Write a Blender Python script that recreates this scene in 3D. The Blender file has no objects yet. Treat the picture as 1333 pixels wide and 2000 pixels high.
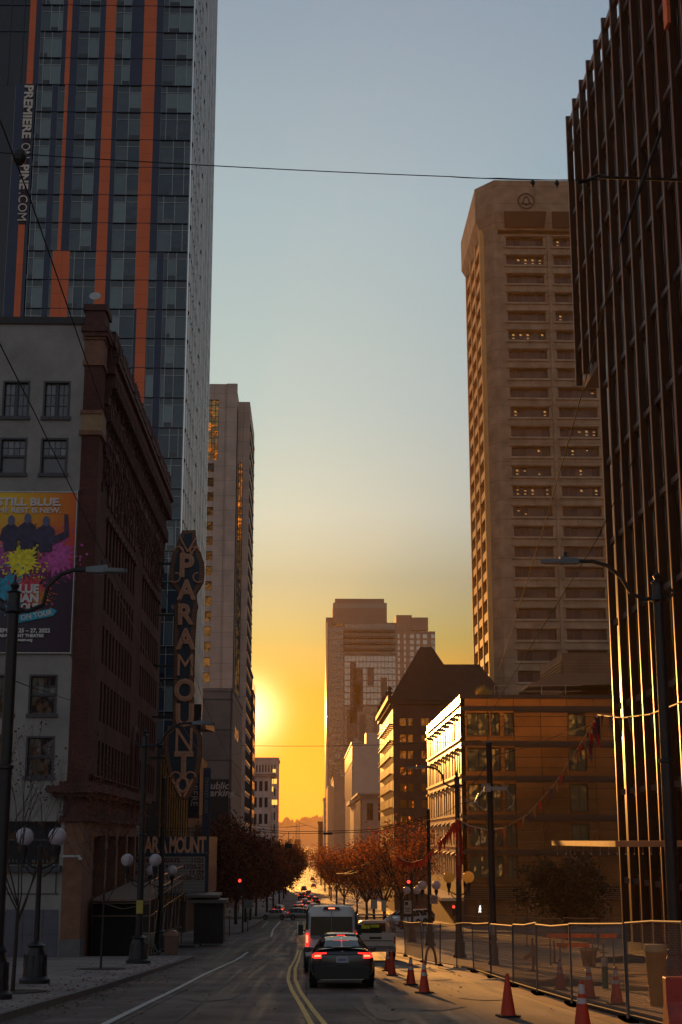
import bpy, math, random
from mathutils import Vector, Matrix
R = math.radians
scene = bpy.context.scene
col = scene.collection
random.seed(7)

# ------------------------------------------------------------------ camera
FPX, CX, CY = 2777.0, 666.5, 1000.0            # focal length in pixels of the 1333 x 2000 photograph
PITCH = math.atan(640 / FPX)
YAW = math.atan(66.5 / FPX * math.cos(PITCH))
CAM = Vector((0, 0, 1.7))
cam_d = bpy.data.cameras.new('camera')
cam = bpy.data.objects.new('camera', cam_d)
col.objects.link(cam)
cam.location = CAM
cam.rotation_euler = (R(90) + PITCH, 0, -YAW)
cam_d.sensor_fit = 'VERTICAL'
cam_d.sensor_height = 36.0
cam_d.lens = 36.0 * FPX / 2000
cam_d.clip_start = 0.2
cam_d.clip_end = 20000
scene.camera = cam

# ------------------------------------------------------------------ light
SUN_AZ, SUN_EL = R(-3.0), R(4.9)              # azimuth measured from +Y towards +X
world = bpy.data.worlds.new('World')
scene.world = world
world.use_nodes = True
wn, wl = world.node_tree.nodes, world.node_tree.links
wn.clear()
def _n(t, **k):
    n = wn.new(t)
    for a, b in k.items():
        setattr(n, a, b)
    return n
sky = _n('ShaderNodeTexSky', sky_type='NISHITA', sun_disc=False, sun_elevation=SUN_EL, sun_rotation=SUN_AZ,
         air_density=1.0, dust_density=1.0, ozone_density=1.5, altitude=50)
tc = _n('ShaderNodeTexCoord')
sep = _n('ShaderNodeSeparateXYZ')
wl.new(tc.outputs['Generated'], sep.inputs[0])
ramp = _n('ShaderNodeValToRGB')                # tint of the evening air with elevation
wl.new(sep.outputs['Z'], ramp.inputs[0])
cr = ramp.color_ramp
SKY_STOPS = [(0.0, (0.505, 0.21, 0.001)), (0.031, (0.505, 0.21, 0.001)), (0.066, (0.451, 0.2, 0.001)), (0.101, (0.361, 0.22, 0.03)), (0.136, (0.25, 0.28, 0.17)), (0.179, (0.29, 0.38, 0.44)), (0.224, (0.48, 0.66, 0.86)), (0.294, (0.65, 0.94, 1.2)), (0.361, (0.91, 1.26, 1.46)), (0.425, (1.22, 1.59, 1.74)), (0.485, (1.51, 1.78, 1.84)), (0.538, (1.68, 1.87, 1.92)), (1.0, (2.6, 2.05, 1.8))]
while len(cr.elements) < len(SKY_STOPS):
    cr.elements.new(0.5)
for e, (p, c) in zip(cr.elements, SKY_STOPS):
    e.position = p
    e.color = (*c, 1)
mul = _n('ShaderNodeMix', data_type='RGBA', blend_type='MULTIPLY')
mul.inputs['Factor'].default_value = 1
wl.new(sky.outputs[0], mul.inputs['A'])
east = _n('ShaderNodeMapRange', interpolation_type='SMOOTHSTEP')   # away from the sun the air turns a cool violet
east.inputs['From Min'].default_value = -.25
east.inputs['From Max'].default_value = .75
wl.new(sep.outputs['Y'], east.inputs['Value'])
emix = _n('ShaderNodeMix', data_type='RGBA')
wl.new(east.outputs[0], emix.inputs['Factor'])
eramp = _n('ShaderNodeValToRGB')
wl.new(sep.outputs['Z'], eramp.inputs[0])
er = eramp.color_ramp
er.elements[0].position = 0.0; er.elements[0].color = (.45, .38, .50, 1)
er.elements[1].position = 1.0; er.elements[1].color = (3.5, 2.45, 1.9, 1)
for p_, c_ in ((.12, (1.1, .74, .78, 1)), (.35, (2.75, 2.0, 1.7, 1))):
    e_ = er.elements.new(p_); e_.color = c_
wl.new(eramp.outputs[0], emix.inputs['A'])
wl.new(ramp.outputs[0], emix.inputs['B'])
wl.new(emix.outputs['Result'], mul.inputs['B'])
# the bright ring of air round the sun
SUN_DIR = Vector((math.sin(SUN_AZ) * math.cos(SUN_EL), math.cos(SUN_AZ) * math.cos(SUN_EL), math.sin(SUN_EL)))
dot = _n('ShaderNodeVectorMath', operation='DOT_PRODUCT')
wl.new(tc.outputs['Generated'], dot.inputs[0])
dot.inputs[1].default_value = Vector((math.sin(R(-2.5)) * math.cos(SUN_EL), math.cos(R(-2.5)) * math.cos(SUN_EL), math.sin(SUN_EL)))
def lobe(power, strength, colour, prev):
    pw = _n('ShaderNodeMath', operation='POWER', use_clamp=True)
    mx = _n('ShaderNodeMath', operation='MAXIMUM')
    mx.inputs[1].default_value = 0.0
    wl.new(dot.outputs['Value'], mx.inputs[0])
    wl.new(mx.outputs[0], pw.inputs[0])
    pw.inputs[1].default_value = power
    sc = _n('ShaderNodeVectorMath', operation='SCALE')
    sc.inputs[0].default_value = [c * strength for c in colour]
    wl.new(pw.outputs[0], sc.inputs['Scale'])
    ad = _n('ShaderNodeVectorMath', operation='ADD')
    wl.new(prev, ad.inputs[0])
    wl.new(sc.outputs[0], ad.inputs[1])
    return ad.outputs[0]
o = lobe(5500, 26.0, (1.0, .80, .42), mul.outputs['Result'])
o = lobe(200, 2.3, (1.0, .66, .22), o)
bg = _n('ShaderNodeBackground')
bg.inputs['Strength'].default_value = 0.074
wl.new(o, bg.inputs['Color'])
wo = _n('ShaderNodeOutputWorld')
wl.new(bg.outputs[0], wo.inputs[0])

sun_l = bpy.data.lights.new('sun', 'SUN')
sun_l.energy = 5.0
sun_l.angle = R(0.6)
sun_l.color = (1.0, .42, .085)
sun = bpy.data.objects.new('sun', sun_l)
col.objects.link(sun)
sun.rotation_euler = SUN_DIR.to_track_quat('Z', 'Y').to_euler()
sun.location = (0, -20, 80)

scene.view_settings.view_transform = 'Standard'
scene.view_settings.look = 'None'
scene.view_settings.gamma = 1
scene.view_settings.exposure = 0.45
scene.cycles.max_bounces = 6
scene.cycles.volume_bounces = 0
scene.cycles.sample_clamp_indirect = 4

# ------------------------------------------------------------------ photo to place
_F = Vector((math.sin(YAW) * math.cos(PITCH), math.cos(YAW) * math.cos(PITCH), math.sin(PITCH)))
_Rt = Vector((math.cos(YAW), -math.sin(YAW), 0))
_U = _Rt.cross(_F)
PROFILE = [(-80, 4.6), (0, 0), (42, -2.43), (75, -4.2), (205, -9.17), (260, -10.8), (450, -13.9), (560, -15.4), (1700, -15.4)]
def gz(y):
    for (a, b), (c, d) in zip(PROFILE, PROFILE[1:]):
        if y <= c:
            return b + (d - b) * (y - a) / (c - a)
    return PROFILE[-1][1]
def ray(u, v):
    return _F * FPX + _Rt * (u - CX) + _U * (CY - v)
def atY(u, v, Y):
    d = ray(u, v)
    return CAM + d * (Y / d.y)
def atX(u, v, X):
    d = ray(u, v)
    return CAM + d * (X / d.x)
def atG(u, v, dz=0.0):
    d = ray(u, v)
    d = d / d.y
    y = 8.0
    while y < 3000:
        if CAM.z + d.z * y < gz(y) + dz:
            break
        y += .1
    return CAM + d * y
def xz(u, v, Y):
    p = atY(u, v, Y)
    return p.x, p.z

# ------------------------------------------------------------------ materials
MATS = {}
def mat(name, color, rough=.7, var=.15, scale=3.0, bump=0.0, bscale=None, metal=0.0, spec=.5, emit=None, estr=0.0,
        transl=0.0, island=0.0, coat=0.0):
    if name in MATS:
        return MATS[name]
    m = bpy.data.materials.new(name)
    m.use_nodes = True
    n, l = m.node_tree.nodes, m.node_tree.links
    b = n['Principled BSDF']
    b.inputs['Roughness'].default_value = rough
    b.inputs['Metallic'].default_value = metal
    b.inputs['Specular IOR Level'].default_value = spec
    if coat:
        b.inputs['Coat Weight'].default_value = coat
        b.inputs['Coat Roughness'].default_value = .05
    t = n.new('ShaderNodeTexCoord')
    no = n.new('ShaderNodeTexNoise')
    no.inputs['Scale'].default_value = scale
    no.inputs['Detail'].default_value = 6
    no.inputs['Roughness'].default_value = .65
    l.new(t.outputs['Object'], no.inputs['Vector'])
    mr = n.new('ShaderNodeMapRange')
    mr.inputs['From Min'].default_value = .3
    mr.inputs['From Max'].default_value = .7
    mr.inputs['To Min'].default_value = 1 - var
    mr.inputs['To Max'].default_value = 1 + var
    l.new(no.outputs['Fac'], mr.inputs['Value'])
    sc = n.new('ShaderNodeVectorMath')
    sc.operation = 'SCALE'
    sc.inputs[0].default_value = color
    l.new(mr.outputs[0], sc.inputs['Scale'])
    out = sc.outputs[0]
    if island:
        g = n.new('ShaderNodeNewGeometry')
        mi = n.new('ShaderNodeMapRange')
        mi.inputs['To Min'].default_value = 1 - island
        mi.inputs['To Max'].default_value = 1 + island
        l.new(g.outputs['Random Per Island'], mi.inputs['Value'])
        s2 = n.new('ShaderNodeVectorMath')
        s2.operation = 'SCALE'
        l.new(out, s2.inputs[0])
        l.new(mi.outputs[0], s2.inputs['Scale'])
        out = s2.outputs[0]
    l.new(out, b.inputs['Base Color'])
    if bump:
        nb = n.new('ShaderNodeTexNoise')
        nb.inputs['Scale'].default_value = bscale or scale * 4
        nb.inputs['Detail'].default_value = 5
        l.new(t.outputs['Object'], nb.inputs['Vector'])
        bp = n.new('ShaderNodeBump')
        bp.inputs['Strength'].default_value = bump
        bp.inputs['Distance'].default_value = .05
        l.new(nb.outputs['Fac'], bp.inputs['Height'])
        l.new(bp.outputs[0], b.inputs['Normal'])
    if emit:
        b.inputs['Emission Color'].default_value = (*emit, 1)
        b.inputs['Emission Strength'].default_value = estr
    if transl:
        tr = n.new('ShaderNodeBsdfTranslucent')
        l.new(out, tr.inputs['Color'])
        mx = n.new('ShaderNodeMixShader')
        mx.inputs[0].default_value = transl
        l.new(b.outputs[0], mx.inputs[1])
        l.new(tr.outputs[0], mx.inputs[2])
        l.new(mx.outputs[0], n['Material Output'].inputs['Surface'])
    MATS[name] = m
    return m

def brick_mat(name, c1, c2, mortar, w=.24, h=.075, axis='XZ', rough=.85, msize=.012, bump=.4, offset=.5, spec=.3, stain=.25):
    """courses of brick, panels or tiles; axis picks the two object axes the courses lie in"""
    m = bpy.data.materials.new(name)
    m.use_nodes = True
    n, l = m.node_tree.nodes, m.node_tree.links
    b = n['Principled BSDF']
    b.inputs['Roughness'].default_value = rough
    b.inputs['Specular IOR Level'].default_value = spec
    t = n.new('ShaderNodeTexCoord')
    s = n.new('ShaderNodeSeparateXYZ')
    c = n.new('ShaderNodeCombineXYZ')
    l.new(t.outputs['Object'], s.inputs[0])
    if axis == 'SUM':                          # walls that turn a corner
        a = n.new('ShaderNodeMath')
        a.operation = 'ADD'
        l.new(s.outputs['X'], a.inputs[0])
        l.new(s.outputs['Y'], a.inputs[1])
        l.new(a.outputs[0], c.inputs['X'])
        l.new(s.outputs['Z'], c.inputs['Y'])
    else:
        l.new(s.outputs[axis[0]], c.inputs['X'])
        l.new(s.outputs[axis[1]], c.inputs['Y'])
    br = n.new('ShaderNodeTexBrick')
    br.inputs['Color1'].default_value = (*c1, 1)
    br.inputs['Color2'].default_value = (*c2, 1)
    br.inputs['Mortar'].default_value = (*mortar, 1)
    br.inputs['Scale'].default_value = 1
    br.inputs['Mortar Size'].default_value = msize
    br.inputs['Brick Width'].default_value = w
    br.inputs['Row Height'].default_value = h
    br.offset = offset
    l.new(c.outputs[0], br.inputs['Vector'])
    no = n.new('ShaderNodeTexNoise')
    no.inputs['Scale'].default_value = .35
    no.inputs['Detail'].default_value = 8
    l.new(t.outputs['Object'], no.inputs['Vector'])
    mr = n.new('ShaderNodeMapRange')
    mr.inputs['From Min'].default_value = .3
    mr.inputs['From Max'].default_value = .7
    mr.inputs['To Min'].default_value = 1 - stain
    mr.inputs['To Max'].default_value = 1 + stain
    l.new(no.outputs['Fac'], mr.inputs['Value'])
    sc = n.new('ShaderNodeVectorMath')
    sc.operation = 'SCALE'
    l.new(br.outputs['Color'], sc.inputs[0])
    l.new(mr.outputs[0], sc.inputs['Scale'])
    l.new(sc.outputs[0], b.inputs['Base Color'])
    if bump:
        bp = n.new('ShaderNodeBump')
        bp.inputs['Strength'].default_value = bump
        bp.inputs['Distance'].default_value = .03
        bp.invert = True
        l.new(br.outputs['Fac'], bp.inputs['Height'])
        l.new(bp.outputs[0], b.inputs['Normal'])
    MATS[name] = m
    return m

def glass_mat(name, base, blind=(.25, .27, .27), blinds=.3, rough=.06, wob=.0, spec=.6, metal=0.0):
    """window glass over dark rooms; some panes have a blind down (varies from pane to pane)"""
    m = bpy.data.materials.new(name)
    m.use_nodes = True
    n, l = m.node_tree.nodes, m.node_tree.links
    b = n['Principled BSDF']
    b.inputs['Roughness'].default_value = rough
    b.inputs['Specular IOR Level'].default_value = spec
    b.inputs['Metallic'].default_value = metal
    g = n.new('ShaderNodeNewGeometry')
    r = n.new('ShaderNodeValToRGB')
    r.color_ramp.elements[0].position = 1 - blinds
    r.color_ramp.elements[0].color = (*base, 1)
    r.color_ramp.elements[1].position = 1.0
    r.color_ramp.elements[1].color = (*blind, 1)
    l.new(g.outputs['Random Per Island'], r.inputs[0])
    l.new(r.outputs[0], b.inputs['Base Color'])
    if wob:
        t = n.new('ShaderNodeTexCoord')
        no = n.new('ShaderNodeTexNoise')
        no.inputs['Scale'].default_value = .5
        l.new(t.outputs['Object'], no.inputs['Vector'])
        bp = n.new('ShaderNodeBump')
        bp.inputs['Strength'].default_value = wob
        bp.inputs['Distance'].default_value = .3
        l.new(no.outputs['Fac'], bp.inputs['Height'])
        l.new(bp.outputs[0], b.inputs['Normal'])
    MATS[name] = m
    return m

# ------------------------------------------------------------------ mesh building
Z = Vector((0, 0, 1))
class MB:
    def __init__(s):
        s.v, s.f, s.m = [], [], []
    def poly(s, pts, m=0):
        i = len(s.v)
        s.v += [Vector(p) for p in pts]
        s.f.append(list(range(i, i + len(pts))))
        s.m.append(m)
        return s
    def hexa(s, p, m=0):                        # 8 corners: bottom ring 0-3, top ring 4-7 (counter-clockwise seen from above)
        i = len(s.v)
        s.v += [Vector(q) for q in p]
        for q in ((3, 2, 1, 0), (4, 5, 6, 7), (0, 1, 5, 4), (1, 2, 6, 5), (2, 3, 7, 6), (3, 0, 4, 7)):
            s.f.append([i + k for k in q])
            s.m.append(m)
        return s
    def box(s, x0, x1, y0, y1, z0, z1, m=0):
        x0, x1 = sorted((x0, x1)); y0, y1 = sorted((y0, y1)); z0, z1 = sorted((z0, z1))
        return s.hexa([(x0, y0, z0), (x1, y0, z0), (x1, y1, z0), (x0, y1, z0), (x0, y0, z1), (x1, y0, z1), (x1, y1, z1), (x0, y1, z1)], m)
    def fbox(s, fr, s0, s1, z0, z1, d0, d1, m=0):  # box in a wall frame: along, up, outward
        O, a, n = fr
        s0, s1 = sorted((s0, s1)); z0, z1 = sorted((z0, z1)); d0, d1 = sorted((d0, d1))
        P = lambda q, z, d: O + a * q + Z * z + n * d
        if a.cross(n).z < 0:
            r = [(s0, d0), (s0, d1), (s1, d1), (s1, d0)]
        else:
            r = [(s0, d0), (s1, d0), (s1, d1), (s0, d1)]
        return s.hexa([P(q, z0, d) for q, d in r] + [P(q, z1, d) for q, d in r], m)
    def prism(s, ring, z0, z1, m=0, top=None):   # vertical prism on an xy ring (ccw)
        i = len(s.v); k = len(ring); top = top or ring
        s.v += [Vector((x, y, z0)) for x, y in ring] + [Vector((x, y, z1)) for x, y in top]
        for a in range(k):
            b = (a + 1) % k
            s.f.append([i + a, i + b, i + k + b, i + k + a]); s.m.append(m)
        s.f.append([i + a for a in range(k)][::-1]); s.m.append(m)
        s.f.append([i + k + a for a in range(k)]); s.m.append(m)
        return s
    def slab(s, ring, off, m=0):                 # flat outline (3-D points) given a thickness vector
        i = len(s.v); k = len(ring); off = Vector(off)
        s.v += [Vector(p) for p in ring] + [Vector(p) + off for p in ring]
        for a in range(k):
            b = (a + 1) % k
            s.f.append([i + a, i + b, i + k + b, i + k + a]); s.m.append(m)
        s.f.append([i + a for a in range(k)][::-1]); s.m.append(m)
        s.f.append([i + k + a for a in range(k)]); s.m.append(m)
        return s
    def cyl(s, p0, p1, r0, r1=None, n=10, m=0):
        p0, p1 = Vector(p0), Vector(p1)
        r1 = r0 if r1 is None else r1
        d = (p1 - p0)
        if d.length < 1e-6:
            return s
        d.normalize()
        a = d.orthogonal().normalized(); b = d.cross(a)
        i = len(s.v)
        for p, r in ((p0, r0), (p1, r1)):
            for k in range(n):
                t = 2 * math.pi * k / n
                s.v.append(p + (a * math.cos(t) + b * math.sin(t)) * r)
        for k in range(n):
            q = (k + 1) % n
            s.f.append([i + k, i + q, i + n + q, i + n + k]); s.m.append(m)
        s.f.append([i + k for k in range(n)][::-1]); s.m.append(m)
        s.f.append([i + n + k for k in range(n)]); s.m.append(m)
        return s
    def tube(s, path, r, n=6, m=0, r1=None):
        path = [Vector(p) for p in path]
        i = len(s.v); L = len(path)
        a = None
        for j, p in enumerate(path):
            d = (path[min(j + 1, L - 1)] - path[max(j - 1, 0)]).normalized()
            if a is None:
                a = d.orthogonal().normalized()
            a = (a - d * a.dot(d)).normalized()
            b = d.cross(a)
            rr = r if r1 is None else r + (r1 - r) * j / (L - 1)
            for k in range(n):
                t = 2 * math.pi * k / n
                s.v.append(p + (a * math.cos(t) + b * math.sin(t)) * rr)
        for j in range(L - 1):
            for k in range(n):
                q = (k + 1) % n
                s.f.append([i + j * n + k, i + j * n + q, i + (j + 1) * n + q, i + (j + 1) * n + k]); s.m.append(m)
        s.f.append([i + k for k in range(n)][::-1]); s.m.append(m)
        s.f.append([i + (L - 1) * n + k for k in range(n)]); s.m.append(m)
        return s
    def lathe(s, prof, c=(0, 0, 0), n=16, m=0):   # profile of (radius, z)
        i = len(s.v); c = Vector(c)
        for r, z in prof:
            for k in range(n):
                t = 2 * math.pi * k / n
                s.v.append(c + Vector((r * math.cos(t), r * math.sin(t), z)))
        for j in range(len(prof) - 1):
            for k in range(n):
                q = (k + 1) % n
                s.f.append([i + j * n + k, i + j * n + q, i + (j + 1) * n + q, i + (j + 1) * n + k]); s.m.append(m)
        s.f.append([i + k for k in range(n)][::-1]); s.m.append(m)
        s.f.append([i + (len(prof) - 1) * n + k for k in range(n)]); s.m.append(m)
        return s
    def ball(s, c, r, n=14, m=0, sz=1.0):
        return s.lathe([(max(r * math.sin(math.pi * k / n), 1e-4), -r * sz * math.cos(math.pi * k / n)) for k in range(n + 1)], c, n * 2, m)
    def add(s, o, M=None, m=None):
        i = len(s.v)
        s.v += [(M @ p) if M else p.copy() for p in o.v]
        s.f += [[i + k for k in f] for f in o.f]
        s.m += o.m if m is None else [m] * len(o.m)
        return s
    def build(s, name, mats, parent=None, smooth=False, at=None, bevel=0):
        if not isinstance(mats, (list, tuple)):
            mats = [mats]
        off = Vector((0, 0, 0))
        if parent is not None:
            q = parent
            while q is not None:
                off += q.location; q = q.parent
        elif at is not None:
            off = Vector(at)
        me = bpy.data.meshes.new(name)
        me.from_pydata([tuple(p - off) for p in s.v], [], s.f)
        for mm in mats:
            me.materials.append(mm)
        me.polygons.foreach_set('material_index', s.m)
        if smooth:
            me.polygons.foreach_set('use_smooth', [True] * len(s.f))
            me.set_sharp_from_angle(angle=R(40))
        me.update()
        ob = bpy.data.objects.new(name, me)
        col.objects.link(ob)
        if parent is not None:
            ob.parent = parent
        elif at is not None:
            ob.location = off
        if bevel:
            bv = ob.modifiers.new('bevel', 'BEVEL')
            bv.width = bevel; bv.segments = 2; bv.limit_method = 'ANGLE'
        return ob

def tag(o, label=None, cat=None, group=None, kind=None):
    if label: o['label'] = label
    if cat: o['category'] = cat
    if group: o['group'] = group
    if kind: o['kind'] = kind
    return o
def thing(name, loc, label, cat, group=None, rz=0):
    o = bpy.data.objects.new(name, None)
    o.empty_display_size = .3
    col.objects.link(o)
    o.location = loc
    o.rotation_euler.z = rz
    return tag(o, label, cat, group)
def copy_tree(o, parent=None):
    c = o.copy()
    col.objects.link(c)
    c.parent = parent
    for k in list(o.children):
        copy_tree(k, c)
    return c
def place(proto, first, loc, rz, label, sc=None):
    """the first call moves the prototype itself, later calls copy it"""
    o = proto if first else copy_tree(proto)
    o.location = loc
    o.rotation_euler.z = rz
    if sc: o.scale = (sc, sc, sc)
    o['label'] = label
    return o
def text(name, s, size, O, a, up, mats, parent=None, ext=.02, bold=0.0, align='CENTER', sx=1.0, spacing=1.0):
    """lettering lying on the plane through O spanned by a (reading direction) and up"""
    cu = bpy.data.curves.new('lettering', 'FONT')
    cu.body = s; cu.size = size; cu.extrude = ext; cu.offset = bold
    cu.align_x = align; cu.align_y = 'CENTER'; cu.space_character = spacing
    cu.resolution_u = 3
    tmp = bpy.data.objects.new('lettering', cu)
    col.objects.link(tmp)
    dg = bpy.context.evaluated_depsgraph_get()
    me = bpy.data.meshes.new_from_object(tmp.evaluated_get(dg))
    bpy.data.objects.remove(tmp)
    a, up = Vector(a).normalized(), Vector(up).normalized()
    nn = a.cross(up)
    mb = MB()
    O = Vector(O)
    mb.v = [O + a * (q.co.x * sx) + up * q.co.y + nn * q.co.z for q in me.vertices]
    mb.f = [list(q.vertices) for q in me.polygons]
    mb.m = [0] * len(mb.f)
    bpy.data.meshes.remove(me)
    return mb.build(name, mats, parent) if name else mb
def limited(name, items, mats, parent, smooth=False):
    """items: list of MB, nearest first; the first 100 are parts, the rest one part marked stuff"""
    out = [i.build(name, mats, parent, smooth) for i in items[:100]]
    if len(items) > 100:
        r = MB()
        for i in items[100:]:
            r.add(i)
        q = r.build(name + '_rows', mats, parent, smooth)
        q['kind'] = 'stuff'
        out.append(q)
    return out
def wire(name, pts, sag, r, m, label=None, cat=None, parent=None, n=14, group=None):
    """a cable through pts, every span hanging by sag"""
    path = []
    for j, (a, b) in enumerate(zip(pts, pts[1:])):
        a, b = Vector(a), Vector(b)
        for k in range(n + (j == len(pts) - 2)):
            t = k / n
            path.append(a.lerp(b, t) - Z * (sag * 4 * t * (1 - t)))
    o = MB().tube(path, r, 5).build(name, m, parent, at=None if parent else path[0])
    if label:
        tag(o, label, cat, group)
    return o, path

# ================================================================== materials in use
def road_mat(name):
    m = brick_mat(name, (.150, .115, .104), (.120, .092, .084), (.03, .025, .023), w=3.4, h=4.6, axis='XY', rough=.6, msize=.022, bump=.2, offset=0, spec=.35, stain=.45)
    n, l = m.node_tree.nodes, m.node_tree.links
    b = n['Principled BSDF']
    src = b.inputs['Base Color'].links[0].from_socket
    t = n.new('ShaderNodeTexCoord')
    out = src
    for (sx, sy, lo, hi) in ((2.6, .045, .62, 1.3), (24, 24, .72, 1.25), (1.1, .8, .8, 1.18)):      # tyre lanes, grain, blotches
        mp = n.new('ShaderNodeMapping'); mp.inputs['Scale'].default_value = (sx, sy, 1)
        l.new(t.outputs['Object'], mp.inputs['Vector'])
        no = n.new('ShaderNodeTexNoise'); no.inputs['Scale'].default_value = 1; no.inputs['Detail'].default_value = 4
        l.new(mp.outputs[0], no.inputs['Vector'])
        mr = n.new('ShaderNodeMapRange'); mr.inputs['From Min'].default_value = .35; mr.inputs['From Max'].default_value = .65
        mr.inputs['To Min'].default_value = lo; mr.inputs['To Max'].default_value = hi
        l.new(no.outputs['Fac'], mr.inputs['Value'])
        sc = n.new('ShaderNodeVectorMath'); sc.operation = 'SCALE'
        l.new(out, sc.inputs[0]); l.new(mr.outputs[0], sc.inputs['Scale']); out = sc.outputs[0]
        if sy < .1:
            rr = n.new('ShaderNodeMapRange'); rr.inputs['From Min'].default_value = .3; rr.inputs['From Max'].default_value = .7
            rr.inputs['To Min'].default_value = .48; rr.inputs['To Max'].default_value = .9
            l.new(no.outputs['Fac'], rr.inputs['Value']); l.new(rr.outputs[0], b.inputs['Roughness'])
    l.new(out, b.inputs['Base Color'])
    vo = n.new('ShaderNodeTexVoronoi'); vo.feature = 'DISTANCE_TO_EDGE'; vo.inputs['Scale'].default_value = .35      # hairline cracks
    n2 = n.new('ShaderNodeTexNoise'); n2.inputs['Scale'].default_value = 1.5
    l.new(t.outputs['Object'], n2.inputs['Vector'])
    mx = n.new('ShaderNodeMix'); mx.data_type = 'VECTOR'; mx.inputs['Factor'].default_value = .12
    l.new(t.outputs['Object'], mx.inputs[4]); l.new(n2.outputs['Color'], mx.inputs[5])
    l.new(mx.outputs[1], vo.inputs['Vector'])
    cr_ = n.new('ShaderNodeMapRange'); cr_.inputs['From Max'].default_value = .012; cr_.inputs['To Min'].default_value = .35
    l.new(vo.outputs['Distance'], cr_.inputs['Value'])
    s3 = n.new('ShaderNodeVectorMath'); s3.operation = 'SCALE'
    l.new(out, s3.inputs[0]); l.new(cr_.outputs[0], s3.inputs['Scale']); l.new(s3.outputs[0], b.inputs['Base Color'])
    return m
asphalt = road_mat('road_concrete')
walk_m = brick_mat('sidewalk_concrete', (.30, .25, .235), (.25, .21, .20), (.08, .07, .07), w=.75, h=.75, axis='XY', rough=.7, msize=.012, bump=.3, offset=0, stain=.3)
curb_m = mat('curb', (.17, .15, .145), .7, .3, 4, .3)
dirt_m = mat('bare_ground', (.42, .26, .14), .5, .4, 1.2, .12, 5)
earth_m = mat('far_ground', (.10, .085, .07), .9, .3, .02)
water_m = mat('water', (.05, .06, .07), .15, .1, .02, .3, .05)
hill_m = mat('hill', (.06, .07, .05), .95, .4, .01)
paint_w = mat('white_paint', (.55, .53, .50), .6, .35, 5)
paint_y = mat('yellow_paint', (.60, .42, .08), .55, .3, 5)
patch_m = mat('asphalt_patch', (.06, .055, .055), .6, .3, 3, .3)
iron = mat('dark_iron', (.018, .018, .022), .45, .2, 8, .1)
steel = mat('galvanized_steel', (.33, .33, .34), .35, .25, 10, .1, metal=.8)
cable_m = mat('black_cable', (.012, .011, .012), .9, .1, 10)
rust_wire = mat('bronze_cable', (.30, .18, .12), .7, .1, 10, metal=.3)
stucco = mat('grey_stucco', (.33, .315, .30), .85, .26, .35, .6, 9)
brickr = brick_mat('red_brick', (.16, .052, .038), (.11, .035, .03), (.075, .05, .045), w=.24, h=.085, axis='SUM', msize=.014, bump=.5, stain=.3)
terra = mat('brown_terracotta', (.24, .115, .07), .75, .25, 2.0, .5, 14)
terra_d = mat('dark_carved_terracotta', (.115, .05, .042), .85, .4, 1.4, 1.0, 6)
tan_band = mat('tan_stone', (.36, .235, .13), .8, .2, 3, .3)
coping = mat('dark_coping', (.05, .045, .05), .7)
winframe = mat('slate_window_frame', (.075, .075, .09), .6, .15, 6)
orange_m = brick_mat('orange_cladding', (.86, .19, .075), (.81, .18, .07), (.5, .11, .05), w=12, h=2.93, axis='XZ', rough=.5, msize=.02, bump=.1, offset=0, stain=.08)
navy_m = mat('navy_cladding', (.028, .040, .095), .45, .15, .6)
mullion = mat('pale_mullion', (.42, .43, .42), .4, .1, 2, metal=.3)
spand = mat('spandrel_glass', (.045, .06, .075), .15, .2, .4, spec=.6)
tglass = glass_mat('tower_glass', (.032, .055, .085), (.19, .26, .28), .5, .05, .6)
dkglass = glass_mat('dark_glass', (.018, .02, .026), (.11, .11, .12), .25, .05, .3)
wood_w = mat('white_sash', (.45, .45, .48), .5)
beige = brick_mat('beige_stone_panels', (.66, .50, .42), (.61, .46, .39), (.34, .26, .22), w=2.4, h=3.2, axis='SUM', rough=.6, msize=.04, bump=.2, offset=0, stain=.14)
conc = brick_mat('precast_concrete', (.36, .265, .185), (.34, .25, .17), (.22, .16, .12), w=8.5, h=3.9, axis='SUM', rough=.7, msize=.07, bump=.2, offset=0, stain=.3)
parkc = brick_mat('garage_concrete', (.30, .24, .215), (.20, .16, .15), (.11, .09, .08), w=30, h=4.6, axis='SUM', rough=.7, msize=.12, bump=.2, offset=0, stain=.2)
bronze = brick_mat('bronze_metal_panels', (.50, .225, .08), (.36, .16, .06), (.05, .03, .02), w=2.9, h=1.1, axis='SUM', rough=.21, msize=.03, bump=.3, offset=0, spec=.8, stain=.25)
bronze.node_tree.nodes['Principled BSDF'].inputs['Metallic'].default_value = .65
sunlit_face_m = mat('painted_sunlit_masonry', (.85, .62, .36), .33, .12, 1.5, .1, 8, spec=.8)  # for sunlit faces: the sun's pale gold is put into the colour
mansard = mat('dark_slate_roof', (.06, .034, .026), .7, .25, .5)
hotelb = brick_mat('hotel_brick', (.13, .062, .042), (.115, .054, .038), (.08, .05, .04), w=.3, h=.2, axis='SUM', rough=.7, msize=.02, bump=.2, stain=.2)
whitec = mat('white_concrete', (.50, .42, .34), .5, .1, .3, .2, 3, spec=.6)
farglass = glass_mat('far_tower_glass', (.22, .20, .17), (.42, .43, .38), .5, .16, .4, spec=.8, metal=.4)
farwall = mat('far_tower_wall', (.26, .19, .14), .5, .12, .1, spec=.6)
dkmetal = mat('dark_fin_metal', (.012, .010, .012), .4, .2, 1, spec=.35)
coppm = mat('bronze_fin_edge', (.36, .20, .12), .36, .15, .4, metal=.5)
finglass = glass_mat('dark_curtain_glass', (.012, .012, .018), (.05, .065, .06), .22, .06, .2)
lampglow = mat('office_light', (.8, .5, .2), .5, emit=(1.0, .50, .13), estr=.42)
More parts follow.
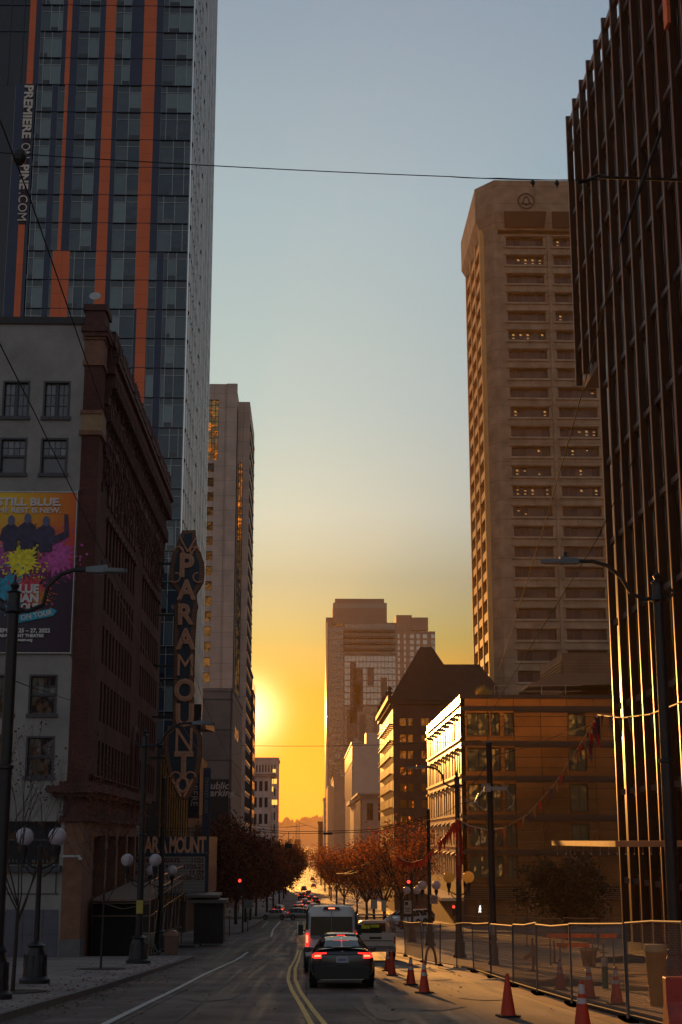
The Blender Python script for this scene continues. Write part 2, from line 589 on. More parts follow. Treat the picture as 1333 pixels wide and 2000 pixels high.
conc_s = mat('painted_sunlit_concrete', (.78, .40, .12), .7, .1, .5, .1, 3, spec=.9)  # sunlit copy of the precast concrete, orange light put into its colour
louv = mat('louver_metal', (.20, .13, .085), .4, .15, 3, metal=.3)

# ================================================================== the setting
def strip(name, xl, xr, ys, dz, m, base=None, thick=None):
    """sheet between x = xl(y) and x = xr(y) laid on the falling street"""
    mb = MB()
    L = [(xl(y), y, gz(y) + dz) for y in ys]; Q = [(xr(y), y, gz(y) + dz) for y in ys]
    for a, b, c, d in zip(L, Q, Q[1:], L[1:]):
        if thick:
            t = Vector((0, 0, -thick))
            mb.hexa([Vector(p) + t for p in (a, b, c, d)] + [a, b, c, d])
        else:
            mb.poly([a, b, c, d])
    return tag(mb.build(name, m), kind='structure')
def rng(a, b, st):
    out = []
    while a < b - 1e-6:
        out.append(a); a += st
    return out + [b]
YS = sorted(set(rng(-60, 560, 4) + [42, 75, 205, 260, 450] + [700, 900, 1200, 1700]))
ground = strip('ground', lambda y: -2500, lambda y: 2500, YS, 0, earth_m)
road = strip('road', lambda y: -5.7 if y < 76 else (-12.5 if y < 77.5 else -5.7), lambda y: 12.0 if y < 30 else 5.6, [y for y in YS if y < 1690], .008, asphalt)
lot = strip('construction_ground', lambda y: 5.6, lambda y: 40, [y for y in YS if -40 <= y <= 128], .012, dirt_m)
drive = strip('driveway', lambda y: -11.4, lambda y: -5.7, rng(77, 93, 4), .012, asphalt)
cross = strip('cross_street', lambda y: -90, lambda y: 90, rng(110, 126, 4), .016, asphalt)
cross2 = strip('far_cross_street', lambda y: -90, lambda y: 90, rng(200, 214, 3), .016, asphalt)
def curb_fn(y):
    return -5.7 - max(0, y - 70) * .10
for i, (a, b, f_) in enumerate([(-30, 76, lambda y: -5.7), (93, 109.5, lambda y: -6.9), (127, 199, lambda y: -5.7), (216, 560, lambda y: -5.7)]):
    strip('sidewalk', lambda y: -60 if i else -11.6 if y > 74 else -60, lambda y: f_(y) - .16, sorted(set(rng(a, b, 4) + [q for q in (42, 75, 205, 260, 450) if a < q < b])), .15, walk_m, thick=.3)
    strip('kerb', lambda y: f_(y) - .16, f_, sorted(set(rng(a, b, 4) + [q for q in (42, 75, 205, 260, 450) if a < q < b])), .156, curb_m, thick=.3)
for a, b in ((128, 199), (216, 560)):
    yy = sorted(set(rng(a, b, 4) + [q for q in (205, 260, 450) if a < q < b]))
    strip('sidewalk', lambda y: 5.86, lambda y: 60, yy, .15, walk_m, thick=.3)
    strip('kerb', lambda y: 5.6, lambda y: 5.86, yy, .156, curb_m, thick=.3)
# painted lines: polylines given in the photograph, laid on the road
def painted(name, uv, w, m, dz=.024):
    pts = [atG(u, v) for u, v in uv]
    mb = MB(); fine = []
    for a, b in zip(pts, pts[1:]):
        for k in range(8):
            fine.append(a.lerp(b, k / 8))
    fine.append(pts[-1])
    for a, b in zip(fine, fine[1:]):
        mb.poly([(a.x - w, a.y, gz(a.y) + dz), (a.x + w, a.y, gz(a.y) + dz), (b.x + w, b.y, gz(b.y) + dz), (b.x - w, b.y, gz(b.y) + dz)])
    return tag(mb.build(name, m), kind='structure')
painted('lane_line', [(190, 2010), (300, 1955), (400, 1904), (485, 1860)], .075, paint_w)
painted('lane_line', [(530, 1830), (534, 1816), (548, 1800)], .09, paint_w)
painted('lane_line', [(512, 1812), (524, 1800)], .06, paint_w)
painted('lane_line', [(583, 1824), (582, 1800)], .05, paint_w, .026)
painted('centre_line', [(612, 2010), (588, 1965), (570, 1935), (563, 1915), (566, 1893), (579, 1868), (583, 1857)], .055, paint_y)
painted('centre_line', [(640, 2010), (612, 1975), (588, 1940), (577, 1915), (577, 1893), (586, 1868), (589, 1857)], .055, paint_y)
painted('centre_line', [(590, 1822), (593, 1800)], .05, paint_y)
painted('centre_line', [(594, 1822), (597, 1800)], .05, paint_y)
painted('road_crack', [(455, 1940), (495, 1895), (540, 1850)], .03, patch_m, .020)
painted('road_crack', [(745, 2008), (715, 1985), (690, 1965), (672, 1942)], .025, patch_m, .020)
painted('road_crack', [(330, 2008), (400, 1955), (470, 1900)], .035, patch_m, .021)
for k, (u, v, r_) in enumerate([(470, 1905, .36), (800, 1975, .38), (545, 1870, .36)]):
    p = atG(u, v); w_ = MB(); w_.lathe([(r_, 0), (r_, .006)], (p.x, p.y, gz(p.y) + .022), 18)
    w_.lathe([(r_ * 1.1, -.004), (r_ * 1.1, .0)], (p.x, p.y, gz(p.y) + .020), 18)
    tag(w_.build('manhole_cover', patch_m), kind='structure')
random.seed(77)
for k, (x, y, a, b) in enumerate([(2.6, 33, .9, 1.6), (-2.3, 38, .7, 2.4), (3.8, 50, 1.1, 2.2), (-4.6, 58, .6, 3.0), (-1.8, 82, 1.0, 3.5), (1.6, 31, .35, 4.0), (4.4, 37, .6, 1.2)]):
    q = [(x + a * math.cos(t_ * .628) * random.uniform(.75, 1.15), y + b * math.sin(t_ * .628) * random.uniform(.75, 1.15)) for t_ in range(10)]
    MB_ = MB(); MB_.poly([(i_, j_, gz(j_) + .0205) for i_, j_ in q]); tag(MB_.build('road_patch', mat('worn_patch', (.10, .078, .072), .6, .35, 2.5, .3)), kind='structure')
# water and the far shore
mb = MB(); mb.box(-2500, 2500, 1700, 4400, -16.5, -16)
tag(mb.build('water', water_m), kind='structure')
mb = MB()
random.seed(3)
rid = []
for k in range(61):
    x = -600 + k * 20
    rid.append((x, 5000, 62 + 9 * math.sin(x * .012) + 5 * math.sin(x * .031 + 1)))
for (a, b) in zip(rid, rid[1:]):
    mb.poly([(a[0], 4390, -16.6), (b[0], 4390, -16.6), b, a])
    mb.poly([a, b, (b[0], 5600, b[2] - 5), (a[0], 5600, a[2] - 5)])
tag(mb.build('hill', hill_m), kind='structure')
mb = MB()
for k in range(260):
    x = random.uniform(-300, 250)
    zr = 62 + 9 * math.sin(x * .012) + 5 * math.sin(x * .031 + 1)
    h = random.uniform(8, 20) if random.random() < .9 else random.uniform(20, 34)
    w = h * random.uniform(.35, .75)
    c = (x, 4990 + random.uniform(-20, 20), zr - 6)
    mb.lathe([(w * .6, 0), (w, h * .3), (w * .62, h * .6), (w * .35, h * .88), (.3, h + 1)], c, 7)
tag(mb.build('hilltop_wood', hill_m), 'hazy line of trees along the far hilltop', 'wood', kind='stuff')

# ================================================================== facade helpers
def frame_front(Y):                           # wall facing the camera, s = x
    return (Vector((0, Y, 0)), Vector((1, 0, 0)), Vector((0, -1, 0)))
def frame_street(X, side):                    # wall along the street, s = y, side +1 faces +x
    return (Vector((X, 0, 0)), Vector((0, 1, 0)), Vector((side, 0, 0)))
def runs(a, b, ivs):
    """edges and hole flags from a to b with the intervals as holes"""
    out = []; c = a
    for p, q in ivs:
        if p > c: out.append((c, p, False))
        out.append((p, q, True)); c = q
    if b > c: out.append((c, b, False))
    return out
def window(fr, s0, s1, z0, z1, d, nx=2, nz=1, t=.05, zs=None):
    """glass (0) set back at d with frame and glazing bars (1)"""
    mb = MB()
    xs = [s0 + (s1 - s0) * k / nx for k in range(nx + 1)]
    zz = zs or [z0 + (z1 - z0) * k / nz for k in range(nz + 1)]
    for a, b in zip(xs, xs[1:]):
        for c, e in zip(zz, zz[1:]):
            mb.fbox(fr, a + t * .3, b - t * .3, c + t * .3, e - t * .3, d - .03, d, 0)
    for x in xs:
        x = min(max(x, s0 + t / 2), s1 - t / 2)
        mb.fbox(fr, x - t / 2, x + t / 2, z0, z1, d - .02, d + .04, 1)
    for z in zz:
        z = min(max(z, z0 + t / 2), z1 - t / 2)
        mb.fbox(fr, s0, s1, z - t / 2, z + t / 2, d - .02, d + .034, 1)
    return mb
def facade(wall, fr, s0, s1, z0, z1, ws, wz, depth, nx=2, nz=1, t=.06, skip=None):
    """adds the pierced wall to `wall`; returns the windows as MBs"""
    wins = []
    for (za, zb, hz) in runs(z0, z1, wz):
        if not hz:
            wall.fbox(fr, s0, s1, za, zb, -depth, 0)
            continue
        st = None
        for (sa, sb, hs) in runs(s0, s1, ws):
            if hs and not (skip and skip(sa, za)):
                if st is not None:
                    wall.fbox(fr, st, sa, za, zb, -depth, 0); st = None
                wins.append(window(fr, sa, sb, za, zb, -depth + .08, nx, nz, t))
            elif st is None:
                st = sa
        if st is not None:
            wall.fbox(fr, st, s1, za, zb, -depth, 0)
    return wins
def regular(a, b, n, frac):
    """n openings between a and b, each taking frac of its bay"""
    p = (b - a) / n
    return [(a + p * (k + .5 - frac / 2), a + p * (k + .5 + frac / 2)) for k in range(n)]

# ================================================================== the theatre building (grey rear wall, brick street front)
TX, TY = -11.5, 75.0
th = thing('theatre_building', (TX, TY, gz(TY)), 'brown brick theatre building with a grey stucco side wall and heavy carved cornice', 'building')
FF, FS = frame_front(TY), frame_street(TX, 1)
w = MB()
WZ = [(4.85, 6.95), (8.05, 10.15), (21.0, 23.05), (24.2, 26.3)]
GW = []
for wi, (za, zb) in enumerate(WZ):
    for k in range(4):
        x1 = -13.12 - k * 2.22
        GW.append((x1 - 1.48, x1, za, zb, wi))
# lower dark opening and grey wall pierced by hand
cols_ = sorted([(a, b) for a, b, za, zb, wi in GW if wi == 0])
zr = runs(-5, 29.6, [(.45, 2.62)] + WZ)
for za, zb, hz in zr:
    if not hz:
        w.fbox(FF, -24, -12.4, za, zb, -.35, 0)
    elif abs(za - .45) < .01:
        w.fbox(FF, -24, -19.5, za, zb, -.35, 0); w.fbox(FF, -12.62, -12.4, za, zb, -.35, 0)
    else:
        for sa, sb, hs in runs(-24, -12.4, cols_):
            if not hs:
                w.fbox(FF, sa, sb, za, zb, -.35, 0)
w.box(-24, -12.2, 75.36, 108, -6, 29.3)
wall = w.build('side_wall', stucco, th)
mb = MB(); mb.fbox(FF, -24, -12.35, 29.6, 30.0, -.5, .12)
mb.box(-24, -12.2, 75.5, 108, 29.35, 29.42)
mb.build('coping', coping, th)
for (a, b, za, zb, wi) in GW:
    mb = MB()
    mb.fbox(FF, a, a + .1, za, zb, -.3, .03); mb.fbox(FF, b - .1, b, za, zb, -.3, .03)
    mb.fbox(FF, a + .1, b - .1, zb - .1, zb, -.3, .03); mb.fbox(FF, a - .07, b + .07, za - .14, za + .06, -.3, .11)
    if wi >= 3:
        mb.fbox(FF, (a + b) / 2 - .07, (a + b) / 2 + .07, za + .06, zb - .1, -.27, -.12)
    else:
        mb.fbox(FF, a + .1, b - .1, (za + zb) / 2 - .05, (za + zb) / 2 + .05, -.27, -.12)
    fo = mb.build('window', winframe, th)
    s = MB()
    if wi >= 3:
        for q in (0, 1):
            x0 = a + .12 + q * (b - a) / 2 - q * .04
            s.add(window(FF, x0, x0 + (b - a) / 2 - .2, za + .08, zb - .12, -.2, 2, 3, .035))
    else:
        mid = (za + zb) / 2
        s.add(window(FF, a + .12, b - .12, mid + .05, zb - .12, -.18, 4, 2, .03))
        s.add(window(FF, a + .12, b - .12, za + .08, mid - .05, -.22, 1, 1, .05))
    s.build('pane', [dkglass if wi < 2 else glass_mat('old_glass', (.10, .09, .12), (.20, .21, .23), .6, .12, .3) if 'old_glass' not in MATS else MATS['old_glass'], winframe], fo)
# storefront opening low in the grey wall with an awning sill and painted doors
mb = MB()
mb.fbox(FF, -19.5, -12.62, .45, 2.62, -.34, -.3)
for x in (-18.5, -17.2, -15.9, -14.6, -13.5):
    mb.fbox(FF, x - .05, x + .05, .45, 2.62, -.3, -.22)
mb.fbox(FF, -19.5, -12.62, 1.65, 1.73, -.3, -.2)
mb.build('shop_window', [dkglass], th)
mb = MB(); mb.fbox(FF, -19.5, -12.5, .12, .42, .0, .35)
mb.build('sill_awning', winframe, th)
text('shop_lettering', 'r a t e l l i   o n e s', .30, (-14.3, TY + .02 - .12, .66), (1, 0, 0), Z, mat('faded_letter', (.20, .19, .23), .6), th, .01)
mb = MB()
for k, (x0, x1) in enumerate([(-15.2, -14.3), (-14.3, -13.3), (-13.3, -12.55), (-16.4, -15.2)]):
    mb.fbox(FF, x0 + .02, x1 - .02, -4.1, -1.75, .0, .06)
mb.fbox(FF, -16.5, -12.5, -2.95, -2.9, .06, .09)
mb.build('door_panel', mat('blue_grey_panel', (.12, .12, .155), .5, .15, 2), th)
mb = MB()
mb.fbox(FF, -20, -12.6, -1.0, -.95, 0, .05); mb.fbox(FF, -12.78, -12.72, -.95, .1, 0, .05)
mb.build('wall_pipe', winframe, th)
# corner pilaster and street front in brick
w = MB()
w.box(-12.4, -11.42, TY - .06, 76.2, 4.4, 27.3)
ST = regular(79.0, 93.2, 10, .56) + regular(97.2, 109.0, 8, .56)
SZ = [(5.0, 7.0), (8.1, 10.3), (11.3, 13.4), (14.3, 16.4), (17.3, 19.4)]
wins = facade(w, FS, 76.2, 110.5, 4.5, 25.5, ST, SZ, .7, 1, 2, .07)
w.box(-20, -12.22, 108, 110.4, -7, 29)
w.build('brick_wall', brickr, th)
limited('window', wins, [MATS['dark_glass'], mat('dark_sash', (.05, .03, .03), .6)], th)
for s0, s1 in ST:                              # carved panels above the top windows
    w = MB(); w.fbox(FS, s0, s1, 20.3, 22.6, .0, .09)
    w.fbox(FS, s0 - .1, s1 + .1, 19.4, 19.62, .0, .16)
    w.build('carved_panel', terra_d, th)
w = MB()
w.box(-12.46, -11.3, TY - .12, 76.3, 23.45, 24.4)      # tan capital block half way
w.build('pilaster_band', tan_band, th)
w = MB()
for z0, z1, o in ((23.2, 23.45, .12), (24.4, 24.6, .10), (27.2, 27.45, .08), (27.45, 28.7, .02), (28.7, 28.85, .1)):
    w.box(-12.42 - o, -11.4 + o, TY - .08 - o, 76.3 + o, z0, z1)
w.build('pilaster_capital', terra, th)
# main cornice: stepped, with brackets and dense carved ornament
w = MB()
random.seed(11)
for z0, z1, o in ((23.6, 24.1, .15), (25.5, 26.2, .25), (26.2, 27.3, .12), (27.3, 27.9, .55), (27.9, 28.2, .75), (28.2, 29.0, .3), (29.0, 29.35, .5)):
    w.box(-12.3, TX + o, 76.6, 110.6, z0, z1)
w.box(-12.5, -11.15, TY - .3, 76.6, 28.85, 29.1); w.box(-12.62, -11.1, TY - .4, 76.6, 29.1, 29.4)
w.box(-12.45, -11.35, TY - .22, 76.6, 29.45, 30.35); w.box(-12.56, -11.24, TY - .33, 76.7, 30.35, 30.7)
y = 76.8
while y < 110.4:
    w.box(TX, TX + .62, y, y + .28, 26.5, 27.3)
    w.box(TX, TX + .4, y + .02, y + .26, 24.6, 25.5)
    w.box(TX + .1, TX + .5, y - .05, y + .22, 29.35, 29.7 + .35 * random.random())
    y += .62
for k in range(2600):                          # carved relief
    y = random.uniform(76.7, 110.3); z = random.triangular(20.2, 29.0, 24.5)
    o = .08 + (.45 * max(0, (z - 24.5) / 4.5)) + random.random() * .14
    a, b = random.uniform(.06, .2), random.uniform(.12, .6)
    w.box(TX - .02, TX + o, y, y + a, z, z + b)
w.build('cornice', terra_d, th)
w = MB()                                       # lower belt cornice over the shop front
for z0, z1, o in ((4.4, 4.62, .35), (4.05, 4.4, .9), (3.85, 4.05, .6), (2.9, 3.85, .12), (2.62, 2.9, .26)):
    w.box(-12.4 - o, TX + .08 + o, TY - .06 - o, 98.5, z0, z1)
y = 76.4
while y < 98:
    w.box(TX, TX + .22, y, y + .3, 4.62, 5.0)
    y += .75
w.box(TX, TX + .3, TY + 1, 98.5, 4.62, 4.68); w.box(TX, TX + .3, TY + 1, 98.5, 4.95, 5.02)
w.build('belt_cornice', terra_d, th)
w = MB()
w.box(-12.42, TX + .06, TY - .1, 76.3, -3.2, 2.62)
w.box(-12.2, TX, 76.3, 79, -6, 2.62); w.box(-12.2, TX, 79, 98.5, 1.9, 2.62)
for y in (83.5, 88.2, 93.0, 97.6):
    w.box(-12.2, TX + .02, y, y + .9, -6.5, 1.9)
w.build('shop_front', terra, th)
w = MB(); w.box(-12.46, TX + .1, TY - .14, 76.36, -4.5, -3.2)
w.build('stone_base', mat('grey_stone_base', (.17, .165, .17), .8, .2, 2, .3), th)
w = MB()
for y0, y1 in ((79, 83.5), (84.4, 88.2), (89.1, 93.0), (93.9, 97.6)):
    w.add(window(FS, y0, y1, -1.5, 1.9, -.5, 5, 1, .1))
w.build('transom_window', [MATS['dark_glass'], terra], th)
w = MB()                                       # arched bay that closes the row of windows
pts = []
for k in range(13):
    t = math.pi * k / 12
    pts.append(Vector((TX + .1, 95.2 - 1.3 * math.cos(t), 7.3 + 1.5 * math.sin(t))))
w.tube([Vector((TX + .1, 93.9, 2.9))] + pts + [Vector((TX + .1, 96.5, 2.9))], .22, 6)
w.build('arched_moulding', terra_d, th)
w = MB(); c_ = atY(140, 1672, TY - .7)
w.box(c_.x - .45, c_.x + .45, TY - .8, TY - .66, c_.z - .05, c_.z + .05); w.cyl((c_.x + .4, TY - .7, c_.z - .12), (c_.x + .4, TY, c_.z - .1), .03); w.box(c_.x + .35, c_.x + .55, TY - .85, TY - .65, c_.z - .18, c_.z - .06)
w.build('wall_light', mat('pale_fixture', (.45, .47, .45), .5), th)
for k_, (x_, z_, h_) in enumerate([(-13.9, 23.9, 2.1), (-15.9, 23.8, 1.6), (-14.2, 4.7, 1.3), (-12.9, 10.9, 1.9), (-17.1, 7.8, 1.2)]):
    pass
# dish on the roof corner
d = thing('satellite_dish', (-12.2, 75.9, 30.9), 'small pale satellite dish on the roof corner of the theatre building', 'dish')
mb = MB(); mb.cyl((-12.2, 75.9, 30.6), (-12.2, 75.9, 31.5), .03)
mb.build('mast', steel, d)
mb = MB(); mb.lathe([(.02, .0), (.2, .04), (.32, .13), (.33, .15)], (0, 0, 0), 18)
M = Matrix.Translation((-12.1, 75.8, 31.5)) @ Matrix.Rotation(R(60), 4, 'X')
MB().add(mb, M).build('reflector', mat('pale_dish', (.5, .48, .46), .5), d, True)

# ------------------------------------------------------------------ billboard on the grey wall
bb = thing('billboard', (-16.5, TY - .1, 11.2), 'colourful theatre poster billboard reading STILL BLUE on the grey stucco wall', 'billboard')
BX0, BX1, BZ0, BZ1 = -20.6, -12.5, 11.3, 19.95

m = bpy.data.materials.new('printed_poster'); m.use_nodes = True
n, l = m.node_tree.nodes, m.node_tree.links
t = n.new('ShaderNodeTexCoord'); sp = n.new('ShaderNodeSeparateXYZ')
l.new(t.outputs['Generated'], sp.inputs[0])
no = n.new('ShaderNodeTexNoise'); no.inputs['Scale'].default_value = 3; l.new(t.outputs['Generated'], no.inputs['Vector'])
ad = n.new('ShaderNodeMath'); ad.operation = 'MULTIPLY_ADD'; ad.inputs[1].default_value = .12; l.new(no.outputs[0], ad.inputs[0]); l.new(sp.outputs['Z'], ad.inputs[2])
rv = n.new('ShaderNodeValToRGB'); l.new(ad.outputs[0], rv.inputs[0])
for p, c in ((.0, (.05, .045, .07)), (.48, (.055, .05, .08)), (.54, (.22, .05, .20)), (.62, (.60, .12, .28)), (.74, (.85, .26, .08)), (.95, (.95, .60, .04))):
    e = rv.color_ramp.elements.new(p); e.color = (*c, 1)
rv.color_ramp.elements.remove(rv.color_ramp.elements[0]); rv.color_ramp.elements.remove(rv.color_ramp.elements[len(rv.color_ramp.elements) - 1])
rx = n.new('ShaderNodeValToRGB'); l.new(sp.outputs['X'], rx.inputs[0])
rx.color_ramp.elements[0].position = .55; rx.color_ramp.elements[0].color = (1, 1, 1, 1)
rx.color_ramp.elements[1].position = 1; rx.color_ramp.elements[1].color = (.85, .25, .5, 1)
mm = n.new('ShaderNodeMix'); mm.data_type = 'RGBA'; mm.blend_type = 'MULTIPLY'; mm.inputs['Factor'].default_value = 1
l.new(rv.outputs[0], mm.inputs['A']); l.new(rx.outputs[0], mm.inputs['B'])
l.new(mm.outputs['Result'], n['Principled BSDF'].inputs['Base Color']); n['Principled BSDF'].inputs['Roughness'].default_value = .6
mb = MB(); mb.box(BX0, BX1, TY - .14, TY - .06, BZ0, BZ1)
mb.build('poster', m, bb)
mb = MB()
mb.box(BX1, BX1 + .05, TY - .2, TY - .04, BZ0 - .1, BZ1 + .1); mb.box(BX0, BX1, TY - .17, TY - .04, BZ1, BZ1 + .06); mb.box(BX0, BX1, TY - .17, TY - .04, BZ0 - .06, BZ0)
mb.build('poster_frame', steel, bb)
mb = MB(); mb.cyl((BX1 + .25, TY - .3, BZ1 + .1), (BX1 - .1, TY - .02, BZ1 + .05), .03); mb.cyl((BX1 + .4, TY - .4, BZ0 - .5), (BX1 - .1, TY - .02, BZ0), .03)
mb.build('bracket', iron, bb)
pw = mat('poster_white', (.72, .70, .70), .6, .08)
YP = TY - .15
YT = TY - .225
def bt(s, size, u, v, m_=pw, bold=.012, align='RIGHT', sx=1.0, up=Z, a=(1, 0, 0)):
    x, z = xz(u, v, TY)
    text('poster_lettering', s, size, (x, YT, z), a, up, m_, bb, .008, bold, align, sx)
bt('STILL BLUE.', .58, 122, 983, bold=.022, sx=1.18)
bt('THE REST IS NEW.', .40, 121, 999, bold=.012, sx=1.12)
def splash(name, u, v, rad, n_, colr, dy, seed, spread=1.0):
    random.seed(seed)
    x, z = xz(u, v, TY); q = MB(); ring = []
    for k in range(n_ * 2):
        t_ = math.pi * k / n_
        r_ = rad * (random.uniform(.75, 1.25) if k % 2 else random.uniform(.5, .8))
        ring.append((x + r_ * math.cos(t_), YP - dy, z + r_ * math.sin(t_) * spread))
    q.slab(ring, (0, .004, 0))
    for k in range(n_ * 3):
        t_ = random.uniform(0, 2 * math.pi); r_ = rad * random.uniform(.9, 1.5); s_ = rad * random.uniform(.02, .06)
        q.box(x + r_ * math.cos(t_) - s_, x + r_ * math.cos(t_) + s_, YP - dy, YP - dy + .004, z + r_ * math.sin(t_) * spread - s_, z + r_ * math.sin(t_) * spread + s_)
    q.build(name, mat('ink_' + name, colr, .6, .4, 4), bb)
splash('purple_splash', 2, 1085, .85, 16, (.45, .08, .36), .000, 2)
splash('pink_splash', 112, 1085, 1.1, 20, (.60, .10, .40), .006, 3)
splash('dark_field', 65, 1062, .9, 12, (.05, .04, .07), .012, 8)
splash('yellow_splash', 46, 1097, 1.0, 26, (.90, .78, .04), .018, 4)
splash('blue_splash', 20, 1152, .95, 18, (.04, .36, .55), .024, 5)
splash('red_splash', 62, 1155, .95, 18, (.65, .06, .10), .030, 6)
splash('orange_splash', 80, 1170, .55, 14, (.75, .24, .04), .036, 7)
for k, (u, v) in enumerate([(24, 1016), (56, 1012), (92, 1018)]):   # three plain dark figures
    x, z = xz(u, v, TY)
    f_ = MB(); q = []
    for j in range(16):
        t_ = 2 * math.pi * j / 16
        q.append((x + .18 * math.cos(t_), YP - .045, z - .05 + .28 * math.sin(t_)))
    f_.slab(q, (0, .006, 0), 1)
    ys_ = YP - .042 - .012 * k
    f_.slab([(x - .16, YP - .04, z - .25), (x - .46, YP - .04, z - .5), (x - .60, YP - .04, z - 1.1), (x - .36, YP - .04, z - 1.25), (x - .3, YP - .04, z - 1.75), (x + .34, YP - .04, z - 1.7), (x + .4, YP - .04, z - 1.2), (x + .55, YP - .04, z - 1.05), (x + .46, YP - .04, z - .5), (x + .16, YP - .04, z - .25)][::-1], (0, .006, 0), 0)
    for p_ in f_.v: p_.y -= .012 * k
    if k == 2:
        f_.slab([(x + .4, YP - .04, z - .9), (x + 1.0, YP - .04, z - .6), (x + .95, YP - .04, z + .35), (x + 1.15, YP - .04, z + .35), (x + 1.25, YP - .04, z - .85), (x + .5, YP - .04, z - 1.3)][::-1], (0, .006, 0), 0)
    f_.build('printed_figure', [mat('ink_black', (.055, .045, .10), .6, .5, 3), mat('ink_steel_blue', (.12, .15, .28), .6, .35, 9)], bb)
bt('BLUE', .62, 78, 1152, bold=.03); bt('MAN', .62, 78, 1170, bold=.03); bt('GROUP', .47, 78, 1187, bold=.025)
xa, za = xz(74, 1203, TY)
mb = MB(); ring = [(xa - .95, YP - .05, za - .4), (xa + .85, YP - .05, za - .02), (xa + 1.05, YP - .05, za + .24), (xa + .8, YP - .05, za + .38), (xa - .98, YP - .05, za + .03)]
mb.slab(ring, (0, .006, 0)); mb.build('printed_ribbon', mat('ink_cyan', (.04, .42, .60), .6), bb)
bt('ON TOUR', .36, 73, 1203, bold=.01, align='CENTER', a=(1, 0, .2), up=(-.2, 0, 1))
bt('NOVEMBER 25 – 27, 2022', .30, 100, 1233, bold=.012)
bt('THE PARAMOUNT THEATRE', .23, 87, 1243)
bt('Presents.org', .2, 65, 1251)

# ================================================================== residential tower with orange and navy stripes
PY, PX = 128.0, -11.75
tw = thing('apartment_tower', (PX, PY, gz(PY)), 'tall glass apartment tower with vertical orange and navy stripes', 'building')
FP = frame_front(PY)
def X8(uz, vz, off=0):                         # pixel of the 2.666x enlargement to x on the tower front
    return xz(uz / 2.666, off + vz / 2.666, PY)[0]
FZ = [xz(378, 168.8, PY)[1] - 2.93 * k for k in range(-6, 31)]   # floor lines, top down
def zrow(v):
    z = xz(300, v, PY)[1]
    return min(FZ, key=lambda q: abs(q - z))
ZT, ZB = FZ[0] + 28, -2.0
z168, z511, z629 = zrow(168.8), zrow(511), zrow(628.8)
O_ = []; N_ = []; W_ = []
x0, x1 = X8(146, 300), X8(179, 300)
dark0 = -60
O_ += [(x0, x1, z168, ZT), (x0, x1, ZB, z168 - 14.9)]
N_ += [(x1, X8(207, 300), z168, ZT)]
wx0, wx1 = X8(207, 300), X8(320, 300)
W_ += [(wx0, wx1, z168, ZT, 3)]
N_ += [(X8(105, 1000) - .95, X8(105, 1100) + .0, ZB, z168)]
W_ += [(-27, X8(105, 1000) - .95, ZB, z168, 3)]
xa = X8(200, 600); xb = X8(268, 600); xc = X8(300, 600); xd = X8(334, 600); xe = X8(352, 600)
W_ += [(x1, xb, ZB, z168, 2)]
N_ += [(x1 - .01, x1 + .32, ZB, z168)]
N_ += [(xb, xc, ZB, z168), (wx1, X8(343, 300), z168, ZT)]
W_ += [(xc, xd, z511, z168, 1), (xc, xd - .45, ZB, z511, 1)]
O_ += [(xd, xe, z511, z168), (X8(343, 300), X8(368, 300), z168, ZT), (xd - .4, X8(362, 1400), ZB, z511)]
xw2a, xw2b = X8(412, 300), X8(515, 300)
N_ += [(xe, xw2a - .1, z511, z168), (X8(368, 300), xw2a - .1, z168, ZT)]
xo3, xo3b = X8(545, 300), X8(598, 300)
W_ += [(xw2a - .1, xw2b, z511, ZT, 2), (X8(362, 1400), xo3, ZB, z511, 3)]
N_ += [(xw2b, xo3, z511, ZT)]
O_ += [(xo3, xo3b, ZB, ZT)]
xn = X8(680, 300); xo4, xo4b = X8(745, 300), X8(812, 300)
W_ += [(xo3b, xn, z168, ZT, 2), (xo3b + .45, xo4, z629, z168, 2)]
N_ += [(xn, xo4, z168, ZT), (xo3b, xo3b + .45, z629, z168)]
O_ += [(xo4, xo4b, z629, ZT), (xo4 + .25, xo4b - .05, ZB, z629)]
W_ += [(xo3b, xo4, ZB, z629, 2)]
N_ += [(xo4, xo4 + .25, ZB, z629), (xo4b - .05, xo4b, ZB, z629)]
xn2 = X8(848, 300)
N_ += [(xo4b, xn2, z511, ZT), (xo4b + .75, xo4b + 1.4, ZB, z511)]
W_ += [(xo4b, xo4b + .75, ZB, z511, 1), (xn2, PX - .05, z511, ZT, 3), (xo4b + 1.4, PX - .05, ZB, z511, 3)]
mb = MB()
for a, b, c, d in O_:
    mb.fbox(FP, a, b, c, d, -.3, .10)
mb.build('orange_cladding', orange_m, tw)
mb = MB()
for a, b, c, d in N_:
    mb.fbox(FP, a, b, c, d, -.3, .06)
for z in FZ:                                   # thin dark joint at each floor
    mb.fbox(FP, -27, PX - .02, z - .025, z + .025, -.25, .13)
mb.build('navy_cladding', navy_m, tw)
wins = []
random.seed(5)
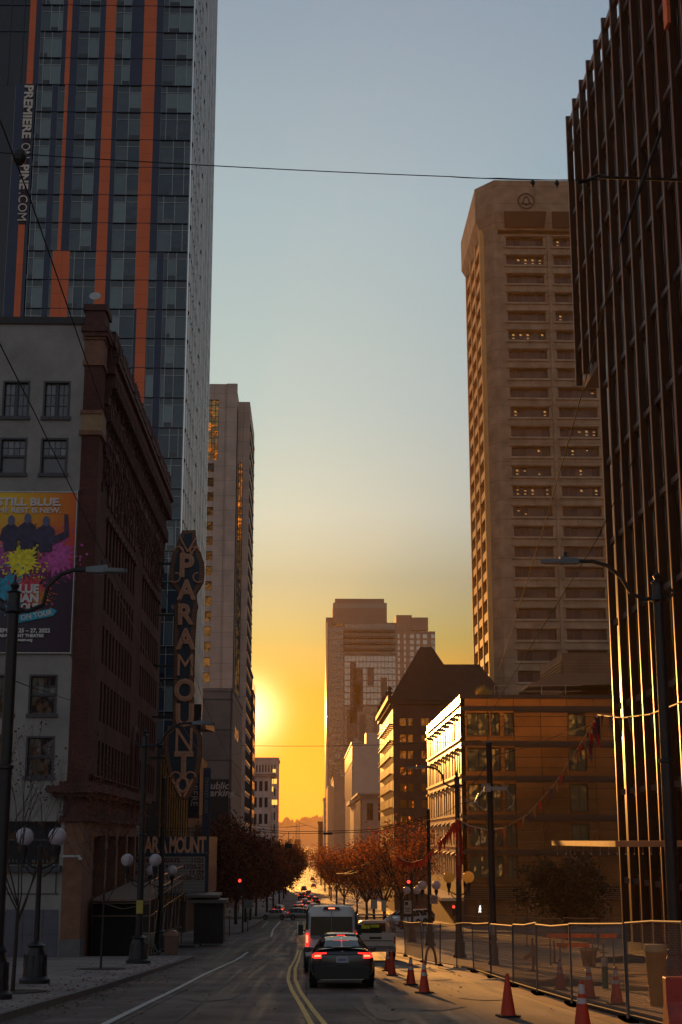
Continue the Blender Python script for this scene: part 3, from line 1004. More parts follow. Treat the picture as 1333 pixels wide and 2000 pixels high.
for a, b, c, d, nx in W_:
    for z in FZ:
        if z - 2.93 < c - .1 or z > d + .1 or z < 8:
            continue
        z0, z1 = z - 2.93, z
        m_ = MB()
        nx_ = max(nx, 1)
        cuts = [0, 1] if nx_ == 1 else [0, .5, 1] if nx_ == 2 else [0, .18, .55, 1]
        if random.random() < .3: cuts = [1 - q for q in cuts][::-1]
        zs = [z0 + .05, z0 + 2.2, z1 - .05]
        for p, q in zip(cuts, cuts[1:]):
            xa_, xb_ = a + (b - a) * p, a + (b - a) * q
            m_.fbox(FP, xa_ + .03, xb_ - .03, zs[0], zs[1] - .02, -.08, -.04, 0)
            m_.fbox(FP, xa_ + .03, xb_ - .03, zs[1] + .02, zs[2], -.08, -.035, 2)
            m_.fbox(FP, xa_ - .025, xa_ + .025, z0, z1, -.06, .02, 1)
        m_.fbox(FP, b - .03, b, z0, z1, -.06, .02, 1)
        for zz in (zs[0], zs[1]):
            m_.fbox(FP, a, b, zz - .022, zz + .022, -.06, .015, 1)
        if nx_ > 1:                            # the small opening light low in one bay
            s_ = a + (b - a) * cuts[1 if random.random() < .6 else 0]
            e_ = s_ + (b - a) * (cuts[1] - cuts[0] if nx_ == 2 else .36)
            m_.fbox(FP, s_ + .05, min(e_, b) - .05, z0 + .06, z0 + .52, -.05, .0, 3)
        wins.append(m_)
wins.sort(key=lambda q: -min(p.z for p in q.v) if min(p.z for p in q.v) > 70 else -60)
limited('window', wins, [tglass, mullion, spand, MATS['dark_glass']], tw)
mb = MB()
mb.box(-60, PX, PY + .12, PY + 29, -8, ZT)
mb.fbox(FP, x0 - 60, x0, z168, ZT, -.12, -.1)
mb.build('core_wall', mat('dark_curtain_wall', (.022, .022, .032), .25, .2, .5), tw)
mb = MB()                                      # grid of the dark recessed part at the far left
for z in FZ[:5]:
    mb.fbox(FP, -60, x0, z - .04, z + .04, -.1, 0)
for k in range(10):
    mb.fbox(FP, x0 - 1.3 * k - .6, x0 - 1.3 * k - .54, z168, ZT, -.1, 0)
mb.build('dark_grid', navy_m, tw)
# side of the tower: silvery vertical fins in groups and glass between
FT = frame_street(PX, 1)
mb = MB()
for y, wd, o_ in ((127.95, .05, .12), (128.9, .10, .22), (130.3, .10, .26), (132.0, .12, .20), (133.4, .10, .30), (136.6, .14, .34), (139.0, .12, .26), (141.5, .14, .36), (144.4, .12, .30), (147.5, .16, .36), (151, .14, .36), (155.8, .2, .3)):
    mb.fbox(FT, y, y + wd, 9, ZT, 0, o_)
mb.build('fin', mat('silver_fin', (.88, .86, .84), .25, .06, 1, metal=.6, spec=.9), tw)
mb = MB()
for k, z in enumerate(FZ):
    for y in (128.4, 130.0, 131.6, 133.3, 135, 137.4, 141, 145, 149, 153):
        mb.fbox(FT, y, y + .7, z - .06, z + .08, 0, .2)
q = mb.build('balcony_edge_rows', mat('grey_edge', (.20, .20, .22), .5), tw); q['kind'] = 'stuff'
mb = MB()
for k, z in enumerate(FZ[:-1]):
    for y in (128.3, 131.5, 134.9, 138.5, 142.2, 145.9, 149.6, 153.2):
        mb.fbox(FT, y + .1, y + 3.2, z - 2.7, z - .2, -.05, .04)
q = mb.build('side_glazing', glass_mat('side_glass', (.03, .035, .045), (.15, .16, .18), .3, .08, .1), tw)
mb = MB()
bnx = (x0 + .08, x1 - .05)
mb.fbox(FP, bnx[0] - .03, bnx[1] + .1, z168 - 14.9, z168 - .05, -.1, .16)
mb.build('banner', mat('banner_dark', (.045, .018, .03), .7), tw)
bxc = (bnx[0] + bnx[1]) / 2
cream = mat('cream_letter', (.75, .68, .60), .6)
for s, c, bold, sz_, h_ in (('PREMIERE', 3.05, .035, .95, 5.7), ('ON', 7.2, .0, .95, 1.6), ('PINE', 10.0, .035, .95, 2.6), ('.COM', 13.1, .0, .95, 2.9)):
    t_ = text(None, s, 1.0, (0, 0, 0), (1, 0, 0), Z, None, None, .02, bold)
    xs = [p.x for p in t_.v]; zs = [p.z for p in t_.v]
    kx = h_ / (max(xs) - min(xs)); kz = .88 / (max(zs) - min(zs))
    cx_, cz_ = (max(xs) + min(xs)) / 2, (max(zs) + min(zs)) / 2
    t_.v = [Vector((bxc + (p.z - cz_) * kz, PY - .18 + p.y, z168 - c - (p.x - cx_) * kx)) for p in t_.v]
    t_.build('banner_lettering', cream, tw)
# podium with golden vertical strips, canopy and hanging PREMIERE sign
mb = MB()
PF = frame_front(127.4)
mb.box(-24, -10.4, 127.4, 150, -7, 9.6)
mb.build('podium', mat('podium_dark', (.05, .035, .035), .5), tw)
mb = MB()
x = -12.9
while x < -10.5:
    mb.fbox(PF, x, x + .13, -3.5, 9.0, .0, .22); x += .21
mb.build('podium_fin', mat('sun_gold_strip', (1.0, .62, .25), .2, .15, 2, metal=.9), tw)  # gold of reflected sunlight is in the strip colour
ca = atY(394, 1362, 119); cb = atY(412, 1392, 112)
mb = MB()
mb.hexa([(-12.4, 127.3, 11.0), (-8.6, 121, 10.8), (-8.2, 127.3, 11.0), (-12.4, 128, 11), (-12.4, 127.3, 11.5), (-8.6, 121, 11.1), (-8.2, 127.3, 11.5), (-12.4, 128, 11.5)])
mb.build('entrance_canopy', coppm, tw)
ps = thing('hanging_sign', (-10.6, 118, 2), 'dark vertical banner lettered PREMIERE hanging beside the tower', 'sign')
a_, b_ = atY(370, 1520, 118), atY(389, 1598, 118)
mb = MB(); mb.box(a_.x, b_.x, 117.9, 118.05, b_.z, a_.z + 6)
mb.build('banner', mat('banner_black', (.02, .012, .02), .6), ps)
t_ = text('banner_lettering', 'PREMIERE', .78, ((a_.x + b_.x) / 2, 117.88, b_.z + 2.6), (0, 0, -1), (1, 0, 0), mat('dim_white_letter', (.45, .38, .36), .6), ps, .01)
ls = thing('leasing_banner', (-9.5, 119, 2), 'narrow blue banner lettered NOW LEASING beside the garage', 'banner')
a_, b_ = atY(398, 1500, 119), atY(410, 1640, 119)
mb = MB(); mb.box(a_.x, b_.x, 118.9, 119.0, b_.z, a_.z)
mb.build('banner', mat('banner_blue', (.05, .06, .10), .6), ls)
text('banner_lettering', 'NOW LEASING', .42, ((a_.x + b_.x) / 2, 118.88, a_.z - 2.2), (0, 0, 1), (-1, 0, 0), mat('dim_cream_letter', (.35, .30, .26), .6), ls, .01)

# ================================================================== generic street buildings
def bldg(name, Y, side_x, xo, ztop, depth, m, label, base=-17, group=None):
    """block with its front at Y: from xo to side_x"""
    r = thing(name, (side_x, Y, gz(Y)), label, 'building', group)
    return r
def add_block(r, x0, x1, y0, y1, z0, z1, m, name='wall', inset=0):
    mb = MB(); mb.box(x0, x1, y0, y1, z0, z1)
    return mb.build(name, m, r)

# beige hotel tower behind the apartment tower
HY = 290.0
ht = bldg('stone_tower', HY, -13, 0, 0, 0, beige, 'beige stone high rise with stacked window bays, topped by two steps')
hz = lambda v: xz(440, v, HY)[1]
hx = lambda u, v=900: xz(u, v, HY)[0]
Zt = hz(750)
FH = frame_front(HY)
w = MB(); fl = 3.15
rows = []
z = hz(905)
while z > 10:
    rows.append((z - 1.9, z)); z -= fl
rows = rows[::-1]
cb_ = [(-27.0, -24.6), (-22.45, -19.95)]
wins = facade(w, FH, -29.5, hx(441), 5, rows[-1][1] + .8, cb_, rows, .5, 2, 1, .08)
w.box(-29.5, hx(462, 760), HY + .5, HY + 30, -12, Zt)
w.fbox(FH, hx(441), hx(462), 5, Zt, -.5, .35)
w.fbox(FH, -29.5, hx(405), rows[-1][1] + .8, Zt, -.5, 0); w.fbox(FH, hx(426), hx(441), rows[-1][1] + .8, Zt, -.5, 0); w.fbox(FH, hx(405), hx(426), Zt - 3.5, Zt, -.5, 0)
x2 = hx(485, 800) + .25
w.box(hx(462), x2, HY + 3.5, HY + 29, -12, hz(775))
w.build('wall', beige, ht)
limited('window', wins, [MATS['dark_glass'], winframe], ht)
goldg = glass_mat('amber_painted_reflection', (.35, .17, .03), (.75, .38, .06), .6, .08, .6, spec=1.0, metal=.35)  # golden reflections painted into the glass colour
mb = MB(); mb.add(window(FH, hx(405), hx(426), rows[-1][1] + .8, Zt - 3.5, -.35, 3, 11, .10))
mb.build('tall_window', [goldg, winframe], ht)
FH2 = frame_front(HY + 3.5)
mb = MB()
xa, xb = hx(462, 900) + .25, hx(472, 900) + .2
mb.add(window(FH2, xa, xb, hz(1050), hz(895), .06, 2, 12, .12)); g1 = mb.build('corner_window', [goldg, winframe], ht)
mb = MB(); mb.add(window(FH2, xa, xb, 2, hz(1050), .06, 2, 28, .12)); mb.build('corner_window', [glass_mat('teal_glass', (.05, .08, .075), (.10, .14, .13), .4, .1, .2), winframe], ht)
FHs = frame_street(x2, 1)
mb = MB()
for k in range(7):
    for z in [5 + 3.15 * q for q in range(27)]:
        mb.add(window(FHs, HY + 5 + k * 3.4, HY + 7.2 + k * 3.4, z, z + 2.2, .08, 2, 1, .08))
q = mb.build('side_windows', [MATS['dark_glass'], winframe], ht); q['kind'] = 'stuff'
mb = MB()
for k in range(28):
    z = 6.2 + 3.15 * k
    mb.fbox(FHs, HY + 3.6, HY + 29, z - 1.5, z - 1.1, 0, .16)
mb.build('side_ledge', sunlit_face_m, ht)

# public parking garage in front of it
GY = 219.0
gg = bldg('parking_garage', GY, -11.7, 0, 0, 0, parkc, 'low banded concrete parking garage below the beige tower')
gx = xz(455, 1400, GY)[0]
mb = MB(); mb.box(-45, gx, GY, GY + 32, -11, xz(454, 1346, GY)[1]); mb.build('wall', parkc, gg)
mb = MB(); FG = frame_street(gx, 1)
for k in range(3):
    mb.fbox(FG, GY + 7 + 4 * k, GY + 8.6 + 4 * k, xz(462, 1436, GY)[1], xz(462, 1412, GY)[1], 0, .05)
mb.build('side_window', mat('bright_slot_glass', (.7, .6, .45), .12, spec=1.0, metal=.5), gg)
mb = MB(); mb.box(-45, gx + .12, GY - .12, GY + 32.1, xz(454, 1350, GY)[1], xz(454, 1344, GY)[1]); mb.build('parapet', parkc, gg)
a_ = atY(400, 1522, GY); b_ = atY(446, 1612, GY)
mb = MB(); mb.box(a_.x - 3, b_.x, GY - .2, GY, b_.z - 1, a_.z); mb.build('sign_panel', mat('sign_near_black', (.035, .02, .025), .6), gg)
sg = mat('sign_white', (.5, .42, .38), .6)
x, z = xz(402, 1535, GY); text('sign_lettering', 'Public', 1.5, (x, GY - .22, z), (1, 0, 0), (.18, 0, 1), sg, gg, .02, .02, 'LEFT')
x, z = xz(401, 1549, GY); text('sign_lettering', 'Parking', 1.5, (x, GY - .22, z), (1, 0, 0), (.18, 0, 1), sg, gg, .02, .02, 'LEFT')

# dark slab next to the sun, two steps
DY = 336.0
ds = bldg('brick_slab_tower', DY, -13.6, 0, 0, 0, hotelb, 'slim dark tower right beside the sun, stepped at the top')
a_ = xz(495, 1304, DY)
mb = MB(); mb.box(-34, -13.9, DY, DY + 24, -14, a_[1]); mb.box(-34, -13.35, DY + 14, DY + 31, -14, xz(497, 1347, DY + 14)[1]); mb.build('wall', hotelb, ds)
mb = MB()
FD = frame_street(-13.35, 1)
for k in range(3):
    for j in range(15):
        mb.fbox(FD, DY + 15.5 + 5 * k, DY + 18 + 5 * k, -10 + 3.4 * j, -8.2 + 3.4 * j, 0, .04)
mb.build('window', dkglass if False else MATS['dark_glass'], ds)
mb = MB(); mb.box(-34.2, -13.7, DY - .2, DY + 24.2, a_[1], a_[1] + .5); mb.build('parapet', hotelb, ds)

# two pale blocks at the end of the left side
def small_block(name, label, Y, ul, ur, vt, xfar=None, depth=25, m=beige, nx=4, fl=3.6, win=True, corn=.5, frac=.5, gm=None, side=True, vb=1625):
    x0, zt = xz(ul, vt, Y); x1, _ = xz(ur, vt, Y)
    r = thing(name, ((x0 + x1) / 2, Y, gz(Y)), label, 'building')
    w = MB(); w.box(x0, x1, Y + .6, Y + depth, -16, zt - .05)
    fr = frame_front(Y)
    if win:
        zs = []; z = zt - 2.2
        zb = xz(ul, vb, Y)[1]
        while z - fl > zb - 4:
            zs.append((z - fl * .62, z)); z -= fl
        wins = facade(w, fr, x0, x1, zs[-1][0] - 2, zt, regular(x0 + .5, x1 - .5, nx, frac), zs[::-1], .6, 2, 1, .12)
        w.fbox(fr, x0, x1, -16, zs[-1][0] - 2, -.6, 0)
        w.build('wall', m, r)
        limited('window', wins, [gm or MATS['dark_glass'], winframe], r)
    else:
        w.fbox(fr, x0, x1, -16, zt - .05, -.6, 0)
        w.build('wall', m, r)
    if corn:
        w = MB(); w.box(x0 - corn, x1 + corn, Y - corn, Y + depth, zt - .05, zt + .5); w.box(x0 - corn * .5, x1 + corn * .5, Y - corn * .5, Y + depth, zt - .7, zt - .05)
        w.build('cornice', m, r)
    return r, x0, x1, zt
litg = mat('window_with_evening_light', (.9, .6, .2), .3, emit=(1.0, .55, .10), estr=1.0)
b1, bx0, bx1, bz = small_block('stone_office', 'pale classical stone block with a heavy cornice at the left kerb far away', 470, 470, 529, 1512, nx=5, depth=20, corn=1.6, fl=5.2, frac=.6)
b2, bx0, bx1, bz = small_block('far_office', 'taller pale block with a few glowing windows behind the classical one', 545, 485, 543, 1482, nx=9, depth=30, corn=.4, fl=4.4)
for u, v in ((536, 1507), (531, 1526), (538, 1526), (531, 1541), (525, 1567), (533, 1567), (539, 1567)):
    x, z = xz(u, v, 544.9)
    mb = MB(); mb.box(x - .55, x + .55, 544.85, 544.95, z - .9, z + .9); mb.build('lit_pane', litg, b2)

# ================================================================== dark finned office tower on the right
RX = 15.5
ft = thing('finned_office_tower', (RX, 74, gz(74)), 'dark office tower whose facade is all tall bronze-edged fins', 'building')
yA = atX(1107, 225, RX); yB = atX(1123, 745, RX); yC = atX(1163, 790, RX)
ZTOP = yA.z
ZSTEP = atX(1123, 748, RX).z
YU, YL = 78.4, 73.4
w = MB()
w.box(RX + .42, 60, 20, YL, gz(60) - 2, ZSTEP)
w.box(RX + .42, 60, 20, YU, ZSTEP, ZTOP - 1.2)
w.build('core_wall', mat('black_curtain_frame', (.012, .012, .016), .3, .2, .5), ft)
FR = frame_street(RX, -1)
fins = []; panes = []
NF = 24
y = YU
ys_f = [YU - 2.12 * k for k in range(NF)]
for y in ys_f:
    zb = ZSTEP - .3 if y > YL + .2 else gz(y) + .9
    zt = ZTOP
    m_ = MB()
    m_.fbox(FR, y - .07, y + .07, zb, zt, -.34, .0, 0)
    m_.fbox(FR, y - .04, y + .05, zb, zt, 0, .035, 1)
    fins.append(m_)
for m_ in fins:
    m_.build('fin', [dkmetal, coppm], ft)
FLH = 4.25
brk = []; mulls = []
zlev = []
z = ZTOP - 2.2
while z > -2:
    zlev.append(z); z -= FLH
for j, y in enumerate(ys_f[:-1]):
    for i, z in enumerate(zlev):
        if y > YL + .2 and z < ZSTEP: continue
        brk.append(MB().fbox(FR, y - 2.03, y - .1, z - .16, z + .10, -.36, -.14, 0))       # catwalk angle between fins
    zb = ZSTEP if y > YL + .2 else -3
    mulls.append(MB().fbox(FR, y - 1.1, y - 1.0, zb, ZTOP - 1, -.39, -.20, 0))
limited('floor_edge', brk, mat('grey_bracket', (.10, .10, .11), .4, metal=.4), ft)
limited('mullion', mulls, mat('grey_mullion', (.17, .15, .16), .35, metal=.5), ft)
wins = []
for j, y in enumerate(ys_f[:-1]):
    for i, z in enumerate(zlev[:-1]):
        if y > YL + .2 and z - FLH < ZSTEP - 1: continue
        for (a, b) in ((y - 2.02, y - 1.1), (y - 1.02, y - .1)):
            m_ = MB(); m_.fbox(FR, a, b, z - FLH + .3, z - .3, -.415, -.385, 0); wins.append(m_)
limited('window', wins, finglass, ft)
mb = MB()                                      # roof edge links and soffit under the overhang
for y in ys_f[:-1]:
    mb.fbox(FR, y - 2.05, y - .1, ZTOP - .7, ZTOP - .35, -.34, -.1)
mb.build('roof_rail', coppm, ft)
mb = MB(); mb.box(RX + .43, 45, YL, YU - .1, ZSTEP - .5, ZSTEP); mb.build('soffit', mat('pale_soffit', (.28, .22, .2), .5), ft)
mb = MB()                                      # orange vertical strip high at the right
mb.fbox(FR, 54.6, 55.2, 36, 60, .0, .16)
mb.build('orange_strip', MATS['orange_cladding'], ft)
FE = frame_front(YU - 63)
# entrance canopy with hanging rods and a hook
cn = thing('entrance_canopy', (14, 62, 1.2), 'thin flat orange canopy jutting from the finned tower', 'canopy')
a_ = atY(1078, 1643, 58.0)
mb = MB(); mb.box(a_.x, 15.4, 46, 58.0, a_.z - .16, a_.z + .02); mb.build('canopy_plate', mat('rust_plate', (.50, .22, .09), .5, .2, 1), cn)
mb = MB()
x = a_.x + .15
while x < 15.3:
    mb.cyl((x, 57.6, a_.z - .16), (x, 57.6, a_.z - .48), .012, n=5); mb.box(x - .02, x + .02, 57.58, 57.62, a_.z - .52, a_.z - .46); x += .34
mb.build('hanging_rod', steel, cn)
h0 = atY(1121, 1668, 57.5)
mb = MB(); mb.tube([h0 + Vector((.0, 0, .5)), h0 + Vector((-.02, 0, .3)), h0 + Vector((-.12, 0, .1)), h0 + Vector((-.1, 0, -.12)), h0 + Vector((.05, 0, -.2)), h0 + Vector((.14, 0, -.1))], .035, 6)
mb.build('hook', steel, cn, True)
for y in (47.0, 52.0, 57.0):
    mb = MB(); mb.box(15.3, 16.0, y - .1, y + .1, a_.z - .3, a_.z + .1); mb.build('bracket', dkmetal, cn)

# ================================================================== concrete tower with a ringed bell emblem
BY = 272.0
bt_ = thing('concrete_office_tower', (36, BY, gz(BY)), 'tall precast concrete office tower with a ringed bell emblem under its roof', 'building')
bx = lambda u, v: xz(u, v, BY)[0]
bz_ = lambda v, u=1030: xz(u, v, BY)[1]
XL = bx(966, 1340); XC = bx(992, 1340) + .3
FB, FBL = frame_front(BY), frame_street(XL, -1)
ztop = bz_(360); zlow = bz_(459)
pit = (bz_(462) - bz_(1310)) / 22.0
rows = []
for k in range(24):
    t_ = bz_(463) - pit * k
    rows.append((t_ - pit * .50, t_))
rows = rows[::-1]
X1a, X1b = bx(992, 600), bx(1066, 600); X2a, X2b = bx(1085, 600), bx(1085, 600) + (X1b - X1a)
w = MB()
wins = facade(w, FB, XC, X2b + 14, rows[0][0] - 1, zlow, [(X1a, X1b), (X2a, X2b), (X2b + 1.9, X2b + 1.9 + X1b - X1a)], rows, 1.1, 5, 1, .10)
w.box(XL + 1.2, X2b + 14, BY + 1.1, BY + 28, -12, ztop - 4)
w.prism([(XL, BY + 2.4), (XL + 2.0, BY - .35), (XC, BY - .35), (XC, BY + 1.2), (XL + 1.2, BY + 2.4)], -12, zlow + 1)    # corner shaft
w.fbox(FB, X1b + .75, X1b + 1.35, 0, zlow, 0, .35)
w.build('wall', conc, bt_)
for m_ in wins:                                # lit office ceilings seen through some panes
    pass
random.seed(21)
lw = []
for k, m_ in enumerate(wins):
    z0 = min(p.z for p in m_.v); x0 = min(p.x for p in m_.v); x1 = max(p.x for p in m_.v)
    fr_ = (ztop - z0) / (ztop - rows[0][0])
    n_ = 0 if random.random() < (.45 if .30 < fr_ < .65 else .8) or fr_ > .72 else random.choice((1, 2, 3, 4))
    pos = random.sample(range(5), min(5, n_))
    for q in pos:
        xx = x0 + (x1 - x0) * (.12 + .19 * q)
        for dz, w_ in ((1.25, .30), (1.45, .22), (.62, .26)):
            if random.random() < .75:
                m_.box(xx, xx + w_ * 1.6, BY + .98, BY + .995, z0 + dz, z0 + dz + .12, 2)
winorder = sorted(wins, key=lambda q: -min(p.z for p in q.v) if min(p.x for p in q.v) < X2b else 999)
limited('window', winorder, [glass_mat('office_glass', (.035, .022, .030), (.10, .075, .07), .3, .1, .2, spec=.25), mat('bronze_sash', (.06, .04, .035), .5), lampglow], bt_)
w = MB()                                       # sills and window surrounds
for za, zb in rows:
    for a, b in ((X1a, X1b), (X2a, X2b)):
        w.hexa([(a - .5, BY - .32, za - .45), (b + .5, BY - .32, za - .45), (b + .5, BY, za - .45), (a - .5, BY, za - .45), (a - .1, BY - .05, za), (b + .1, BY - .05, za), (b + .1, BY, za), (a - .1, BY, za)])
        w.box(a - .4, b + .4, BY - .30, BY, zb + .12, zb + .42)
w.build('window_surround', conc, bt_)
# left face: deep egg-crate grid glowing in the sun
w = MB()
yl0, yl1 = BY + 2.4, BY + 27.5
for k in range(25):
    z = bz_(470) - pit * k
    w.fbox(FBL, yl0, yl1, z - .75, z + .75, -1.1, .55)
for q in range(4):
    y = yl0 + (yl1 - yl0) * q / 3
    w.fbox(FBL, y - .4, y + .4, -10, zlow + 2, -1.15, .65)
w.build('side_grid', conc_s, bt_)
mb = MB()
for k in range(24):
    z = bz_(470) - pit * (k + 1)
    for q in range(3):
        y = yl0 + (yl1 - yl0) * q / 3
        mb.fbox(FBL, y + .5, y + (yl1 - yl0) / 3 - .5, z + .75, z + pit - .75, -1.1, -1.0)
q = mb.build('side_window', MATS['office_glass'], bt_)
# crown
o = 1.8
cxr = X2b + 15
ring = [(XL - 1.3, BY + 28 + o), (XL - 1.3, BY + 2.6), (XL + 2.2, BY - o), (cxr, BY - o), (cxr, BY + 28 + o)]
ring_in = [(XL, BY + 28), (XL, BY + 2.4), (XL + 2.0, BY - .35), (cxr, BY - .35), (cxr, BY + 28)]
w = MB()
zc = bz_(421); w.prism(ring, zc + .0, ztop); w.prism(ring_in, zc - 3.4, zc, top=ring)
w.build('crown', conc, bt_)
mb = MB()
for a, b in ((X1a - .2, X1b + .2), (X2a - .1, X2b)):
    mb.hexa([(a, BY - .9, zc - 3.0), (b, BY - .9, zc - 3.0), (b, BY - .3, zc - 3), (a, BY - .3, zc - 3), (a - .3, BY - o - .08, zc + .1), (b + .3, BY - o - .08, zc + .1), (b + .3, BY - o + .4, zc + .1), (a - .3, BY - o + .4, zc + .1)])
    x = a
    while x < b:
        mb.box(x, x + .12, BY - o - .16, BY - o, zc - .1, zc + .1); x += .45
mb.build('louver_band', mat('dark_louver', (.028, .022, .02), .6, .2, 3), bt_)
cx_, cz_ = xz(1028, 393, BY - o); rr = 1.78                     # bell in a ring
mb = MB()
def ringmesh(mb, r0, r1, n=40):
    for k in range(n):
        a, b = 2 * math.pi * k / n, 2 * math.pi * (k + 1) / n
        P = lambda r, t, y: (cx_ + r * math.cos(t), y, cz_ + r * math.sin(t))
        mb.hexa([P(r0, a, BY - o - .15), P(r1, a, BY - o - .15), P(r1, a, BY - o + .05), P(r0, a, BY - o + .05), P(r0, b, BY - o - .15), P(r1, b, BY - o - .15), P(r1, b, BY - o + .05), P(r0, b, BY - o + .05)])
ringmesh(mb, rr * .84, rr)
bell = [(-.62, -.42), (.62, -.42), (.62, -.28), (.42, -.12), (.34, .25), (.24, .46), (.1, .55), (.1, .64), (-.1, .64), (-.1, .55), (-.24, .46), (-.34, .25), (-.42, -.12), (-.62, -.28)]
inner = [(-.34, -.30), (.34, -.30), (.22, -.12), (.18, .24), (.11, .36), (-.11, .36), (-.18, .24), (-.22, -.12)]
mb.slab([(cx_ + x * rr * .98, BY - o - .02, cz_ + z * rr * .98) for x, z in bell], (0, -.14, 0), 0)
mb.box(cx_ - .12 * rr, cx_ + .12 * rr, BY - o - .16, BY - o, cz_ - .56 * rr, cz_ - .40 * rr, 0)
mb.slab([(cx_ + x * rr * .98, BY - o - .165, cz_ + z * rr * .98) for x, z in inner], (0, -.02, 0), 1)
mb.build('bell_emblem', [mat('emblem_dark', (.03, .022, .018), .6), conc], bt_)

# ================================================================== brown metal mid-rise
MY, MX = 155.0, 16.6
mr_ = thing('midrise_block', (MX, MY, gz(MY)), 'five storey brown metal building with a brilliantly sunlit street side', 'building')
FM, FMs = frame_front(MY), frame_street(MX, -1)
mx_ = lambda zx, zy=600: xz(800 + zx / 2.5, 1300 + zy / 2.5, MY)[0]
mz_ = lambda zy: xz(1000, 1300 + zy / 2.5, MY)[1]
ztopM = xz(900, 1357, MY)[1]
rowsM = [(mz_(1040), mz_(928)), (mz_(882), mz_(772)), (mz_(712), mz_(578)), (mz_(515), mz_(402)), (mz_(343), mz_(230))]
colsM = [(mx_(287), mx_(398)), (mx_(405), mx_(450)), (mx_(470), mx_(520)), (mx_(788), mx_(872))]
w = MB()
wins = facade(w, FM, MX, MX + 32, mz_(1080), ztopM - .4, colsM + [(mx_(1010), mx_(1100)), (mx_(1180), mx_(1290))], rowsM, .35, 2, 1, .10)
w.box(MX + .45, MX + 32, MY + .35, MY + 44, -8, ztopM - .35)
w.box(MX + .6, MX + 32, MY + 1.6, MY + 2, -8, mz_(1080))
w.build('wall', bronze, mr_)
win_m = [glass_mat('lobby_glass', (.12, .10, .05), (.36, .32, .16), .7, .08, .9, spec=1.0, metal=.3), mat('bronze_frame', (.05, .03, .02), .5)]
limited('window', wins, win_m, mr_)
w = MB()
for zy in (205, 375, 545, 735, 905):
    z = mz_(zy)
    w.fbox(FM, MX - .05, MX + 32, z - .35, z + .15, 0, .16)
    w.fbox(FM, mx_(520), MX + 32, z - .55, z - .35, 0, .05)
w.fbox(FM, MX - .1, MX + 32, ztopM - .4, ztopM, -.45, .22)
w.build('floor_ledge', mat('dark_bronze_ledge', (.07, .038, .025), .4, .2, 2), mr_)
w = MB()                                       # louver band and columns at the pavement
z0, z1 = mz_(1140), mz_(1085)
z = z0
while z < z1:
    w.fbox(FM, mx_(258), MX + 22, z, z + .09, -.1, .12); z += .2
w.build('louver_band', louv, mr_)
_cb = brick_mat('column_brick', (.36, .16, .07), (.30, .13, .06), (.12, .07, .04), w=.3, h=.12, axis='SUM', msize=.02)
for a, b in ((258, 270), (330, 350), (580, 610), (760, 790), (950, 980)):
    MB().fbox(FM, mx_(a, 1180), mx_(b, 1180), -8, mz_(1140), -.5, -.1).build('column', _cb, mr_)
mb = MB(); mb.fbox(FM, MX + .5, MX + 30, -8, mz_(1140), -1.4, -1.3); mb.build('shop_window', MATS['dark_glass'], mr_)
# sunlit street side: bands, piers and tall white-framed windows with hoods
w = MB()
srow = [(za - .15, zb + .1) for za, zb in rowsM]
grp = []
for g in range(4):
    y0 = MY + 1.4 + g * 10.7
    grp += [(y0, y0 + 1.5), (y0 + 2.2, y0 + 3.4), (y0 + 4.4, y0 + 6.4), (y0 + 7.2, y0 + 8.9)]
wins = facade(w, FMs, MY, MY + 44, -2.8, ztopM, grp, srow, .45, 1, 2, .09)
w.build('sunlit_wall', sunlit_face_m, mr_)
limited('side_window', wins, [glass_mat('bright_side_glass', (.20, .14, .07), (.5, .4, .25), .4, .12, .3, spec=1.0), mat('sun_gold_sash', (.85, .66, .42), .33, spec=1.0)], mr_)  # sash colour carries the sunlit gold of this side
bands = MB()
for za, zb in srow:
    bands.fbox(FMs, MY - .02, MY + 44, zb + .75, zb + .98, 0, .18)
    for a, b in grp[1::2]:
        MB().slab([FMs[0] + FMs[1] * a + Z * z + FMs[2] * d for z, d in ((zb - .2, .02), (zb - .2, .4), (zb - .05, .4), (zb + .2, .02))], (0, b - a, 0)).build('window_hood', mat('dark_hood', (.20, .13, .09), .4), mr_)
bands.build('band', sunlit_face_m, mr_)
w = MB(); w.fbox(FMs, MY, MY + 44, -4.6, -4.3, 0, 2.4); w.build('side_canopy', sunlit_face_m, mr_)
w = MB(); w.fbox(FMs, MY, MY + 44, -8.5, -2.8, -.45, 0); w.build('base_wall', hotelb, mr_)
# roof: planting, railing, penthouse with louvers
def roofpt(zx, zy, Y): return xz(800 + zx / 2.5, 1300 + zy / 2.5, Y)
w = MB()
x0, z0 = roofpt(565, 100, MY + 6); x1, z1 = roofpt(705, 32, MY + 6)
w.hexa([(x0, MY + 4, z0 - .3), (MX + 31, MY + 4, z0 + .5), (MX + 31, MY + 10, z0 + .5), (x0, MY + 10, z0 - .3), (x0, MY + 4, z0), (MX + 31, MY + 4, z0 + 1.2), (MX + 31, MY + 10, z0 + 1.2), (x0, MY + 10, z0)])
w.slab([(x0, MY + 6, z0), (x1, MY + 6, z1 - .2), (MX + 31, MY + 6, z1 - .2), (MX + 31, MY + 6, z0)][::-1], (0, 4, 0))
w.build('roof_canopy', louv, mr_)
w = MB()
x2, z2 = roofpt(745, -62, MY + 10)
w.box(x2, MX + 31, MY + 10, MY + 26, ztopM - .5, z2)
w.build('penthouse', brick_mat('penthouse_siding', (.26, .14, .07), (.25, .13, .07), (.12, .07, .04), w=40, h=.35, axis='XZ', rough=.5, msize=.03, offset=0), mr_)
w = MB()
xl = roofpt(745, 0, MY + 10)[0]
for k in range(12):
    w.box(xl - .1, xl + .02, MY + 10.2, MY + 25, ztopM + 1 + k * .35, ztopM + 1.2 + k * .35)
w.build('penthouse_louver', louv, mr_)
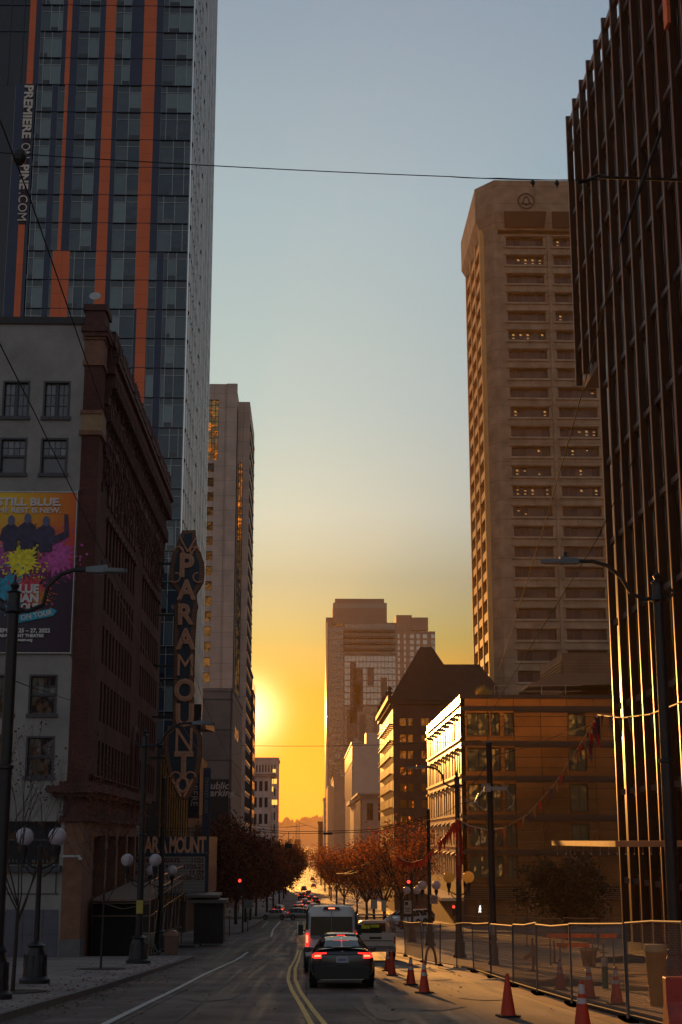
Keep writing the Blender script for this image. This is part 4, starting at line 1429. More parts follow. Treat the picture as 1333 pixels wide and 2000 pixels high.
w = MB(); x0 = roofpt(415, 120, MY + 1)[0]; x1 = roofpt(840, 120, MY + 1)[0]
zr = ztopM
x = x0
while x < x1:
    w.box(x, x + .06, MY + 1.0, MY + 1.06, zr, zr + 1.15); x += 2.6
for dz in (.5, 1.1):
    w.box(x0, x1, MY + 1.0, MY + 1.05, zr + dz, zr + dz + .05)
w.build('roof_railing', steel, mr_)
rg = thing('roof_grass', roofpt(365, 135, MY + 2)[0:1] + (MY + 2, ztopM), 'clump of golden ornamental grass on the roof edge of the brown building', 'plant') if False else None
w = MB(); random.seed(9)
xg0, xg1 = roofpt(330, 135, MY + 1.5)[0], roofpt(395, 135, MY + 1.5)[0]
for k in range(260):
    x = random.uniform(xg0, xg1); y = MY + random.uniform(.6, 2.2); h = random.uniform(.5, 1.5) * (1 - .4 * abs(2 * (x - xg0) / (xg1 - xg0) - 1))
    dx = random.uniform(-.4, .4)
    w.poly([(x, y, ztopM), (x + .05, y, ztopM), (x + dx, y + random.uniform(-.2, .2), ztopM + h)])
gr = w.build('roof_grass', mat('golden_grass', (.45, .30, .07), .7, .3, 5, transl=.5), at=((xg0 + xg1) / 2, MY + 1.4, ztopM))
tag(gr, 'clump of golden ornamental grass on the roof edge of the brown building', 'plant')

# ================================================================== hotel with the steep dark roof
QY, QX = 250.0, 14.9
ho = thing('mansard_hotel', (QX, QY, gz(QY)), 'dark brick hotel with a steep mansard roof and gold-lit bays', 'building')
q_ = lambda u, v, Y=QY: xz(u, v, Y)
FQ, FQs = frame_front(QY), frame_street(QX, -1)
zeave = q_(766, 1362)[1]
w = MB()
wx = [(q_(780, 1420)[0], q_(808, 1420)[0]), (q_(812, 1420)[0] + .9, q_(830, 1420)[0] + .9)]
wz = []
for k in range(7):
    zt_ = q_(790, 1401 + 32 * k)[1]
    wz.append((zt_ - 1.55, zt_))
wins = facade(w, FQ, QX, QX + 20, wz[-1][0] - 3, zeave, wx, wz[::-1], .4, 2, 1, .12)
w.box(QX + .4, QX + 20, QY + .4, QY + 45, -12, zeave - .05)
w.build('wall', hotelb, ho)
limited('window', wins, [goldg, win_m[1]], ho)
w = MB()
roofpoly = [q_(766, 1362), q_(769, 1352), q_(821, 1264), q_(844, 1264), q_(867, 1298), q_(936, 1298), q_(972, 1342), q_(974, 1362)]
w.slab([(x, QY - .4, z) for x, z in roofpoly][::-1], (0, 1.0, 0))
i_ = [(x, QY + .6, z) for x, z in roofpoly]
w.slab([(x, QY + .62, z) for x, z in roofpoly][::-1], (0, 34, 0))
w.build('roof', mansard, ho)
w = MB(); w.box(QX - .9, QX + 20, QY - .7, QY + 45, zeave - .5, zeave + .3); w.box(QX - .5, QX + 20, QY - .45, QY + 45, zeave - 1.2, zeave - .5)
for k in range(22):
    w.box(QX + .2 + k * .9, QX + .55 + k * .9, QY - .62, QY - .4, zeave - 1.1, zeave - .5)
w.build('cornice', mansard, ho)
w = MB()
wins = facade(w, FQs, QY, QY + 45, -6, zeave, regular(QY + 1, QY + 44, 10, .42), [(z - .1, z + 2.0) for z in [-4.5 + 2.9 * k for k in range(int((zeave + 2) / 2.9) + 1)]], .4, 1, 1, .12)
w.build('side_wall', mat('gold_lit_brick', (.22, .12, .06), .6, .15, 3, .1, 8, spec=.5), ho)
limited('side_window', wins, [MATS['dark_glass'], win_m[1]], ho)
for k in range(9):
    for z in [-4.2 + 2.9 * q for q in range(10)]:
        w = MB()
        w.box(QX - .65, QX, QY + 3.6 + k * 4.3, QY + 5.0 + k * 4.3, z - .35, z - .15)
        w.box(QX - .66, QX - .6, QY + 3.6 + k * 4.3, QY + 5.0 + k * 4.3, z + .45, z + .52)
        w.build('balcony', mat('balcony_metal', (.30, .2, .1), .35, metal=.5), ho)
for k in range(5):
    MB().lathe([(.1, 0), (.5, .4), (.25, .9), (.45, 1.3), (.1, 1.7)], (QX - .5, QY + .4 + k * 9, zeave + .3), 8).build('finial', mansard, ho)
w = MB(); w.fbox(FQ, QX, QX + .7, -10, zeave - 1.2, 0, .3); w.fbox(FQ, QX + 2.3, QX + 2.6, -10, zeave - 1.2, 0, .25); w.build('pier', hotelb, ho)

# ================================================================== white concrete store, small classical bank, far blocks
b3, x0, x1, zt = small_block('white_store', 'plain white concrete block with a windowless front behind the small bank', 462, 690, 752, 1452, m=whitec, win=False, depth=92, corn=0)
w = MB(); fr_ = frame_street(x0, -1)
w.fbox(fr_, 463, 553, zt - 5.5, zt - .5, 0, .3); w.build('sign_band', sunlit_face_m, b3)
w = MB()
for k in range(22):
    w.fbox(fr_, 464 + 4.05 * k, 465.4 + 4.05 * k, -14, zt - 6, 0, .35)
w.build('rib', whitec, b3)
w = MB(); w.box(x0 - .5, x0 + 3, 461.6, 554, zt, zt + .6); w.box(x0 + 4.5, x0 + 9, 470, 480, zt - .1, zt + 4); w.build('parapet', whitec, b3)
b4, x0, x1, zt = small_block('classical_bank', 'small pale classical block with deep cornices halfway down the street', 375, 708, 760, 1552, m=whitec, depth=55, nx=2, corn=1.3, fl=7.0, frac=.55)
w = MB(); w.box(x0 - 1.6, x0 + 9, 432, 470, zt - 1, zt + .2); w.box(x0 - .4, x0 + 9, 432, 470, -15, zt - 1); w.build('rear_wing', whitec, b4)
w = MB(); fr_ = frame_street(x0, -1)
for k in range(9):
    w.fbox(fr_, 377 + 6 * k, 378.5 + 6 * k, -13, zt - 1.2, 0, .5)
w.build('pilaster', whitec, b4)
b5, x0, x1, zt = small_block('vertical_sign_store', 'narrow pale block with one blank front between glass tower and white store', 620, 652, 673, 1519, m=mat('tan_concrete', (.36, .25, .16), .5, .12, .3, spec=.6), win=False, depth=60, corn=.3)
w = MB(); w.box(x0 - 2.2, x0, 640, 700, -15, xz(645, 1535, 640)[1]); w.build('side_wing', sunlit_face_m, b5)
b6, x0, x1, zt = small_block('low_corner_block', 'low far brick block at the right kerb where the street meets the bay', 820, 622, 640, 1606, m=hotelb, nx=3, depth=40, corn=.3, fl=4)
b7, x0, x1, zt = small_block('slim_kerb_block', 'slim pale block just left of the balcony tower', 760, 633, 646, 1560, m=whitec, nx=2, depth=40, corn=.3, fl=4)

# glass tower with balconies, behind it a second tower
def curtain(r, fr, x0, x1, z0, z1, nx, fl, gm, fm, name='window', d=.05, t=.16):
    items = []
    p = (x1 - x0) / nx
    z = z1
    while z - fl > z0:
        for k in range(nx):
            q = MB(); q.fbox(fr, x0 + p * k + t, x0 + p * (k + 1) - t, z - fl + .5, z - .15, 0, d, 0); items.append(q)
        z -= fl
    return limited(name, items, gm, r)
KY = 800.0
kt = thing('balcony_glass_tower', xz(700, 1640, KY)[0:1] + (KY, gz(KY)) , 'tall hazy glass tower with four long balconies near the top', 'building')
kz = lambda v: xz(700, v, KY)[1]; kx = lambda u: xz(u, 1350, KY)[0]
FK = frame_front(KY)
w = MB(); w.box(kx(641), kx(672), KY - .6, KY + 40, -15, kz(1222)); w.box(kx(672), kx(775), KY, KY + 40, -15, kz(1216)); w.box(kx(637), kx(651), KY + 8, KY + 40, -15, kz(1202))
w.box(kx(651), kx(758), KY + 4, KY + 36, kz(1216), kz(1175)); w.box(kx(655), kx(753), KY + 6, KY + 34, kz(1175), kz(1166))
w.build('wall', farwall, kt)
w = MB()
for v in (1235, 1247, 1259, 1271):
    w.box(kx(672), kx(772), KY - 3.2, KY, kz(v), kz(v) + .9)
w.build('balcony', mat('dark_balcony', (.09, .06, .05), .5), kt)
FK2 = frame_front(KY - .6)
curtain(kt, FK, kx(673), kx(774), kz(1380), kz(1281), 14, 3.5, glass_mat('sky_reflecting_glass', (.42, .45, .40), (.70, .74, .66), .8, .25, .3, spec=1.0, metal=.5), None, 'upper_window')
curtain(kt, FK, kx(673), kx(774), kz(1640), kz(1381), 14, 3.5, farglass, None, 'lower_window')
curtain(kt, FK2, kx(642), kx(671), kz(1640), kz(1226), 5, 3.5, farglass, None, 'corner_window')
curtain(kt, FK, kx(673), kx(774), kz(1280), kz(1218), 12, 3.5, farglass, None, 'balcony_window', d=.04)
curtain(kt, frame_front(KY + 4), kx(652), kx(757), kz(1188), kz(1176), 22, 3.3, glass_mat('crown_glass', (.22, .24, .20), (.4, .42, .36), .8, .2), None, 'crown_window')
w = MB()
random.seed(4)
for k in range(9):
    x = kx(random.uniform(676, 765)); z = kz(random.uniform(1290, 1440)); w.box(x, x + random.choice((2.0, 3.5)), KY - .14, KY - .06, z - random.uniform(10, 40), z)
w.box(kx(673), kx(775), KY - .15, KY - .06, kz(1330), kz(1328.6)); w.box(kx(673), kx(775), KY - .15, KY - .06, kz(1353), kz(1351.8)); w.box(kx(696), kx(775), KY - .15, KY - .06, kz(1378), kz(1376))
w.build('dark_panel', mat('brown_panel', (.12, .075, .06), .4), kt)
w = MB(); w.box(kx(637.5), kx(640.6), KY - .9, KY + 40, -15, kz(1216)); w.build('lit_edge_strip', sunlit_face_m, kt)  # strip for the tower's sunlit edge, brightness painted in
K2 = 930.0
k2 = thing('slab_tower', xz(810, 1640, K2)[0:1] + (K2, gz(K2)), 'second hazy tower with strips of windows and two roof boxes', 'building')
kx2 = lambda u: xz(u, 1350, K2)[0]; kz2 = lambda v: xz(800, v, K2)[1]
w = MB(); w.box(kx2(765), kx2(852), K2, K2 + 40, -15, kz2(1233)); w.box(kx2(776), kx2(807), K2 + 3, K2 + 25, kz2(1233), kz2(1200)); w.box(kx2(807), kx2(839), K2 + 2, K2 + 22, kz2(1230), kz2(1205)); w.box(kx2(766), kx2(776), K2 + 5, K2 + 25, kz2(1233), kz2(1215))
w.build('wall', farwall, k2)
its = []
FK3 = frame_front(K2)
for u0, u1 in ((778, 782), (790, 794), (802, 810), (815, 822), (828, 836), (844, 851)):
    z = kz2(1239)
    while z > 20:
        q = MB(); q.fbox(FK3, kx2(u0), kx2(u1), z - 2.6, z, 0, .1); its.append(q); z -= 3.9
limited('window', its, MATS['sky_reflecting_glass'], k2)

# unseen blocks added behind the viewer to light the street and its window reflections
for k, (x0, x1, y0, h_, c_) in enumerate([(52, 66, -95, 30, (.52, .40, .28)), (72, 80, -102, 44, (.45, .33, .24)), (88, 112, -92, 24, (.55, .44, .32)), (-48, -22, -110, 26, (.50, .40, .32)), (-90, -60, -100, 34, (.42, .34, .28)), (118, 150, -110, 38, (.5, .38, .28))]):
    r = thing('added_bounce_block', ((x0 + x1) / 2, y0, 5), ['pale', 'narrow tall', 'low wide', 'left', 'far left', 'far right'][k] + ' unseen block added behind the viewer for bounce light and reflections', 'building')
    m_ = mat('added_block_wall_%d' % k, c_, .7, .2, .5)
    w = MB(); fr_ = (Vector((0, y0, 0)), Vector((1, 0, 0)), Vector((0, 1, 0)))
    zs_ = [(7 + 3.4 * q, 8.8 + 3.4 * q) for q in range(int((h_ - 3) / 3.4))]
    wn_ = facade(w, fr_, x0, x1, 3, 5 + h_, regular(x0 + 1, x1 - 1, int((x1 - x0) / 3), .45), zs_, .4, 2, 1, .1)
    w.box(x0, x1, y0 - 14, y0 - .42, 2, 5 + h_); w.build('wall', m_, r)
    limited('window', wn_, [MATS['dark_glass'], winframe], r)

# ================================================================== theatre signs and marquee
SY = 106.0
vs = thing('theatre_blade_sign', (-11.3, SY, atY(362, 1560, SY).z), 'tall blue and copper vertical sign spelling PARAMOUNT on the theatre front', 'sign')
def sp_(u, v, Y=SY): p = atY(u, v, Y); return (p.x, p.z)
sL = [(347, 1062), (338, 1085), (333, 1110), (333, 1130), (337, 1142), (345, 1150), (349, 1162), (346, 1176), (340, 1183), (342, 1195), (341, 1250), (340, 1330), (338, 1400), (338, 1415), (333, 1424), (325, 1430), (322, 1445), (322, 1465), (325, 1490), (331, 1512), (340, 1535), (347, 1553), (357, 1560)]
sR = [(366, 1560), (373, 1551), (381, 1530), (388, 1508), (392, 1485), (394, 1460), (393, 1440), (390, 1430), (382, 1422), (377, 1412), (377, 1400), (378, 1330), (380, 1250), (383, 1195), (386, 1184), (383, 1172), (383, 1158), (389, 1149), (396, 1136), (398, 1118), (397, 1098), (391, 1080), (383, 1062), (381, 1036), (357, 1036)]
outl = [sp_(u, v) for u, v in sL + sR]
def shrink(pts, k):
    n_ = len(pts); out = []
    for i in range(n_):
        a, b, c = Vector(pts[i - 1]), Vector(pts[i]), Vector(pts[(i + 1) % n_])
        d = ((b - a).normalized() + (c - b).normalized()).normalized()
        nrm = Vector((-d.y, d.x))
        out.append(b + nrm * k)
    return out
area = sum(a[0] * b[1] - b[0] * a[1] for a, b in zip(outl, outl[1:] + outl[:1]))
sgn = 1 if area > 0 else -1
copper_s = brick_mat('sign_bulb_border', (.68, .32, .16), (.52, .24, .12), (.12, .05, .035), w=.13, h=.13, axis='XZ', rough=.45, msize=.03, bump=.6, offset=.5, spec=.6, stain=.15)
blue_s = mat('sign_blue', (.022, .045, .085), .4, .2, 2)
w = MB(); w.slab([(x, SY, z) for x, z in outl], (0, .55, 0)); w.build('sign_border', copper_s, vs)
inn = shrink(outl, .30 * sgn)
w = MB(); w.slab([(p[0], SY - .04, p[1]) for p in inn], (0, .04, 0)); w.build('sign_field', blue_s, vs)
inn2 = shrink(outl, -.06 * sgn)
w = MB(); w.slab([(p[0], SY + .12, p[1]) for p in inn2], (0, .3, 0)); w.build('sign_edge', mat('sign_edge_dark', (.05, .03, .03), .5), vs)
letter_m = mat('copper_letter', (.80, .42, .25), .45, .15, 3)
letter_i = mat('letter_inner_line', (.62, .36, .24), .4)
for ch, v, h in (('P', 1105, 1.28), ('A', 1152, 1.08), ('R', 1200, 1.12), ('A', 1248, 1.12), ('M', 1299, 1.12), ('O', 1348, 1.2), ('U', 1397, 1.2), ('N', 1445, 1.2), ('T', 1492, 1.28)):
    u = 366 - (v - 1105) * .017
    t_ = text(None, ch, 1.0, (0, 0, 0), (1, 0, 0), Z, None, None, .06, .0 if ch in 'MN' else .035)
    x_, z_ = sp_(u, v)
    xs = [p.x for p in t_.v]; zs = [p.z for p in t_.v]
    k = h * 1.42 / (max(zs) - min(zs)); kx = k * (.78 if ch in 'MN' else .9)
    cx0, cz0 = (max(xs) + min(xs)) / 2, (max(zs) + min(zs)) / 2
    t_.v = [Vector((x_ + (p.x - cx0) * kx, SY - .14 + p.y, z_ + (p.z - cz0) * k)) for p in t_.v]
    lo = t_.build('letter', letter_m, vs)
    t2 = text(None, ch, 1.0, (0, 0, 0), (1, 0, 0), Z, None, None, .01, -.0 if ch in 'MN' else -.018)
    if ch in 'MN': t2 = MB()
    t2.v = [Vector((x_ + (p.x - cx0) * kx, SY - .215 + p.y, z_ + (p.z - cz0) * k)) for p in t2.v]
    t2.build('letter_line', letter_i, lo)
w = MB()                                       # scrolls and the chevrons at top and bottom
def scroll(cu, cv, r, a0, a1, s=1):
    c = sp_(cu, cv); path = []
    for k in range(14):
        t = a0 + (a1 - a0) * k / 13; rr = r * (1 - .5 * k / 13)
        path.append((c[0] + s * rr * math.cos(t), SY - .08, c[1] + rr * math.sin(t)))
    w.tube(path, .06, 6)
for s in (-1, 1):
    scroll(365 + s * 14, 1077, .42, 0, 4.5, s); scroll(365 + s * 22, 1126, .5, 5.5, 1.5, s); scroll(358 + s * 13, 1518, .45, 0, 4.7, s)
ch1 = [sp_(352, 1050), sp_(367, 1078), sp_(384, 1050), sp_(384, 1040), sp_(367, 1066), sp_(352, 1040)]
for q in (ch1, [sp_(350, 1066), sp_(367, 1090), sp_(386, 1066), sp_(386, 1060), sp_(367, 1083), sp_(350, 1060)]):
    for a, b in ((0, 1), (1, 2)):
        w.tube([(q[a][0], SY - .1, q[a][1]), (q[b][0], SY - .1, q[b][1])], .07, 5)
c = sp_(357, 1533)
w.tube([(c[0] + .38 * math.sin(2 * math.pi * k / 20), SY - .1, c[1] - .5 * math.cos(2 * math.pi * k / 20)) for k in range(21)], .12, 6)
for s in (-1, 1):
    a, b = sp_(357 + s * 3, 1556), sp_(357 + s * 20, 1522)
    w.tube([(a[0], SY - .1, a[1]), (b[0], SY - .1, b[1])], .10, 5)
w.build('scrollwork', letter_m, vs)
w = MB()
for v in (1100, 1200, 1300, 1400, 1480):
    z = sp_(340, v)[1]; w.box(-11.6, outl[10][0] + .4, SY + .2, SY + .34, z - .08, z + .08)
w.tube([(sp_(340, 1062)[0], SY + .2, sp_(340, 1062)[1]), (sp_(340, 1025)[0], SY + .2, sp_(340, 1025)[1])], .02, 5)
w.build('wall_bracket', iron, vs)

MQ = 101.5
mq = thing('theatre_marquee', (-10, MQ, atY(340, 1745, MQ).z), 'blue theatre marquee with copper PARAMOUNT letters above a white board of show dates', 'marquee')
a_, b_ = atY(256, 1634, MQ), atY(407, 1748, MQ)
w = MB(); w.box(a_.x, b_.x, MQ, MQ + 9, b_.z, a_.z); w.build('marquee_box', mat('marquee_blue', (.018, .038, .075), .4, .25, 1.5), mq)
c_, d_ = atY(262, 1673, MQ), atY(400, 1744, MQ)
w = MB(); w.box(c_.x, d_.x, MQ - .05, MQ, d_.z, c_.z); w.build('letter_board', mat('marquee_white', (.36, .33, .33), .5, .06, 2), mq)
w = MB()
for k in range(11):
    z = d_.z + (c_.z - d_.z) * (k + .5) / 11; w.box(c_.x, d_.x, MQ - .075, MQ - .05, z - .012, z + .012)
w.build('board_rail', mat('rail_grey', (.10, .09, .10), .5), mq)
w = MB(); w.box(a_.x - .05, b_.x + .05, MQ - .12, MQ, atY(300, 1668, MQ).z, atY(300, 1664, MQ).z)
for k in range(40):
    x = a_.x + (b_.x - a_.x) * (k + .5) / 40; w.ball((x, MQ - .1, atY(300, 1670, MQ).z), .05, 4)
w.box(a_.x - .05, b_.x + .05, MQ - .1, MQ, b_.z - .05, b_.z + .08); w.build('trim', mat('marquee_trim', (.05, .11, .17), .4), mq)
for k, ch in enumerate('PARAMOUNT'):
    p = atY(276 + k * 14.6 + (4 if k > 3 else 0), 1650, MQ)
    t_ = text(None, ch, 1.0, (0, 0, 0), (1, 0, 0), Z, None, None, .05, .03)
    xs = [q.x for q in t_.v]; zs = [q.z for q in t_.v]
    k1 = 1.12 / (max(zs) - min(zs)); kx = k1 * (.44 if ch == 'M' else .52)
    t_.v = [Vector((p.x + (q.x - (max(xs) + min(xs)) / 2) * kx, MQ - .12 + q.y, p.z + (q.z - (max(zs) + min(zs)) / 2) * k1)) for q in t_.v]
    t_.build('letter', letter_m, mq)
redl = mat('marquee_red_letter', (.14, .02, .02), .6)
for s, v, al, u in (('11/21', 1681, 'RIGHT', 399), ('11/25-27', 1693, 'RIGHT', 399), ('11 /29', 1704, 'RIGHT', 399), ('11/30-12/3', 1715, 'RIGHT', 399), ('MONDAYS', 1681, 'RIGHT', 352)):
    pass
    x, z = xz(u, v, MQ); text('board_lettering', s, .40, (x, MQ - .08, z), (1, 0, 0), Z, redl, mq, .01, .012, al, 1.0)
w = MB()
for s, u0, u1, v in ((0, 264, 330, 1693), (0, 264, 318, 1704), (0, 270, 344, 1715), (0, 266, 300, 1681)):
    x = xz(u0, v, MQ)[0]; xe = xz(u1, v, MQ)[0]; z = xz(u0, v, MQ)[1]
    random.seed(int(v))
    while x < xe:
        ww = random.choice((.10, .14, .17)); w.box(x, x + .04, MQ - .09, MQ - .06, z - .14, z + .14); w.box(x, x + ww, MQ - .09, MQ - .06, z - .14 + random.choice((0, .12, .24)), z - .10 + random.choice((0, .12, .24))); x += ww + .08
w.build('worn_lettering', redl, mq)
w = MB()
for zf in (.3, .55):
    w.box(a_.x + .3, b_.x - .2, MQ + .9, MQ + .93, a_.z + zf, a_.z + zf + .04)
for k in range(5):
    w.box(a_.x + .3 + k * 1.2, a_.x + .34 + k * 1.2, MQ + .9, MQ + .94, a_.z, a_.z + .6)
w.build('top_railing', iron, mq)

# walkway scaffold in front of the shops
def scaffold():
    y0, y1 = 78.0, 97.0
    sc = thing('covered_walkway', (-9.8, y0, gz(y0)), 'dark covered walkway scaffold with pipe railings in front of the shops', 'scaffold')
    top = 2.85
    w = MB()
    A = (-11.3, -8.25)
    w.hexa([(A[0], y0, gz(y0) + top), (A[1], y0, gz(y0) + top), (A[1] + .1, y1, gz(y1) + top + 1.2), (A[0], y1, gz(y1) + top + 1.2)] + [(A[0], y0, gz(y0) + top + .12), (A[1], y0, gz(y0) + top + .12), (A[1] + .1, y1, gz(y1) + top + 1.32), (A[0], y1, gz(y1) + top + 1.32)])
    w.build('deck', mat('plank_deck', (.24, .16, .12), .6, .35, 5), sc)
    w = MB()
    for k in range(9):
        y = y0 + .05 + (y1 - y0 - .1) * k / 8; t = (y - y0) / (y1 - y0); zt = gz(y) + top + 1.2 * t
        for x in (A[0] + .05, A[1] - .02 + .1 * t):
            w.cyl((x, y, gz(y)), (x, y, zt + .0), .035, n=6)
        w.cyl((A[1], y, zt - .2), (A[1], y, zt + 1.1), .025, n=6)
    for dz in (.55, 1.2, 2.1, 3.3, 3.9):
        zz = [gz(y0) + dz, gz(y1) + dz + (1.2 if dz > 2 else 0)]
        w.cyl((A[1] + .02, y0, zz[0]), (A[1] + .12, y1, zz[1]), .022, n=6)
    for dz in (2.1, 2.75):
        w.cyl((A[0], y0, gz(y0) + dz), (A[1], y0, gz(y0) + dz), .03, n=6)
    w.cyl((A[0] + .6, y0, gz(y0) + 2.75), (A[0] + 1.6, y0 - .02, gz(y0) + 2.45), .015, n=5); w.cyl((A[0] + 1.6, y0 - .02, gz(y0) + 2.45), (A[1], y0, gz(y0) + 2.75), .015, n=5)
    for k in range(4):
        y = y0 + 2.4 + k * 4.6
        w.cyl((A[1] + .03, y - 1.6, gz(y) + .2), (A[1] + .06, y + 1.6, gz(y) + 2.9), .022, n=6)
    w.build('pipe_frame', mat('scaffold_pipe', (.30, .22, .17), .3, .2, 6, metal=.6), sc)
    w = MB()
    w.box(A[0] + .1, A[1] - .5, y0 + .8, y0 + .9, gz(y0) - .1, gz(y0) + top)
    w.box(A[0], A[0] + .08, y0, y1, gz(y1), gz(y0) + top)
    w.build('dark_screen', mat('black_screen', (.008, .008, .010), .8), sc)
scaffold()
# bus shelter-like kiosk on the next corner
k_ = atG(410, 1848)
ks = thing('kiosk', (k_.x, k_.y, gz(k_.y) + .15), 'dark boxy kiosk with a flat projecting roof on the left corner', 'kiosk')
w = MB(); g = gz(k_.y) + .15
w.box(k_.x - 1.05, k_.x + .85, k_.y, k_.y + 2.2, g, g + 2.55); w.build('body', mat('kiosk_dark', (.02, .018, .02), .5), ks)
w = MB(); w.box(k_.x - 1.5, k_.x + 1.05, k_.y - .5, k_.y + 2.6, g + 2.55, g + 2.75); w.box(k_.x - 1.7, k_.x + .5, k_.y - .3, k_.y + 4.6, g + 2.9, g + 3.05); w.build('roof', mat('kiosk_roof', (.16, .13, .125), .5), ks)
w = MB(); w.box(k_.x - .85, k_.x - .05, k_.y - .03, k_.y, g + .5, g + 2.2); w.box(k_.x + .05, k_.x + .7, k_.y - .03, k_.y, g + .1, g + 2.2); w.build('panel', mat('kiosk_panel', (.035, .03, .035), .25), ks)
# litter bin
p = atG(335, 1872); g = gz(p.y) + .15
tb = thing('litter_bin', (p.x, p.y, g), 'brown domed litter bin beside the walkway scaffold', 'bin')
w = MB(); w.box(p.x - .33, p.x + .33, p.y - .3, p.y + .3, g + .04, g + .98); w.build('body', mat('bin_brown', (.14, .075, .05), .6), tb, bevel=.03)
w = MB(); w.slab([(p.x + .34 * math.cos(math.pi * k / 12), p.y - .31, g + .98 + .28 * math.sin(math.pi * k / 12)) for k in range(13)][::-1], (0, .62, 0)); w.build('dome', mat('bin_dome', (.22, .12, .08), .5), tb)
# leaning scooter
p = atG(303, 1872); g = gz(p.y) + .15
sco = thing('kick_scooter', (p.x, p.y, g), 'rental kick scooter leaning beside the lamp pole', 'scooter')
w = MB(); w.cyl((p.x - .35, p.y, g + 1.15), (p.x + .12, p.y, g + .15), .03); w.cyl((p.x - .35, p.y - .22, g + 1.15), (p.x - .35, p.y + .22, g + 1.12), .02); w.build('stem', mat('scooter_teal', (.05, .14, .16), .4), sco)
w = MB(); w.box(p.x + .1, p.x + .22, p.y, p.y + .95, g + .12, g + .18); w.build('deck', iron, sco)
for dy in (-.02, .98):
    w = MB(); w.cyl((p.x + .13, p.y + dy, g + .11), (p.x + .19, p.y + dy, g + .11), .11, n=14); w.build('wheel', iron, sco)

